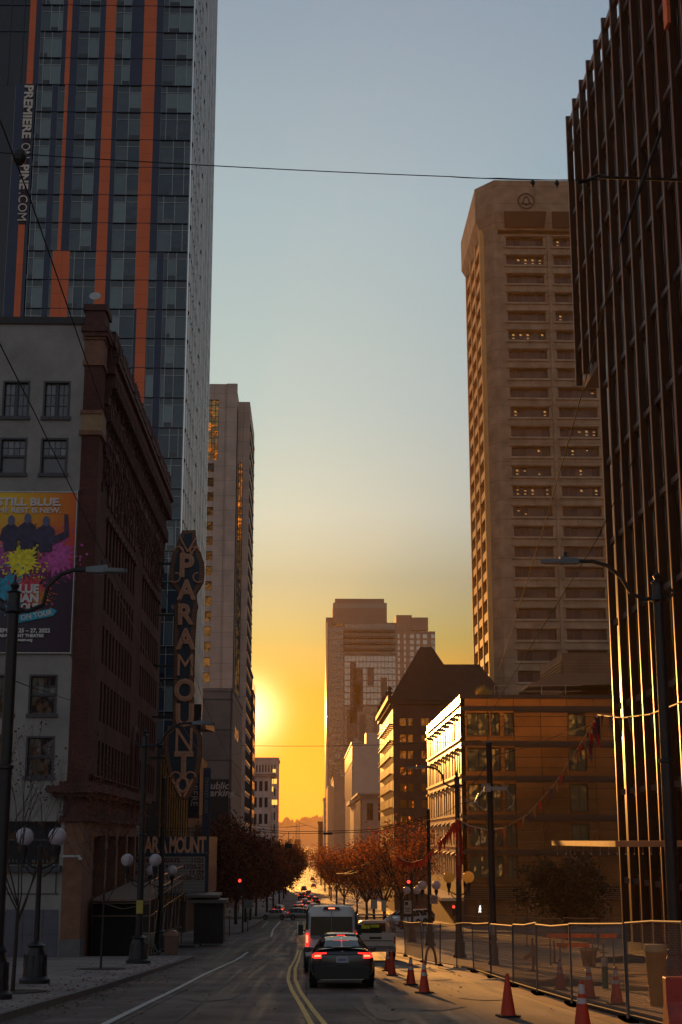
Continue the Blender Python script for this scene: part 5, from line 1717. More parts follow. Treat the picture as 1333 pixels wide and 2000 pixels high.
# ================================================================== lamp posts
def lamp_post(name, x, y, h, label, arm=0, arm_len=2.6, globes=None, dia=.13, dz=.15, group=None, arm_dir=1, base_r=.3, globe_mat=None, finial=True, gspread=.60, arm_dz=0.0):
    g = gz(y) + dz
    r = thing(name, (x, y, g), label, 'street lamp' if (arm or globes) else 'pole', group)
    w = MB()
    w.lathe([(base_r * 1.25, 0), (base_r * 1.25, .12), (base_r, .2), (base_r * .85, .75), (base_r * .62, 1.0), (base_r * .8, 1.06), (dia * 1.25, 1.16)], (x, y, g), 12)
    for k in range(8):
        t = math.pi * k / 4
        w.box(x + base_r * .85 * math.cos(t) - .03, x + base_r * .85 * math.cos(t) + .03, y + base_r * .85 * math.sin(t) - .03, y + base_r * .85 * math.sin(t) + .03, g + .2, g + .8)
    w.build('base', iron, r, True)
    w = MB()
    w.lathe([(dia, 1.1), (dia * .95, h * .55), (dia * 1.2, h * .55 + .03), (dia * 1.2, h * .55 + .1), (dia * .85, h * .55 + .13), (dia * .8, h - .5), (dia * 1.4, h - .45), (dia * .9, h - .3), (dia * .9, h), (dia * 1.1, h + .03), (dia * .45, h + .1), (dia * .7, h + .2), (dia * .2, h + .3), (.01, h + .45)] if finial else [(dia, 1.1), (dia * .8, h), (dia * .85, h + .02), (.01, h + .1)], (x, y, g), 12)
    w.build('shaft', iron, r, True)
    if arm:
        d = arm_dir; zt = g + h - .35; L = arm_len
        path = [(x, y, zt), (x + d * .35, y, zt - .08), (x + d * .7, y, zt + .08), (x + d * L * .45, y, zt + .52), (x + d * L * .62, y, zt + .82), (x + d * L * .8, y, zt + .93), (x + d * L, y, zt + .93)]
        w = MB(); w.tube(path, .055, 8)
        w.tube([(x, y, zt), (x - d * .3, y, zt - .04), (x - d * .42, y, zt + .1), (x - d * .34, y, zt + .22), (x - d * .24, y, zt + .14)], .04, 6)
        w.build('arm', iron, r, True)
        hx_ = x + d * L
        w = MB()
        w.hexa([(hx_ - d * .05, y - .1, zt + .87), (hx_ + d * .45, y - .15, zt + .85), (hx_ + d * .45, y + .15, zt + .85), (hx_ - d * .05, y + .1, zt + .87), (hx_ - d * .05, y - .07, zt + 1.0), (hx_ + d * .45, y - .1, zt + 1.05), (hx_ + d * .45, y + .1, zt + 1.05), (hx_ - d * .05, y + .07, zt + 1.0)][::1] if d > 0 else [(hx_ + .05, y + .1, zt + .87), (hx_ - .45, y + .15, zt + .85), (hx_ - .45, y - .15, zt + .85), (hx_ + .05, y - .1, zt + .87), (hx_ + .05, y + .07, zt + 1.0), (hx_ - .45, y + .1, zt + 1.05), (hx_ - .45, y - .1, zt + 1.05), (hx_ + .05, y - .07, zt + 1.0)])
        prof = []
        w.slab([(hx_ + d * (.4 + .55 * t), y - .17 * math.sqrt(max(0, 1 - t ** 2.5)), zt + .87) for t in (0, .3, .6, .85, 1)] + [(hx_ + d * (.4 + .55 * t), y + .17 * math.sqrt(max(0, 1 - t ** 2.5)), zt + .87) for t in (.85, .6, .3, 0)], (0, 0, .09))
        hd = w.build('lamp_head', mat('lamp_head_grey', (.16, .18, .20), .5), r)
        w = MB(); w.cyl((hx_ + d * .3, y, zt + 1.05), (hx_ + d * .3, y, zt + 1.17), .04, n=8); w.build('photocell', iron, hd)
    if globes:
        zg, rad, hs, dep = globes                 # height of the globes' centres above the foot, radius
        w = MB()
        for s in (-1, 1):
            w.tube([(x, y, g + zg - .95), (x + s * gspread * .5, y, g + zg - .85), (x + s * gspread, y, g + zg - .72), (x + s * gspread, y, g + zg - rad - .06)], .035, 6)
            w.tube([(x + s * .1, y, g + zg - 1.15), (x + s * .3, y, g + zg - 1.02), (x + s * .42, y, g + zg - .84)], .025, 6)
            w.lathe([(.04, -.5), (.07, -.42), (.05, -.34), (.11, -.2), (.13, -.02), (.09, .02)], (x + s * gspread, y, g + zg - rad), 10)
            w.lathe([(.01, -.12), (.04, -.06), (.02, 0)], (x + s * gspread, y, g + zg - rad - .5), 8)
        w.build('bracket', iron, r, True)
        for s in (-1, 1):
            w = MB(); w.ball((x + s * gspread, y, g + zg), rad, 12); w.build('globe', globe_mat or globe_m, r, True)
            if globe_mat:
                w = MB(); w.cyl((x + s * gspread, y, g + zg - rad), (x + s * gspread, y, g + zg + .02), .05, n=8); w.build('bulb', iron, r.children[-1])
    return r
globe_m = mat('opal_globe', (.62, .56, .62), .35, .10, 6, transl=.25)
globe_f = mat('sun_gold_globe', (.85, .68, .30), .35, .06, 3, transl=.75)  # lit copy of the opal globe, tinted with the sun's gold
p = atY(24, 1250, 34.0)
lamp_post('street_lamp', p.x, 34.0, 9.3, 'tall ornate iron lamp pole at the left edge in front of the billboard', 1, 1.75, dia=.165, base_r=.34)
w = MB()
p2 = atG(268, 1882, .15)
l2 = lamp_post('street_lamp', atY(282, 1500, p2.y).x, p2.y, (atY(288, 1438, p2.y).z - gz(p2.y) - .15), 'iron lamp pole with two globes and a cobra arm in front of the walkway scaffold', 1, 2.1, (atY(275, 1680, p2.y).z - gz(p2.y) - .15, .27, 0, 0), dia=.15, base_r=.42, gspread=.60)
p3 = atG(318, 1868, .15)
yy = 82.0
lamp_post('globe_lamp', atY(316, 1700, yy).x, yy, 9.4, 'iron pole with paired globes just beyond the scaffold railing', 0, 0, (atY(316, 1700, yy).z - gz(yy) - .15, .27, 0, 0), dia=.15, base_r=.35, finial=False)
pg = atG(65, 1921, .15)
lamp_post('globe_lamp', atY(74, 1780, pg.y).x, pg.y, atY(78, 1655, pg.y).z - gz(pg.y) - .15, 'short black twin globe lamp on a flared base beside the bare tree', 0, 0, (atY(80, 1634, pg.y).z - gz(pg.y) - .15, .265, 0, 0), dia=.085, base_r=.36, gspread=.48, finial=False)
p4 = atG(1312, 1968)
rl = lamp_post('street_lamp', atY(1290, 1250, 36.5).x, 36.5, atY(1283, 1130, 36.5).z - gz(36.5) - .15, 'tall ornate iron lamp pole at the right edge before the finned tower', 1, 2.1, dia=.165, base_r=.36, dz=.02, arm_dir=-1)
p5 = atG(893, 1874)
lamp_post('street_lamp', atY(895, 1650, 77).x, 77, atY(893, 1520, 77).z - gz(77), 'iron lamp pole with two sunlit amber globes and a cobra arm', 1, 1.7, (atY(895, 1713, 77).z - gz(77), .30, 0, 0), dia=.15, base_r=.28, dz=0, arm_dir=-1, gspread=.52, globe_mat=globe_f)
lamp_post('globe_lamp', atY(838, 1650, 96).x, 96, 8.6, 'dark pole with two opal globes left of the amber pair', 0, 0, (atY(838, 1729, 96).z - gz(96), .29, 0, 0), dia=.14, base_r=.28, dz=0, gspread=.45, finial=False)
lamp_post('globe_lamp', atY(805, 1750, 104).x, 104, 4.7, 'low lamp with a pair of opal globes behind the bus sign', 0, 0, (atY(805, 1739, 104).z - gz(104), .27, 0, 0), dia=.08, base_r=.24, dz=0, gspread=.36, finial=False)
lamp_post('street_lamp', atY(795, 1700, 150).x, 150, atY(795, 1640, 150).z - gz(150), 'lamp pole rising through the orange street tree on the right', 1, 2.2, dia=.15, base_r=.25, dz=.15, arm_dir=-1)
lamp_post('trolley_pole', atY(961, 1700, 65).x, 65.0, atY(966, 1452, 65).z - gz(65), 'bare round trolley pole with wire gear, behind the chain-link fence', dia=.155, base_r=.2, dz=0, finial=False)
rp = bpy.data.objects['trolley_pole']
c_ = atY(966, 1540, 65)
w = MB(); w.box(c_.x - .45, c_.x + .55, 64.8, 64.95, c_.z - .08, c_.z + .08); w.box(c_.x - .5, c_.x - .2, 64.6, 64.9, c_.z - .15, c_.z + .12)
for k in range(5):
    w.cyl((c_.x - .6 + k * .09, 64.7, c_.z + .05), (c_.x - .6 + k * .09, 64.7, c_.z + .22), .03, n=6)
for s in (-1, 1):
    w.tube([(c_.x + s * .5, 64.8, c_.z)] + [(c_.x + s * (.5 + .35 * math.sin(t)), 64.8, c_.z - .5 - .35 * (1 - math.cos(t)) + .3) for t in (.4, .9, 1.5, 2.2, 3.0)], .02, 5)
w.tube([(c_.x - 1.5, 64.8, c_.z - .35), (c_.x - 1.2, 64.8, c_.z - .7), (c_.x - .9, 64.8, c_.z - .6), (c_.x - .75, 64.8, c_.z - .2)], .02, 5)
w.build('wire_gear', steel, rp)
w = MB(); q = atY(961, 1815, 64.8); w.box(q.x - .1, q.x + .14, 64.80, 64.83, q.z - .25, q.z + .2); w.build('notice', mat('notice_white', (.4, .38, .35), .6), rp)
q = atY(275, 1775, p2.y - .17); l2x = atY(273, 1775, p2.y).x
w = MB(); w.box(l2x - .12, l2x + .16, p2.y - .19, p2.y - .17, atY(270, 1772, p2.y).z - .25, atY(270, 1758, p2.y).z); w.build('notice', mat('notice_yellow', (.45, .36, .08), .6), l2)

# ================================================================== traffic signals and signs
red_on = mat('red_signal_light', (.5, .02, .01), .4, emit=(1.0, .035, .02), estr=2.6)
def signal(u, v, Y, label, side=1, base_v=None):
    p = atY(u, v, Y); g = gz(Y) + .1
    r = thing('traffic_signal', (p.x, Y, g), label, 'traffic signal')
    w = MB(); w.cyl((p.x + .3 * side, Y, g), (p.x + .3 * side, Y, p.z + .6), .08, n=8); w.build('pole', iron, r)
    w = MB(); w.box(p.x - .19, p.x + .19, Y - .1, Y + .2, p.z - .85, p.z + .25)
    for k in range(3):
        w.cyl((p.x, Y - .3, p.z - .33 * k + .03), (p.x, Y - .1, p.z - .33 * k + .03), .14, .13, 12)
    w.build('housing', iron, r)
    w = MB(); w.cyl((p.x, Y - .34, p.z), (p.x, Y - .3, p.z), .13, n=14); w.build('red_lens', red_on, r)
    return r
signal(469, 1720, 128, 'traffic signal showing red before the dark trees on the left')
signal(798, 1722, 118, 'traffic signal showing red above the bus sign on the right', 1)
signal(886, 1771, 150, 'small distant red signal low beside the amber globe lamp pole', 1)
def sign(name, u, v, Y, wd, ht_, label, m, post=True, g0=None, lines=(), shape='rect'):
    p = atY(u, v, Y); g = gz(Y) + .05
    r = thing(name, (p.x, Y, g), label, 'sign')
    w = MB()
    w.box(p.x - wd / 2, p.x + wd / 2, Y - .03, Y, p.z - ht_ / 2, p.z + ht_ / 2)
    w.build('sign_plate', m, r, bevel=.01)
    if post:
        w = MB(); w.cyl((p.x, Y + .05, g), (p.x, Y + .05, p.z + ht_ / 2), .04, n=8); w.build('post', iron, r)
    for s, dz, sz in lines:
        text('sign_lettering', s, sz, (p.x, Y - .04, p.z + dz), (1, 0, 0), Z, mat('sign_ink', (.04, .03, .03), .6), r, .004, .006)
    return r, p
wsign = mat('sign_face', (.50, .45, .40), .5, .08, 4)
r, p = sign('bus_sign', 797, 1772, 100, .50, .86, 'white rectangular bus sign with a bus symbol below the red signal', wsign, lines=(('BUSES', -.1, .13), ('ONLY', -.26, .13)))
w = MB(); w.box(p.x - .2, p.x + .02, 99.94, 99.97, p.z + .14, p.z + .36); w.build('bus_symbol', mat('sign_ink', (.04, .03, .03), .6), r)
r, p = sign('turn_sign', 848, 1757, 95, .5, .55, 'square no-turn sign with a struck arrow on the globe lamp pole', wsign, post=False)
w = MB(); w.tube([(p.x + .19 * math.cos(t * .3142), 94.95, p.z + .19 * math.sin(t * .3142)) for t in range(21)], .022, 5); w.tube([(p.x - .13, 94.95, p.z + .13), (p.x + .13, 94.95, p.z - .13)], .022, 5); w.build('ban_ring', mat('sign_red', (.4, .03, .03), .5), r)
w = MB(); w.tube([(p.x - .07, 94.96, p.z - .12), (p.x - .07, 94.96, p.z + .02), (p.x + .0, 94.96, p.z + .06), (p.x + .07, 94.96, p.z + .06)], .018, 5); w.cyl((p.x + .06, 94.96, p.z + .06), (p.x + .15, 94.96, p.z + .06), .05, .005, 6); w.build('arrow', mat('sign_ink', (.04, .03, .03), .6), r)
sign('parking_sign', 731, 1766, 140, .62, .85, 'pale sign left of two under the orange tree', wsign)
sign('parking_sign', 750, 1769, 138, .45, 1.0, 'narrow pale sign right of its neighbour under the orange tree', wsign)
sign('sandwich_sign', 449, 1781, 118, .62, .62, 'small white notice on a stand on the left corner', wsign, lines=(('8', 0, .3),))
sign('street_sign', 485, 1766, 135, .75, .75, 'grey back of a square sign on the left kerb by the dark trees', mat('sign_back', (.20, .19, .20), .5))
r, p = sign('walk_signal', 938, 1776, 140, .35, .35, 'walk signal with a lit white walking figure under the brown building', iron)
w = MB(); Y = 139.94; q = p
wm = mat('walk_light', (.8, .8, .8), .5, emit=(1, .9, .8), estr=1.2)
w.ball((q.x + .02, Y, q.z + .3), .07, 6); w.tube([(q.x, Y, q.z + .22), (q.x - .03, Y, q.z - .02)], .06, 6); w.tube([(q.x - .03, Y, q.z), (q.x + .09, Y, q.z - .3)], .04, 5); w.tube([(q.x - .03, Y, q.z), (q.x - .13, Y, q.z - .3)], .04, 5); w.tube([(q.x - .12, Y, q.z + .02), (q.x, Y, q.z + .18), (q.x + .12, Y, q.z + .02)], .03, 5)
w.build('walking_figure', wm, r)

# ================================================================== overhead wires
def wp(l): return [atY(u, v, Y) for u, v, Y in l]
o, _ = wire('span_wire', wp([(-30, 296, 30), (880, 345, 33), (1172, 350, 35)]), .05, .013, cable_m, 'long dark span wire crossing the whole sky with clamps on it', 'wire')
for u, v in ((1041, 357), (1088, 358), (38, 306)):
    p = atY(u, v, 34 if u > 100 else 30); w = MB(); w.ball(p, .06 if u > 100 else .17, 6, sz=1.3); w.cyl(p + Z * .1, p - Z * .12, .02 if u > 100 else .05, n=6); w.build('clamp', iron, o)
wire('span_wire', wp([(878, 345, 33), (975, 348, 33.6), (1172, 352, 35)]), .02, .012, cable_m, 'short second strand of the span wire near the bell tower', 'wire')
br_ = thing('bracket_arm', atY(1172, 348, 35), 'horizontal pipe bracket carrying the span wire in front of the finned tower', 'bracket')
w = MB(); w.cyl(atY(1172, 346, 35), atY(1400, 354, 37), .045, n=8); w.build('pipe', iron, br_)
w = MB(); w.tube([atY(1128, 356, 34.8), atY(1150, 352, 34.9), atY(1168, 343, 35), atY(1185, 346, 35)], .05, 6); w.build('insulator', iron, br_)
wire('trolley_wire', wp([(1310, 200, 26), (1213, 470, 28), (1145, 740, 33), (1060, 1040, 45), (975, 1310, 66)]), .01, .014, cable_m, 'dark trolley wire sloping across the finned tower and the concrete tower', 'wire')
wire('trolley_wire', wp([(1245, 880, 30), (1169, 1049, 36), (1060, 1225, 48), (955, 1397, 66)]), .01, .011, cable_m, 'lower of the two trolley wires before the concrete tower', 'wire')
b_o = bpy.data.objects['trolley_wire']
w = MB(); w.cyl(atY(1292, 255, 26.4), atY(1213, 470, 27.9), .035, n=6); w.build('strut', iron, b_o)
wire('trolley_wire', wp([(-40, 130, 22), (60, 390, 26), (180, 735, 36), (300, 1085, 60), (400, 1375, 110), (480, 1560, 190)]), .0, .015, cable_m, 'upper dark wire slanting over the left buildings', 'wire')
wire('trolley_wire', wp([(-30, 610, 24), (70, 810, 30), (155, 985, 40), (240, 1160, 56)]), .01, .013, cable_m, 'dark wire slanting over the grey wall and the billboard', 'wire')
wire('copper_wire', wp([(212, 1120, 36), (345, 1400, 66), (440, 1545, 110), (560, 1665, 230)]), .0, .013, rust_wire, 'copper coloured wire catching the sun beside the blade sign', 'wire')
wire('guy_wire', wp([(30, 1330, 34), (96, 1352, 45), (140, 1368, 72)]), .02, .012, cable_m, 'short guy wire with a turnbuckle tied to the theatre corner', 'wire')
wire('cross_wire', wp([(470, 1456, 200), (940, 1446, 150)]), .3, .03, cable_m, 'thin wire crossing the glowing sky level with the sun', 'wire')
for k, (dv, l_) in enumerate(((0, 'upper dark cable crossing low over the street trees'), (4, 'lower dark cable crossing low over the street trees'))):
    wire('cross_wire', wp([(440, 1612 + dv, 110), (560, 1624 + dv, 105), (735, 1620 + dv, 100), (840, 1592 + dv, 96)]), .04, .022, cable_m, l_, 'wire')
wire('copper_wire', wp([(560, 1683, 130), (655, 1695, 120), (700, 1697, 118)]), .05, .02, rust_wire, 'thin sunlit wire sagging in front of the dark left trees', 'wire')
wire('copper_wire', wp([(657, 1706, 130), (705, 1692, 115), (790, 1634, 100)]), .2, .028, rust_wire, 'bright sunlit wire curving up through the orange tree', 'wire')
wire('copper_wire', wp([(674, 1707, 130), (720, 1690, 115), (794, 1632, 100)]), .2, .024, rust_wire, 'second bright wire curving up through the orange tree', 'wire')
wire('span_wire', wp([(898, 1560, 76), (965, 1475, 66), (1100, 1432, 60), (1180, 1398, 52)]), .1, .016, cable_m, 'dark wire from the amber globe lamp to the bunting knot', 'wire')
wire('span_wire', wp([(838, 1600, 95), (895, 1570, 78), (965, 1540, 65)]), .15, .018, cable_m, 'wire joining the dark globe pole to the trolley pole', 'wire')
wire('span_wire', wp([(282, 1480, 71), (420, 1475, 110), (490, 1462, 200)]), .3, .014, cable_m, 'faint wire running from the left lamp pole towards the sun', 'wire')
wire('span_wire', wp([(316, 1560, 81), (440, 1600, 100), (600, 1612, 104)]), .3, .014, cable_m, 'faint wire from the walkway pole over the left trees', 'wire')
for u, v, wd, ht_, Y, l_ in ((564, 1652, .52, .32, 105, 'dark hanging signal head on the low cable'), (641, 1628, .68, .16, 105, 'flat dark box hanging on the low cable before the far towers')):
    p = atY(u, v, Y); w = MB(); w.box(p.x - wd / 2, p.x + wd / 2, Y - .1, Y + .2, p.z - ht_ / 2, p.z + ht_ / 2); w.box(p.x - .02, p.x + .02, Y, Y + .05, p.z, p.z + (1.0 if u < 600 else .25))
    tag(w.build('cable_box', iron, at=p, bevel=.02), l_, 'signal box')
# bunting
fl_red = mat('red_pennant', (.45, .06, .03), .6, .2, 6, transl=.45)
fl_blue = mat('blue_pennant', (.10, .085, .12), .6, .2, 6, transl=.35)
fl_gold = mat('faded_pennant', (.42, .22, .10), .6, .2, 6, transl=.4)
def bunting(ctrl, n_, label, size, mats, sag=.0, bunch=0):
    pts = wp(ctrl)
    r = thing('bunting', pts[0], label, 'bunting')
    o, path = wire('cord', pts, sag, .024, mat('sunlit_cord', (.62, .40, .20), .6), parent=r, n=10)
    random.seed(n_)
    L = len(path) - 1
    for k in range(n_):
        t = (k + .5) / n_ * L; i = int(t); p = path[i].lerp(path[min(i + 1, L)], t - i)
        s_ = size * random.uniform(.8, 1.15); a = random.uniform(-.9, .9)
        d = Vector((math.cos(a), math.sin(a), 0)) * s_ * .15
        tip = p + Vector((random.uniform(-.12, .16) * s_, 0, -s_))
        w = MB(); w.slab([p - d, p + d, tip + d * .12, tip - d * .12], Vector((d.y, -d.x, 0)).normalized() * .008)
        w.build('pennant', mats[k % len(mats)], r)
    return r
bunting([(893, 1598, 76), (915, 1612, 74), (955, 1622, 70), (985, 1617, 67), (1032, 1590, 63), (1085, 1530, 58), (1130, 1460, 54), (1168, 1396, 50)], 34, 'long string of pennants curving up from the amber globe lamp to the right', .46, [fl_gold, fl_red, fl_gold, fl_blue])
bunting([(1168, 1396, 50), (1215, 1402, 46), (1270, 1395, 42), (1345, 1366, 37)], 8, 'string of large dark pennants crossing the finned tower', .52, [fl_blue])
bunting([(778, 1673, 92), (790, 1681, 90), (805, 1685, 88), (825, 1679, 86), (849, 1656, 84)], 22, 'short sagging string of red pennants before the orange tree', .50, [fl_red])
bunting([(1168, 1396, 50), (1160, 1420, 50.3), (1151, 1452, 50.6)], 5, 'tangled pennants hanging at the bunting knot', .8, [fl_blue, fl_red])
bunting([(897, 1600, 75.5), (884, 1612, 76), (870, 1632, 77), (858, 1646, 79)], 12, 'tangled red pennants bunched against the sunlit facade', .75, [fl_red])
bunting([(896, 1608, 76.4), (897, 1690, 76.2)], 5, 'red flags hanging down the amber globe lamp pole', 1.3, [fl_red])

# ================================================================== vehicles
paint = lambda n, c, r=.25: mat(n, c, r, .03, 1, spec=.6, coat=.8)
blk = mat('black_plastic', (.012, .012, .013), .45)
tyre = mat('tyre', (.014, .014, .014), .8)
rim = mat('alloy_rim', (.25, .25, .26), .3, metal=.8)
carglass = mat('car_glass', (.010, .011, .014), .05, spec=.45)
tail_on = mat('brake_light_lit', (.6, .01, .01), .3, emit=(1.0, .03, .02), estr=1.3)
tail_hot = mat('brake_light_core', (.8, .1, .05), .3, emit=(1.0, .16, .07), estr=2.6)
tail_off = mat('tail_lamp', (.28, .01, .01), .25)
plate_m = mat('number_plate', (.42, .44, .48), .5, .15, 30)
chrome = mat('chrome_trim', (.5, .5, .5), .15, metal=1)
def body_mesh(st):
    """st: stations (y, zlow, zbelt, ztop, wlow, wbelt, wtop) -> closed lofted shell"""
    rings = []
    for (y, zl, zb, zt, wl_, wb, wt) in st:
        zm = zl + (zb - zl) * .55
        h = [(0, zl), (wl_ * .86, zl), (wl_, zl + .10), (wb, zm), (wb * .985, zb), (wt, zt - min(.05, (zt - zb) * .4)), (wt * .82, zt), (0, zt + .012)]
        rings.append([Vector((x, y, z)) for x, z in h] + [Vector((-x, y, z)) for x, z in h[-2:0:-1]])
    return rings
def loft(rings, sel=None, off=0.0):
    mb = MB(); n_ = len(rings[0])
    if sel is None:
        for r in rings: mb.v += r
        for j in range(len(rings) - 1):
            for k in range(n_):
                q = (k + 1) % n_
                mb.f.append([j * n_ + k, j * n_ + q, (j + 1) * n_ + q, (j + 1) * n_ + k][::-1]); mb.m.append(0)
        mb.f.append(list(range(n_))); mb.m.append(0)
        mb.f.append([(len(rings) - 1) * n_ + k for k in range(n_)][::-1]); mb.m.append(0)
        return mb
    for j, k in sel:
        q = (k + 1) % n_
        a, b, c, d = rings[j][k], rings[j][q], rings[j + 1][q], rings[j + 1][k]
        nrm = (b - a).cross(d - a)
        if nrm.length < 1e-6: nrm = (c - b).cross(d - c)
        nrm.normalize()
        ctr = (a + b + c + d) / 4
        mid = sum((r for r in rings[j]), Vector()) / n_
        if nrm.dot(ctr - mid) < 0: nrm = -nrm
        sh = [ctr + (p - ctr) * .93 + nrm * off for p in (a, b, c, d)]
        mb.slab(sh if (sh[1] - sh[0]).cross(sh[3] - sh[0]).dot(nrm) < 0 else sh[::-1], nrm * .006)
    return mb
def wheels(root, L, W, r, ys, rimr=.62):
    for y in ys:
        for s in (-1, 1):
            x0, x1 = s * (W / 2 - .22), s * (W / 2 + .005)
            w = MB(); w.cyl((x0, y, r), (x1, y, r), r, n=20)
            o = w.build('wheel', tyre, root, True)
            w = MB(); w.cyl((x1 - s * .01, y, r), (x1 + s * .012, y, r), r * rimr, n=16)
            for k in range(5):
                t = 2 * math.pi * k / 5
                w.cyl((x1 + s * .014, y, r), (x1 + s * .014, y + r * .58 * math.cos(t), r + r * .58 * math.sin(t)), .03, n=4)
            w.build('rim', rim, o)
            w = MB()                               # dark arch
            path = [(s * (W / 2 - .005), y + (r + .06) * math.cos(t), r + (r + .06) * math.sin(t)) for t in [math.pi * k / 10 for k in range(11)]]
            w.tube(path, .045, 6); w.build('wheel_arch', blk, root)
def make_car(name, kind, pm, label, cat='car', lit=True, detail=True, group=None):
    r = thing(name, (0, 0, 0), label, cat, group)
    if kind == 'sedan':
        st = [(0.0, .36, .88, .93, .62, .74, .60), (.05, .30, .94, 1.02, .78, .86, .70), (.14, .27, .96, 1.10, .85, .91, .74), (.32, .25, .97, 1.115, .88, .925, .72), (.50, .24, .96, 1.13, .89, .925, .66),
              (.95, .22, .95, 1.29, .90, .925, .60), (1.5, .20, .94, 1.40, .90, .92, .57), (2.2, .20, .93, 1.44, .90, .92, .56), (2.75, .20, .92, 1.38, .90, .92, .57), (3.25, .20, .92, 1.14, .90, .92, .60),
              (3.5, .20, .90, 1.0, .90, .92, .66), (4.2, .22, .78, .86, .88, .90, .70), (4.58, .28, .60, .68, .78, .80, .66), (4.69, .32, .52, .55, .6, .62, .5)]
        side = [(j, k) for j in (5, 6, 7, 8) for k in (4, 9)]; rear = [(j, k) for j in (4, 5) for k in (5, 6, 7, 8)]; front = [(j, k) for j in (8, 9) for k in (5, 6, 7, 8)]
        L, W, rr, wy = 4.69, 1.85, .335, (.95, 3.82)
    elif kind == 'suv':
        st = [(0.0, .42, 1.0, 1.04, .66, .78, .66), (.06, .34, 1.04, 1.2, .82, .88, .72), (.2, .30, 1.04, 1.40, .86, .91, .68), (.45, .28, 1.04, 1.60, .88, .92, .62), (.9, .27, 1.03, 1.66, .89, .92, .60), (1.7, .26, 1.02, 1.68, .89, .92, .60),
              (2.5, .26, 1.01, 1.64, .89, .92, .60), (3.2, .26, 1.0, 1.30, .89, .92, .64), (3.45, .27, .98, 1.08, .89, .92, .7), (4.2, .29, .90, .98, .88, .90, .72), (4.5, .34, .72, .80, .78, .80, .66), (4.6, .4, .6, .64, .6, .62, .5)]
        side = [(j, k) for j in (3, 4, 5, 6) for k in (4, 9)]; rear = [(j, k) for j in (1, 2) for k in (5, 6, 7, 8)]; front = [(j, k) for j in (6, 7) for k in (5, 6, 7, 8)]
        L, W, rr, wy = 4.6, 1.85, .36, (.85, 3.65)
    elif kind == 'van':
        st = [(0.0, .42, 1.35, 2.30, .92, .985, .86), (.05, .40, 1.35, 2.40, .97, 1.0, .90), (.6, .38, 1.35, 2.46, .98, 1.01, .90), (3.6, .36, 1.34, 2.48, .98, 1.01, .90), (4.2, .36, 1.30, 2.40, .98, 1.01, .84), (4.9, .36, 1.25, 1.75, .98, 1.0, .80), (5.1, .36, 1.2, 1.35, .98, 1.0, .80), (5.7, .40, 1.0, 1.15, .9, .92, .74), (5.85, .46, .8, .9, .75, .78, .6)]
        side = [(j, k) for j in (3, 4) for k in (4, 9)]; rear = []; front = [(j, k) for j in (4,) for k in (5, 6, 7, 8)]
        L, W, rr, wy = 5.85, 2.02, .36, (1.1, 4.75)
    elif kind == 'truck':
        st = [(2.1, .45, 1.10, 1.80, .92, .98, .72), (2.16, .45, 1.10, 1.88, .95, .99, .74), (2.9, .45, 1.1, 1.90, .95, .99, .74), (3.5, .45, 1.1, 1.84, .95, .99, .74), (4.1, .45, 1.08, 1.25, .95, .98, .8), (5.2, .5, 1.0, 1.1, .92, .95, .8), (5.4, .55, .8, .9, .8, .82, .6)]
        side = [(j, k) for j in (1, 2) for k in (4, 9)]; rear = []; front = [(j, k) for j in (3,) for k in (5, 6, 7, 8)]
        L, W, rr, wy = 5.4, 1.98, .40, (.95, 4.4)
    R_ = body_mesh(st)
    b = loft(R_).build('body', pm, r, True)
    sm = b.modifiers.new('smooth', 'SUBSURF'); sm.levels = sm.render_levels = 1
    if side: loft(R_, side, .006).build('side_window', carglass, r)
    if rear: loft(R_, rear, .010 if kind == 'sedan' else .008).build('rear_window', carglass, r)
    if front: loft(R_, front, .006).build('windscreen', carglass, r)
    wheels(r, L, W, rr, wy)
    lm = tail_on if lit else tail_off
    if kind == 'sedan':
        for s in (-1, 1):
            w = MB()
            w.slab([(s * .60, -.005, .83), (s * .80, .035, .83), (s * .875, .14, .86), (s * .865, .15, .93), (s * .80, .06, .985), (s * .45, -.0, .995), (s * .45, -.0, .955), (s * .60, .0, .945)][::s], (0, -.03, 0))
            o = w.build('tail_light', lm, r)
            if lit:
                w = MB(); w.box(s * .62, s * .80, -.045, -.01, .875, .925); w.build('lamp_core', tail_hot, o)
        w = MB(); w.box(-.23, .23, .98, 1.01, 1.285, 1.315); w.build('high_brake_light', lm, r)
        w = MB(); w.box(-.78, .78, -.055, .12, .26, .42); w.box(-.80, .80, -.03, .05, .40, .62); w.build('rear_bumper', blk, r, bevel=.02)
        w = MB(); w.box(-.62, .62, -.07, -.03, .24, .265); w.build('diffuser_trim', chrome, r)
        w = MB(); w.box(-.17, .17, -.045, -.02, .715, .885); w.build('number_plate', plate_m, r)
        w = MB(); w.box(-.12, .12, -.05, -.044, .755, .83); w.build('plate_characters', mat('plate_blue_grey', (.16, .2, .30), .6, .6, 60), r.children[-1])
        w = MB(); w.slab([(-.05, -.03, 1.035), (.05, -.03, 1.035), (.03, -.03, 1.022), (.008, -.03, 1.018), (0, -.03, .965), (-.008, -.03, 1.018), (-.03, -.03, 1.022)], (0, -.012, 0)); w.build('emblem', chrome, r)
        w = MB(); w.slab([(-.74, .20, 1.105), (.74, .20, 1.105), (.70, .02, 1.125), (-.70, .02, 1.125)], (0, 0, .022)); w.build('boot_lip', blk, r)
        w = MB(); w.box(-.66, .66, -.02, .0, .93, .945); w.build('boot_seam', blk, r)
    elif kind == 'suv':
        for s in (-1, 1):
            w = MB(); w.slab([(s * .55, .0, .96), (s * .80, .03, .94), (s * .86, .12, 1.12), (s * .72, .10, 1.16), (s * .6, .04, 1.06)][::s], (0, -.04, 0)); o = w.build('tail_light', lm, r)
        w = MB(); w.box(-.14, .14, .30, .34, 1.55, 1.58); w.build('high_brake_light', lm, r)
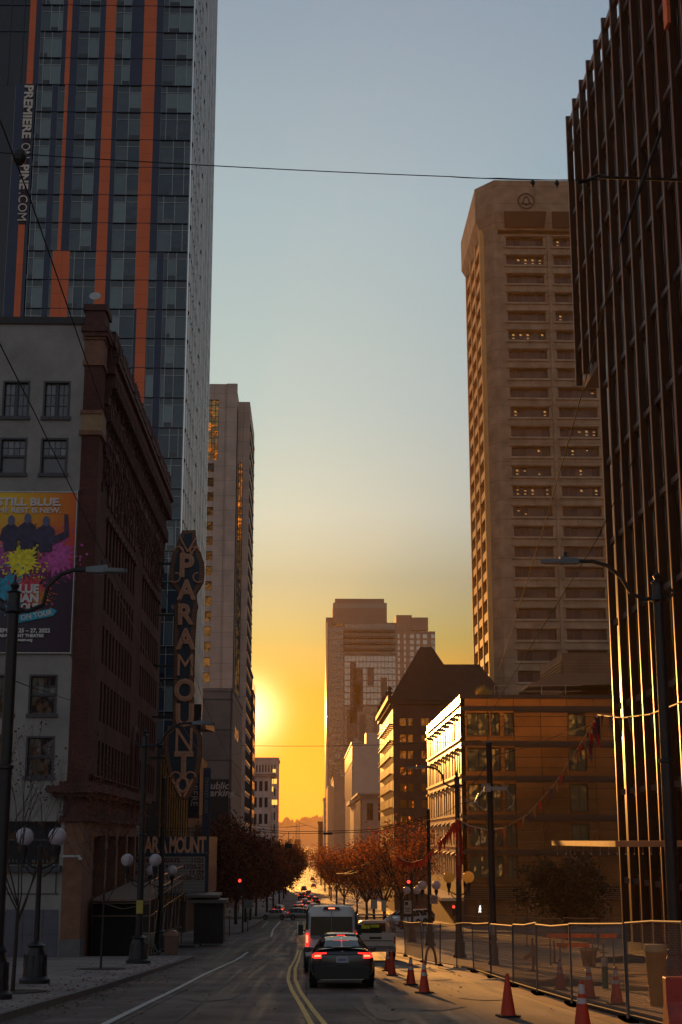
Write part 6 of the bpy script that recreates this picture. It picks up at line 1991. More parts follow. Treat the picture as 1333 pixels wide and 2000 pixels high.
        w = MB(); w.box(-.76, .76, -.05, .1, .32, .6); w.build('rear_bumper', blk, r, bevel=.02)
        w = MB(); w.box(-.17, .17, -.03, -.01, .80, .94); w.build('number_plate', plate_m, r)
    elif kind == 'van':
        for s in (-1, 1):
            w = MB(); w.box(s * .86, s * .985, -.05, .10, .92, 1.42); o = w.build('tail_light', lm, r, bevel=.02)
            if lit: w = MB(); w.box(s * .88, s * .95, -.058, -.045, 1.08, 1.36); w.build('lamp_core', tail_hot, o)
            w = MB(); w.box(s * .88, s * .96, -.03, .05, 1.55, 2.2); w.build('door_hinge', blk, r)
            w = MB(); w.tube([(s * .98, 4.25, 1.5), (s * 1.12, 4.2, 1.52)], .03, 6); w.box(s * 1.08, s * 1.28, 4.12, 4.22, 1.32, 1.72); w.build('mirror', blk, r, bevel=.02)
        w = MB()
        w.slab([(-.80, -.02, 1.30), (-.45, -.02, 1.25), (-.42, -.02, 1.16), (-.25, -.02, 1.12), (.55, -.02, 1.25), (.80, -.02, 1.30), (.77, -.01, 2.02), (-.77, -.01, 2.02)], (0, -.02, 0)); w.build('rear_window', carglass, r)
        w = MB(); w.box(-.008, .008, -.05, -.02, .5, 2.3); w.box(-.78, -.42, -.045, -.035, 1.22, 1.34); w.build('door_seam', mat('seam_grey', (.22, .22, .23), .5), r)
        w = MB(); w.slab([(-.33, -.01, 2.27), (.33, -.01, 2.27), (.27, -.01, 2.37), (-.27, -.01, 2.37)], (0, -.05, 0)); o = w.build('lamp_pod', blk, r)
        w = MB(); w.box(-.12, .12, -.075, -.06, 2.30, 2.34); w.build('high_brake_light', tail_hot if lit else tail_off, o)
        w = MB(); w.box(-.95, .95, -.12, .08, .38, .60); w.build('rear_bumper', blk, r, bevel=.03)
        w = MB(); w.box(-.20, .10, -.04, -.02, .80, .93); w.build('number_plate', plate_m, r)
        w = MB(); w.box(-.92, .92, .9, 3.6, 2.46, 2.475); w.build('roof_panel', pm, r)
    elif kind == 'truck':
        w = MB()
        w.box(-.98, .98, 0, .07, .62, 1.28); w.box(-.98, -.90, .07, 2.1, .62, 1.28); w.box(.90, .98, .07, 2.1, .62, 1.28); w.box(-.9, .9, .07, 2.1, .62, .70)
        w.build('cargo_bed', pm, r, bevel=.015)
        w = MB(); w.box(-.86, .86, -.02, 0, .92, .95); w.box(-.3, .3, -.03, -.0, 1.02, 1.12); w.box(-.86, .86, -.02, 0, .66, .69); w.build('tailgate_trim', blk, r)
        w = MB(); w.box(-.95, .95, -.14, 0, .42, .58); w.build('rear_bumper', mat('dull_steel', (.2, .2, .2), .4, metal=.6), r, bevel=.02)
        for s in (-1, 1):
            w = MB(); w.box(s * .90, s * .985, -.02, .05, .80, 1.12); w.build('tail_light', tail_off, r)
            w = MB(); w.box(s * 1.0, s * 1.2, 3.7, 3.78, 1.2, 1.5); w.build('mirror', blk, r)
        w = MB()
        for y in (.15, 2.0):
            for s in (-1, 1): w.cyl((s * .93, y, 1.28), (s * .80, y, 2.15), .03, n=6)
            w.cyl((-.85, y, 2.15), (.85, y, 2.15), .03, n=6)
        for s in (-1, 1): w.cyl((s * .8, .1, 2.15), (s * .8, 3.2, 2.15), .03, n=6)
        for k in range(8): w.cyl((-.45, .2 + k * .38, 2.2), (-.1, .2 + k * .38, 2.2), .015, n=5)
        w.cyl((-.45, 0, 2.2), (-.45, 3.4, 2.2), .025, n=5); w.cyl((-.1, 0, 2.2), (-.1, 3.4, 2.2), .025, n=5)
        w.build('ladder_rack', mat('rack_metal', (.35, .26, .2), .35, metal=.6), r)
        w = MB(); w.box(-.60, .60, 2.07, 2.1, 1.35, 1.75); w.build('rear_window', carglass, r)
        w = MB(); w.box(-.75, .35, .6, 1.2, 1.28, 1.62); w.box(-.6, .1, .5, .9, 1.62, 1.72); w.build('load', mat('dark_load', (.03, .025, .02), .8), r, bevel=.05)
        w = MB(); w.box(-.85, -.25, .42, .5, 1.50, 1.66); w.box(-.2, .2, .42, .5, 1.55, 1.68); w.build('safety_vest', mat('hi_vis_yellow', (.55, .65, .02), .6, .2, 8, transl=.3), r)
        w = MB(); w.cyl((.72, 1.9, 2.18), (.72, 1.9, 2.32), .07, n=10); w.build('beacon', mat('amber_beacon', (.8, .25, .02), .3, emit=(1, .35, .05), estr=1.0), r)
    if kind in ('sedan', 'suv'):
        for s in (-1, 1):
            w = MB(); w.box(s * .92, s * 1.10, 3.0, 3.12, .94, 1.10); w.build('mirror', pm, r, bevel=.03)
            w = MB(); w.box(s * .5, s * .8, L - .25, L - .10, .58, .70); w.build('headlight', mat('headlamp_glass', (.5, .5, .5), .1), r, bevel=.02)
            w = MB(); w.box(s * .925, s * .935, 1.7, 1.9, .84, .87); w.box(s * .925, s * .935, 2.6, 2.8, .84, .87); w.build('door_handle', pm, r)
    return r
def set_down(r, x, y, rz=0.0, L=4.6):
    """put the car on the sloping street, its rear at y"""
    r.location = (x, y, gz(y) + .012)
    along = math.cos(rz)
    pitch = math.atan((gz(y + L * along) - gz(y)) / (L * along)) if abs(along) > .3 else 0
    r.rotation_euler = (pitch if along > 0 else -pitch, 0, rz)
def mid(ul, ur, v, Y): return atY((ul + ur) / 2, v, Y).x
c1 = make_car('parked_car' if False else 'sedan_car', 'sedan', paint('midnight_paint', (.010, .010, .020)), 'dark blue-black electric sedan with lit brake lights nearest the camera', lit=True)
c1.name = 'sedan_car'
set_down(c1, mid(604, 734, 1932, 42.6), 42.6)
c2 = make_car('hatchback_car', 'suv', paint('grey_black_paint', (.03, .028, .03)), 'dark hatchback hidden between the sedan and the white van', lit=True)
set_down(c2, mid(622, 712, 1900, 48.4), 48.6); c2.scale = (.97, .92, .90)
c3 = make_car('passenger_van', 'van', mat('van_white', (.66, .64, .64), .35, .05, 1, spec=.5, coat=.4), 'white high-roof passenger van waiting in the queue', 'van', lit=True)
set_down(c3, mid(595, 701, 1880, 55.5), 55.5, L=5.8)
c4 = make_car('utility_truck', 'truck', mat('truck_cream', (.48, .42, .36), .4, .1, 2), 'pale utility pickup truck with a ladder rack beside the fence', 'truck', lit=False)
set_down(c4, mid(698, 770, 1860, 72), 72, L=5)
silver = paint('silver_paint', (.33, .33, .34)); grey_p = paint('warm_grey_paint', (.20, .19, .19)); dark_p = paint('charcoal_paint', (.03, .03, .034)); white_p = paint('white_paint_gloss', (.5, .5, .5))
X_, Y_ = atY(514, 1790, 205).x, 205.0
c5 = make_car('crossing_car', 'sedan', silver, 'silver sedan crossing the far intersection on the left', lit=False)
c5.location = (atY(562, 1790, 205).x, 205.5, gz(205) + .02); c5.rotation_euler = (0, 0, R(90)); c5.scale = (1, .80, 1)
c6 = make_car('crossing_suv', 'suv', grey_p, 'grey crossover crossing the far intersection, its tail to the left', lit=True)
c6.location = (atY(562.5, 1790, 204).x, 203.5, gz(204) + .02); c6.rotation_euler = (0, 0, R(-90)); c6.scale = (1, .85, 1.0)
protoA = make_car('distant_car', 'suv', dark_p, 'dark car', lit=True, group='cars queueing down the far street')
protoB = make_car('distant_car', 'sedan', grey_p, 'grey car', lit=True, group='cars queueing down the far street')
qs = [(583, 1780, 232, 0, 'dark car with brake lights just beyond the crossing sedan'), (600, 1779, 240, 1, 'grey car with brake lights just beyond the crossover'), (612, 1776, 250, 0, 'dark car with bright brake lights at the left of the van roof'),
      (596, 1764, 300, 1, 'grey car waiting second in the far queue'), (617, 1764, 305, 0, 'dark car far down the street right of the queue'), (594, 1741, 455, 0, 'lone dark car on the sunlit stretch of road'), (613, 1733, 520, 1, 'pale lit car near the top of the sunlit stretch'), (611, 1722, 620, 0, 'farthest tiny car with red lights between the trees')]
qs += [(584, 1768, 275, 1, 'grey car waiting left of the far queue'), (606, 1772, 268, 0, 'dark car in the middle of the far queue'), (621, 1776, 245, 1, 'grey car just above the left corner of the van roof'), (603, 1751, 380, 0, 'dark car alone where the sunlit stretch begins'),
       (609, 1757, 345, 1, 'grey car following the lone one on the far queue'), (590, 1755, 350, 0, 'dark oncoming-lane car where the sunlit stretch begins')]
fa = fb = True
for u, v, Y, k, l_ in qs:
    pr, first = (protoA, fa) if k == 0 else (protoB, fb)
    o = place(pr, first, (atY(u, v, Y).x, Y, gz(Y) + .02), 0, l_)
    if k == 0: fa = False
    else: fb = False
pc = make_car('parked_car', 'suv', white_p, 'white parked car', lit=False, group='cars parked in the lot on the right')
for k, (u, v, Y, l_) in enumerate([(812, 1786, 150, 'left white car parked in the lot behind the bus sign'), (826, 1784, 156, 'middle white car parked in the lot behind the bus sign'), (838, 1786, 162, 'right white car parked in the lot, half behind the globe pole')]):
    o = place(pc, k == 0, (atY(u, v, Y).x, Y, gz(Y) + .2), R(140), l_)
# parked cars along the far left kerb
for k, (x, Y, l_) in enumerate([(-4.6, 236, 'dark car parked at the far left kerb under the trees'), (-4.6, 246, 'second dark car parked at the far left kerb')]):
    o = place(protoB, False, (x, Y, gz(Y) + .02), 0, l_)

# ================================================================== cones, barrels, fence, barriers
cone_r = mat('cone_orange', (.62, .055, .018), .5, .12, 6, transl=.12)
cone_w = mat('cone_reflective_band', (.52, .47, .45), .35, .3, 14)
rubber = mat('black_rubber', (.015, .014, .014), .8)
def cone_proto(striped, H=.80, label='cone'):
    r = thing('traffic_cone', (0, 0, 0), label, 'traffic cone', 'traffic cones round the road works')
    w = MB(); R0, R1 = .15, .032
    w.lathe([(R0, .03), (R1, H), (R1 * .6, H + .005)], (0, 0, 0), 20); w.build('cone_body', cone_r, r, True)
    w = MB(); w.slab([(.2 * a, .2 * b, 0) for a, b in ((-1, -.8), (-.8, -1), (.8, -1), (1, -.8), (1, .8), (.8, 1), (-.8, 1), (-1, .8))], (0, 0, .035)); w.build('cone_foot', rubber, r)
    if striped:
        rad = lambda z: R0 + (R1 - R0) * (z - .03) / (H - .03) + .004
        for a, b in ((.44, .53), (.60, .75)):
            w = MB(); w.lathe([(rad(a * H / .8), a * H / .8), (rad(b * H / .8), b * H / .8)], (0, 0, 0), 20); w.build('reflective_band', cone_w, r, True)
    return r
ca_, cb_p = cone_proto(False), cone_proto(True)
cones = [(993, 1988, 0, 'plain orange cone standing alone on the road before the fence'), (766, 1906, 0, 'plain orange cone beside the sedan, right of its darker neighbour'), (758, 1897, 1, 'striped cone in shade half behind the plain one by the truck'),
         (803, 1925, 1, 'striped cone left of the pair on the open road'), (829, 1941, 1, 'striped cone right of the pair on the open road'), (1095, 1934, 1, 'leftmost striped cone behind the fence'), (1152, 1951, 1, 'middle cone behind the fence'),
         (1205, 1963, 1, 'largest striped cone behind the fence near the yellow tub'), (1139, 2016, 1, 'dirty striped cone cut off by the bottom edge')]
f0 = f1 = True
for u, v, k, l_ in cones:
    p = atG(u, v)
    o = place(cb_p if k else ca_, f1 if k else f0, (p.x, p.y, gz(p.y) + .02), random.uniform(0, 6), l_)
    if k: f1 = False
    else: f0 = False
# sheet-covered post beside the dirty cone
tub_m = mat('yellow_tub', (.60, .27, .045), .5, .12, 3, transl=.25)
def tub(u, v, H, R_, label, Yoff=0):
    p = atG(u, v); g = gz(p.y) + .02
    r = thing('plastic_tub', (p.x, p.y, g), label, 'tub')
    w = MB(); w.lathe([(R_ * .72, 0), (R_, H - .16), (R_ * 1.04, H - .14), (R_ * 1.04, H), (R_ * .95, H), (R_ * .68, .03)], (p.x, p.y, g), 22); w.build('tub_body', tub_m, r, True)
    w = MB(); w.lathe([(R_ * 1.06, H - .12), (R_ * 1.06, H + .01), (R_ * 1.0, H + .02)], (p.x, p.y, g), 22); w.build('tub_rim', mat('tub_rim', (.62, .42, .2), .4), r, True)
tub(1286, 1966, 1.28, .24, 'tall yellow plastic tub behind the fence at the right')
tub(1151, 1888, .75, .36, 'low orange tub farther back behind the fence')
p = atG(1183, 1931); g = gz(p.y)
gp = thing('green_post', (p.x, p.y, g), 'stubby green post with a white top behind the fence', 'post')
w = MB(); w.cyl((p.x, p.y, g), (p.x, p.y, g + .62), .09, n=14); w.build('post_body', mat('green_plastic', (.03, .13, .06), .5), gp, True)
w = MB(); w.cyl((p.x, p.y, g + .62), (p.x, p.y, g + .84), .092, n=14); w.build('post_top', wsign, gp, True)
for u, v, H, l_ in ((1084, 1882, .98, 'slim red channelizer post standing back left behind the fence'), (1042, 1898, 1.25, 'red marker post tied with orange ribbon'), (1179, 1862, .6, 'slim green marker post behind the orange tub')):
    p = atG(u, v); g = gz(p.y)
    r = thing('marker_post', (p.x, p.y, g), l_, 'marker post')
    mm_ = cone_r if 'red' in l_ else MATS['green_plastic']
    w = MB(); w.cyl((p.x, p.y, g + .05), (p.x, p.y, g + H), .05, .04, 10); w.build('post_body', mm_, r, True)
    w = MB(); w.cyl((p.x, p.y, g), (p.x, p.y, g + .06), .22, .2, 12); w.build('post_foot', rubber, r, True)
    if 'ribbon' in l_:
        w = MB(); w.slab([(p.x - .02, p.y - .06, g + 1.0), (p.x + .18, p.y - .06, g + .95), (p.x + .10, p.y - .06, g + .3), (p.x - .02, p.y - .06, g + .0)], (0, .01, 0)); w.slab([(p.x - .4, p.y - .05, g + .55), (p.x, p.y - .05, g + .75), (p.x, p.y - .05, g + .6), (p.x - .3, p.y - .05, g + .42)][::-1], (0, .01, 0)); w.build('ribbon', tub_m, r)
# red water barrier at the corner
p = atG(1303, 2030); g = gz(p.y) + .02
wb = thing('water_barrier', (p.x, p.y, g), 'scuffed red plastic water barrier in the bottom right corner', 'barrier')
w = MB(); w.slab([(p.x, p.y - .25, g), (p.x, p.y + .25, g), (p.x, p.y + .22, g + .28), (p.x, p.y + .12, g + .55), (p.x, p.y + .12, g + .92), (p.x, p.y - .12, g + .92), (p.x, p.y - .12, g + .55), (p.x, p.y - .22, g + .28)][::-1], (1.8, 0, 0)); w.build('barrier_shell', mat('barrier_red', (.42, .045, .03), .5, .4, 3), wb, bevel=.02)
w = MB(); w.box(p.x + .3, p.x + .75, p.y - .125, p.y - .115, g + .60, g + .82); w.build('faded_patch', mat('barrier_white', (.35, .28, .27), .6, .4, 8), wb)
w = MB(); w.box(p.x + .25, p.x + .5, p.y - .28, p.y - .24, g + .05, g + .18); w.build('fork_slot', rubber, wb)
# boards, steel plates and heaps on the torn-up ground
for u, v, wd, dp, ht_, m_, l_, nm, ct in ((1000, 1915, 1.1, .5, .10, dirt_m, 'low heap of rubble left behind the fence', 'rubble_heap', 'rubble'), (1090, 1925, 1.6, .8, .22, mat('dark_soil', (.06, .045, .035), .9, .4, 4, .8), 'dark heap of soil behind the fence, left of the cones', 'soil_heap', 'soil'),
                                          (1230, 1880, 2.4, 1.2, .35, MATS['dark_soil'], 'long dark heap of soil at the foot of the finned tower', 'soil_heap', 'soil'), (905, 1895, .8, .5, .12, dirt_m, 'small pale rubble heap near the trolley pole', 'rubble_heap', 'rubble'), (1245, 1935, 1.0, .5, .10, tub_m, 'low crumpled yellow sheet left of the tall tub', 'crumpled_sheet', 'sheet')):
    p = atG(u, v); w = MB(); random.seed(int(u)); n_ = 14; g = gz(p.y)
    prof = []
    for j in range(5):
        f = j / 4
        prof.append([(p.x + wd * (1 - f) * math.cos(2 * math.pi * k / n_) * random.uniform(.8, 1.1), p.y + dp * (1 - f) * math.sin(2 * math.pi * k / n_) * random.uniform(.8, 1.1), g + ht_ * math.sqrt(f) * random.uniform(.75, 1.1)) for k in range(n_)])
    for a, b in zip(prof, prof[1:]):
        for k in range(n_):
            q = (k + 1) % n_
            w.poly([a[k], a[q], b[q], b[k]])
    tag(w.build(nm, m_, at=(p.x, p.y, g)), l_, ct)
def barricade(u0, u1, v, Y, label, m_, h=.2, z2=None):
    a, b = atY(u0, v, Y), atY(u1, v, Y); g = gz(Y)
    r = thing('barricade', ((a.x + b.x) / 2, Y, g), label, 'barricade')
    w = MB(); w.box(a.x, b.x, Y - .02, Y + .02, a.z - h / 2, a.z + h / 2); w.build('board', m_, r)
    for x in (a.x + .15, b.x - .15):
        w = MB(); w.cyl((x, Y + .05, g), (x, Y + .05, a.z + h / 2), .03, n=6); w.box(x - .03, x + .03, Y - .3, Y + .4, g, g + .05); w.build('leg', steel, r)
board_m = mat('orange_board', (.70, .30, .05), .4, .2, 4, transl=.45)
barricade(1068, 1165, 1828, 62, 'upper long glowing barricade board across the works', board_m, .18)
barricade(1087, 1152, 1846, 58, 'lower glowing barricade board, tilted, behind the fence', board_m, .16)
barricade(1172, 1205, 1828, 62, 'short glowing board right of the long one', board_m, .18)
hp = atG(842, 1890)
ho_ = thing('pipe_hoop', (hp.x, hp.y, gz(hp.y)), 'looped orange hose standing behind the fence by the globe lamps', 'hose')
w = MB(); w.tube([(hp.x + .22 * math.cos(math.pi * k / 12), hp.y, gz(hp.y) + .1 + .75 * math.sin(math.pi * k / 12)) for k in range(13)], .05, 6); w.build('hoop', coppm, ho_)
# chain-link fence panels
fpts = [atG(u, v) for u, v in ((768, 1866), (792, 1868), (826, 1880), (860, 1887), (893, 1893), (926, 1900), (960, 1912), (1003, 1928), (1050, 1944), (1118, 1966), (1228, 1997), (1345, 2030))]
fpts = [Vector((p.x, p.y, gz(p.y) + .02)) for p in fpts]
back = [Vector((p.x, p.y, gz(p.y) + .02)) for p in [atG(u, v) for u, v in ((905, 1842), (965, 1846), (1030, 1850), (1100, 1852), (1170, 1856))]]
link_m = mat('chain_link_wire', (.42, .30, .20), .5, .1, 5, metal=.4)
post_m = mat('fence_pipe', (.09, .085, .09), .85, .1, 6)
def panel(a, b, H, i, label, dens=.11, t=.0024):
    r = thing('fence_panel', a, label, 'fence', 'chain-link fence panels round the road works')
    random.seed(i)
    lean = random.uniform(-.10, .10); d = (b - a); L = Vector((d.x, d.y, 0)).length; dn = d.normalized(); nn = Vector((dn.y, -dn.x, 0))
    up = Z + nn * lean * .4
    sag = random.uniform(-.06, .05)
    a2, b2 = a + dn * .05, b - dn * .05
    MB().cyl(a2, a2 + up * H, .022, n=7).build('upright', post_m, r); MB().cyl(b2, b2 + up * (H + sag), .022, n=7).build('upright', post_m, r)
    w = MB(); m_ = (a2 + b2) / 2 + up * (H + sag / 2 + random.uniform(-.05, .03))
    w.tube([a2 + up * H, a2.lerp(m_, .9) + up * H * .1, m_, b2 + up * (H + sag)] if False else [a2 + up * H, m_, b2 + up * (H + sag)], .024, 7)
    w.build('top_rail', mat('top_rail_pipe', (.34, .22, .13), .75, .05, 6), r)
    w = MB(); w.cyl(a2 + up * .12, b2 + up * .12, .018, n=6); w.build('bottom_rail', post_m, r)
    w = MB(); n_ = int((L + H) / dens)
    for k in range(n_):
        s0 = -H + k * dens
        for sg in (1, -1):
            lo, hi = max(0, -s0), min(H, L - s0)
            if hi - lo < .05: continue
            P = lambda hh: (a2 + dn * ((s0 + hh) if sg > 0 else (L - s0 - hh)) * .97 + up * (.12 + hh * (H - .14) / H))
            p, q = P(lo), P(hi)
            c = (q - p).cross(nn).normalized() * t
            w.poly([p - c, p + c, q + c, q - c]); w.poly([p - nn * t, p + nn * t, q + nn * t, q - nn * t])
    w.build('chain_link', link_m, r)
    for p in (a, b):
        MB().box(p.x - .1, p.x + .1, p.y - .45, p.y + .45, p.z + .002 * (i % 3), p.z + .05).build('foot', rubber, r)
names = ['farthest fence panel beside the utility truck', 'second fence panel from the truck', 'third fence panel from the truck', 'fence panel below the red pennants', 'fence panel in front of the amber globe lamp', 'fence panel left of the trolley pole', 'fence panel at the foot of the trolley pole', 'fence panel left of the red marker post', 'fence panel before the leftmost cone behind it', 'fence panel before the middle cones', 'wide fence panel before the tall yellow tub', 'nearest fence panel running out of the bottom right corner']
for i, (a, b) in enumerate(zip(fpts, fpts[1:])):
    panel(a, b, 1.75, i + 1, names[i], .13 if i < 7 else .085, .0028)
for i, (a, b) in enumerate(zip(back, back[1:])):
    panel(a, b, 1.8, i + 40, ['back row fence panel farthest left', 'back row fence panel left of centre', 'back row fence panel right of centre', 'back row fence panel nearest the finned tower'][i], .2, .004)
w = MB()                                       # sand tube lying along the fence
for a, b in zip(fpts[4:], fpts[5:]):
    w.cyl(a + Vector((.25, 0, .07)), b + Vector((.25, 0, .07)), .075, n=8)
tag(w.build('sediment_sock', mat('sock_fabric', (.10, .085, .075), .9, .3, 6, .4), at=fpts[5], smooth=True), 'long dark sand tube lying along the foot of the fence', 'sand tube')

# ================================================================== trees
bark = mat('bark', (.05, .035, .028), .9, .3, 6, .5)
leaf_o = mat('orange_leaf', (.32, .09, .020), .6, .3, .8, transl=.5, island=.7)
leaf_r = mat('dark_red_leaf', (.19, .058, .024), .7, .25, .8, transl=.42, island=.6)
leaf_g = mat('dark_green_leaf', (.020, .022, .012), .8, .3, .8, transl=.12, island=.5)
def limb(mb, p, d, L, r, depth, tips, spread=.55, n=5, kids=3, shrink_=.68, gravity=0.05):
    path = [p]; q = p.copy(); dd = d.copy()
    for k in range(4):
        dd = (dd + Vector((random.uniform(-.15, .15), random.uniform(-.15, .15), gravity))).normalized()
        q = q + dd * L / 4; path.append(q)
    mb.tube(path, r, n, r1=r * .6)
    if depth == 0:
        tips.append(q); return
    for k in range(kids):
        a = path[2 + k % 3]
        nd = (dd + Vector((random.uniform(-1, 1), random.uniform(-1, 1), random.uniform(-.3, .6))) * spread * 1.4).normalized()
        limb(mb, a, nd, L * shrink_ * random.uniform(.8, 1.15), r * .55, depth - 1, tips, spread, max(3, n - 1), kids, shrink_, gravity)
def street_tree(name, H, RW, leafm, seed, nclump, nleaf, ls, label, group, trunkh=.28, flat=1.0):
    random.seed(seed)
    r = thing(name, (0, 0, 0), label, 'tree', group)
    mb = MB(); tips = []
    mb.tube([(0, 0, 0), (.03, .02, H * trunkh * .5), (0, 0, H * trunkh)], .17, 8, r1=.13)
    for k in range(6):
        t = 2 * math.pi * k / 6 + random.uniform(-.3, .3)
        limb(mb, Vector((0, 0, H * trunkh * random.uniform(.8, 1.1))), Vector((math.cos(t) * .6, math.sin(t) * .6, .9)).normalized(), H * .36, .085, 2, tips, .6, 5, 3, .66)
    mb.build('trunk', bark, r, True)
    mb = MB(); cz = H * (.5 + trunkh / 2)
    cl = []
    while len(cl) < nclump:
        v = Vector((random.uniform(-1, 1), random.uniform(-1, 1), random.uniform(-1, 1)))
        if v.length > 1 or v.length < .35: continue
        wob = 1 + .22 * math.sin(3 * math.atan2(v.y, v.x) + seed) + random.uniform(-.12, .12)
        cl.append(Vector((v.x * RW * wob, v.y * RW * wob, cz + v.z * H * (.5 - trunkh / 2) * flat * (1 + .15 * math.sin(5 * v.x + seed)))))
    for c in cl + tips[:nclump // 3]:
        cr_ = RW * random.uniform(.10, .26)
        for k in range(int(nleaf * random.uniform(.5, 1.4))):
            v = Vector((random.gauss(0, 1), random.gauss(0, 1), random.gauss(0, .8))) * cr_ * .6
            p = c + v
            a = Vector((random.uniform(-1, 1), random.uniform(-1, 1), random.uniform(-1, 1))).normalized()
            b = a.orthogonal().normalized(); e = a.cross(b)
            s = ls * random.uniform(.6, 1.3)
            mb.poly([p - b * s * .5, p + e * s * .35, p + b * s * .5, p - e * s * .35])
    mb.build('crown', leafm, r)
    return r
A = street_tree('street_tree', 8.8, 3.7, leaf_r, 3, 170, 34, .26, 'tree', 'dark red trees along the left kerb')
B = street_tree('street_tree', 10.0, 4.3, leaf_r, 8, 190, 34, .30, 'tree', 'dark red trees along the left kerb')
spotsL = [(-9.6, 137, 0, .95, 'nearest of the dark red trees on the left, filling the corner by the marquee'), (-8.4, 148, 1, .95, 'second dark red tree on the left kerb behind the red signal'), (-7.8, 163, 0, 1.0, 'third dark red tree down the left kerb'), (-7.4, 179, 1, .95, 'fourth dark red tree down the left kerb'), (-7.4, 194, 0, 1.0, 'last dark red tree before the far intersection on the left'),
          (-7.6, 222, 1, 1.05, 'first left tree beyond the far intersection'), (-6.6, 246, 0, 1.2, 'second left tree beyond the far intersection'), (-6.2, 275, 1, 1.2, 'third left tree beyond the far intersection'), (-5.8, 312, 0, 1.2, 'left tree before the pale stone block'), (-5.6, 355, 1, 1.2, 'far left tree where the road flattens'), (-5.9, 410, 0, 1.15, 'very far left tree beside the lone car'), (-5.6, 500, 1, 1.2, 'farthest tree on the left kerb')]
fA = fB = True
for i, (x, y, k, s, l_) in enumerate(spotsL):
    o = place(B if k else A, fB if k else fA, (x, y, gz(y) + .15), i * 1.3, l_, s * (1.12 if y < 200 else 1.3 if y > 400 else 1.0))
    if k: fB = False
    else: fA = False
C_ = street_tree('autumn_tree', 9.6, 3.9, leaf_o, 15, 105, 20, .23, 'tree', 'orange trees along the right kerb')
D_ = street_tree('autumn_tree', 8.6, 3.6, leaf_o, 22, 100, 19, .22, 'tree', 'orange trees along the right kerb')
spotsR = [(8.9, 138, 0, .98, 'nearest orange tree on the right, beside the sunlit facade'), (8.0, 151, 1, 1.05, 'second orange tree on the right behind the red signal'), (7.6, 166, 0, .95, 'third orange tree down the right kerb'), (7.4, 182, 1, 1.0, 'fourth orange tree before the far intersection'),
          (7.6, 222, 0, .9, 'first right tree beyond the far intersection'), (6.4, 250, 1, 1.15, 'second right tree beyond the far intersection'), (5.9, 290, 0, 1.15, 'third right tree beyond the far intersection'), (5.6, 340, 1, 1.15, 'right tree in front of the classical bank'), (5.9, 385, 0, 1.1, 'right tree in front of the white store'), (5.6, 450, 1, 1.2, 'farthest but one orange tree on the right'), (5.4, 560, 0, 1.3, 'farthest orange tree on the right')]
fA = fB = True
for i, (x, y, k, s, l_) in enumerate(spotsR):
    o = place(D_ if k else C_, fB if k else fA, (x, y, gz(y) + .15), i * 1.7, l_, s * (1.08 if y < 200 else 1.3 if y > 420 else 1.05))
    if k: fB = False
    else: fA = False
dk = street_tree('evergreen_tree', 6.4, 3.1, leaf_g, 31, 170, 44, .22, 'dense dark evergreen tree before the brown building, right of its sunlit patch', None, .16)
p = atY(1108, 1760, 108); dk.location = (p.x, 108, gz(108)); dk.scale = (1.05, 1.05, .95)
# bare young trees on the left pavement
def bare_tree(u, v, H, seed, label, leafm, nl, th=.40, r0=.055, kids=4):
    random.seed(seed); p = atG(u, v, .15); g = gz(p.y) + .15
    r = thing('young_tree', (p.x, p.y, g), label, 'tree')
    mb = MB(); tips = []
    mb.tube([(p.x, p.y, g), (p.x + .02, p.y, g + H * th * .5), (p.x + .03, p.y, g + H * th)], r0, 7, r1=r0 * .75)
    for k in range(7):
        t = 2 * math.pi * k / 7 + random.uniform(-.4, .4)
        limb(mb, Vector((p.x + .03, p.y, g + H * th * random.uniform(.8, 1.05))), Vector((math.cos(t) * .5, math.sin(t) * .5, 1)).normalized(), H * .40, r0 * .45, 3 if k < 5 else 2, tips, .42, 4, 3, .66, .10)
    mb.build('trunk', bark, r)
    mb = MB()
    for k in range(nl):
        q = random.choice(tips) + Vector((random.gauss(0, .12), random.gauss(0, .12), random.gauss(0, .15)))
        a = Vector((random.uniform(-1, 1), random.uniform(-1, 1), random.uniform(-1, 1))).normalized(); b = a.orthogonal().normalized(); e = a.cross(b); s = random.uniform(.05, .10)
        mb.poly([q - b * s * .5, q + e * s * .4, q + b * s * .5, q - e * s * .4])
    mb.build('leaves', leafm, r)
    w = MB(); w.slab([(p.x - .9 * math.cos(2 * math.pi * k / 12) * random.uniform(.8, 1.1), p.y + 1.3 * math.sin(2 * math.pi * k / 12), gz(p.y + 1.3 * math.sin(2 * math.pi * k / 12)) + .158) for k in range(12)], (0, 0, .012))
    tag(w.build('tree_pit', MATS['dark_soil']), kind='structure')
bare_tree(25, 1938, 5.6, 41, 'bare young tree behind the left lamp pole, before the grey wall', mat('young_leaf', (.14, .05, .035), .7, .3, 3, transl=.3, island=.5), 260, .36)
bare_tree(197, 1893, 5.4, 52, 'thin young tree with sparse dark red leaves before the walkway scaffold', leaf_r, 1500, .50, .045)
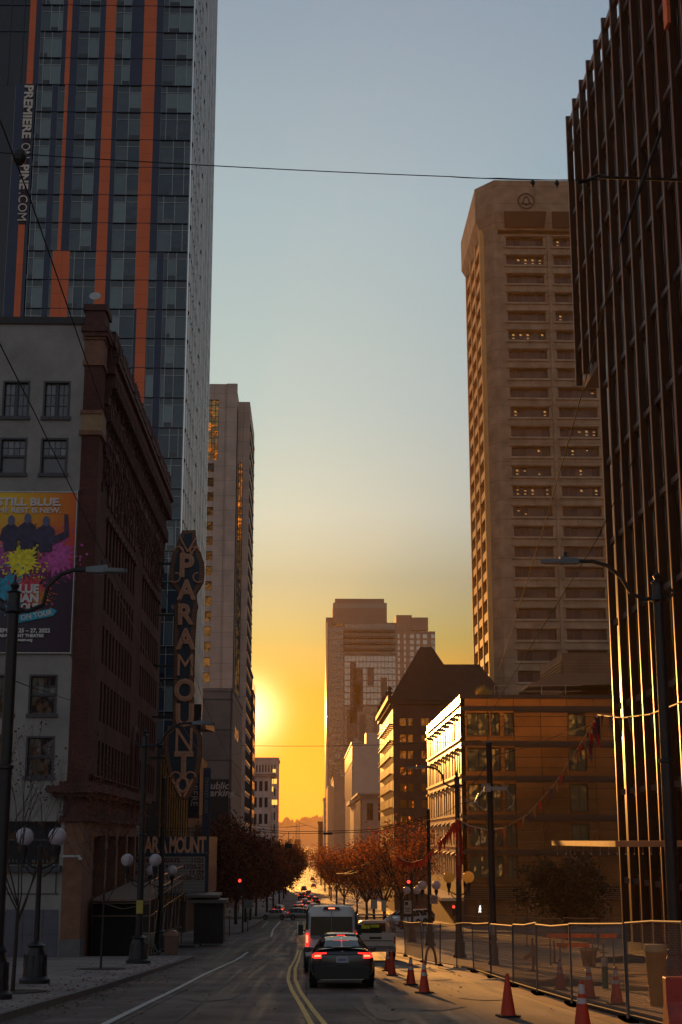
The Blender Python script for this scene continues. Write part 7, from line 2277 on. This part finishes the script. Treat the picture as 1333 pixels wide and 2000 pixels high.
# distant crane seen against the hill
cr_ = thing('tower_crane', atY(582, 1640, 1500), 'hazy lattice tower crane against the far hill', 'crane')
w = MB(); p = atY(582, 1606, 1500); q = atY(582, 1662, 1500)
for dx in (-1.6, 1.6):
    w.box(p.x + dx - .25, p.x + dx + .25, 1499, 1499.6, gz(1500), p.z)
z = gz(1500)
while z < p.z - 3:
    w.cyl((p.x - 1.6, 1499.3, z), (p.x + 1.6, 1499.3, z + 3), .15, n=4); w.cyl((p.x + 1.6, 1499.3, z), (p.x - 1.6, 1499.3, z + 3), .15, n=4); z += 3
w.build('mast', iron, cr_)
w = MB(); e = atY(650, 1620, 1500); w.cyl((p.x, 1499.3, p.z), (p.x + 34, 1499.3, p.z - 11), .35, n=4); w.cyl((p.x, 1499.3, p.z - 4), (p.x - 12, 1499.3, p.z - 5), .5, n=4); w.box(p.x - 3, p.x + 3, 1498, 1501, p.z - 24, p.z - 17); w.build('jib', iron, cr_)

# fallen leaves along the kerbs and pavement
random.seed(88); mb = MB()
for k in range(750):
    side = random.random()
    if side < .55: x = -5.75 - abs(random.gauss(0, 1.4)); dz = .16
    elif side < .85: x = -5.6 + abs(random.gauss(0, .45)); dz = .03
    else: x = random.uniform(-5, 5.5); dz = .03
    y = random.uniform(26, 74); s = random.uniform(.03, .07)
    if x > -5.7: dz = .03
    a = random.uniform(0, 6.28); q = Vector((x, y, gz(y) + dz)); u_ = Vector((math.cos(a), math.sin(a), random.uniform(-.3, .3))) * s; v_ = Vector((-math.sin(a), math.cos(a), random.uniform(-.3, .3))) * s * .7
    mb.poly([q - u_, q - v_ + Z * .01, q + u_, q + v_ + Z * .012])
tag(mb.build('fallen_leaves', leaf_r), 'scattered fallen leaves along the left kerb and pavement', 'leaves', kind='stuff')

# ================================================================== evening haze in the air over the whole place
mb = MB(); mb.box(-2600, 2600, -100, 5700, -19, 165)
hz_m = bpy.data.materials.new('evening_haze'); hz_m.use_nodes = True
n, l = hz_m.node_tree.nodes, hz_m.node_tree.links
n.clear()
pv = n.new('ShaderNodeVolumePrincipled'); mo = n.new('ShaderNodeOutputMaterial')
pv.inputs['Color'].default_value = (1.0, .66, .34, 1)
pv.inputs['Density'].default_value = .00013
pv.inputs['Anisotropy'].default_value = .33
l.new(pv.outputs[0], mo.inputs['Volume'])
haze = mb.build('haze', hz_m)
tag(haze, 'warm evening haze hanging over the whole street', 'haze', kind='stuff')
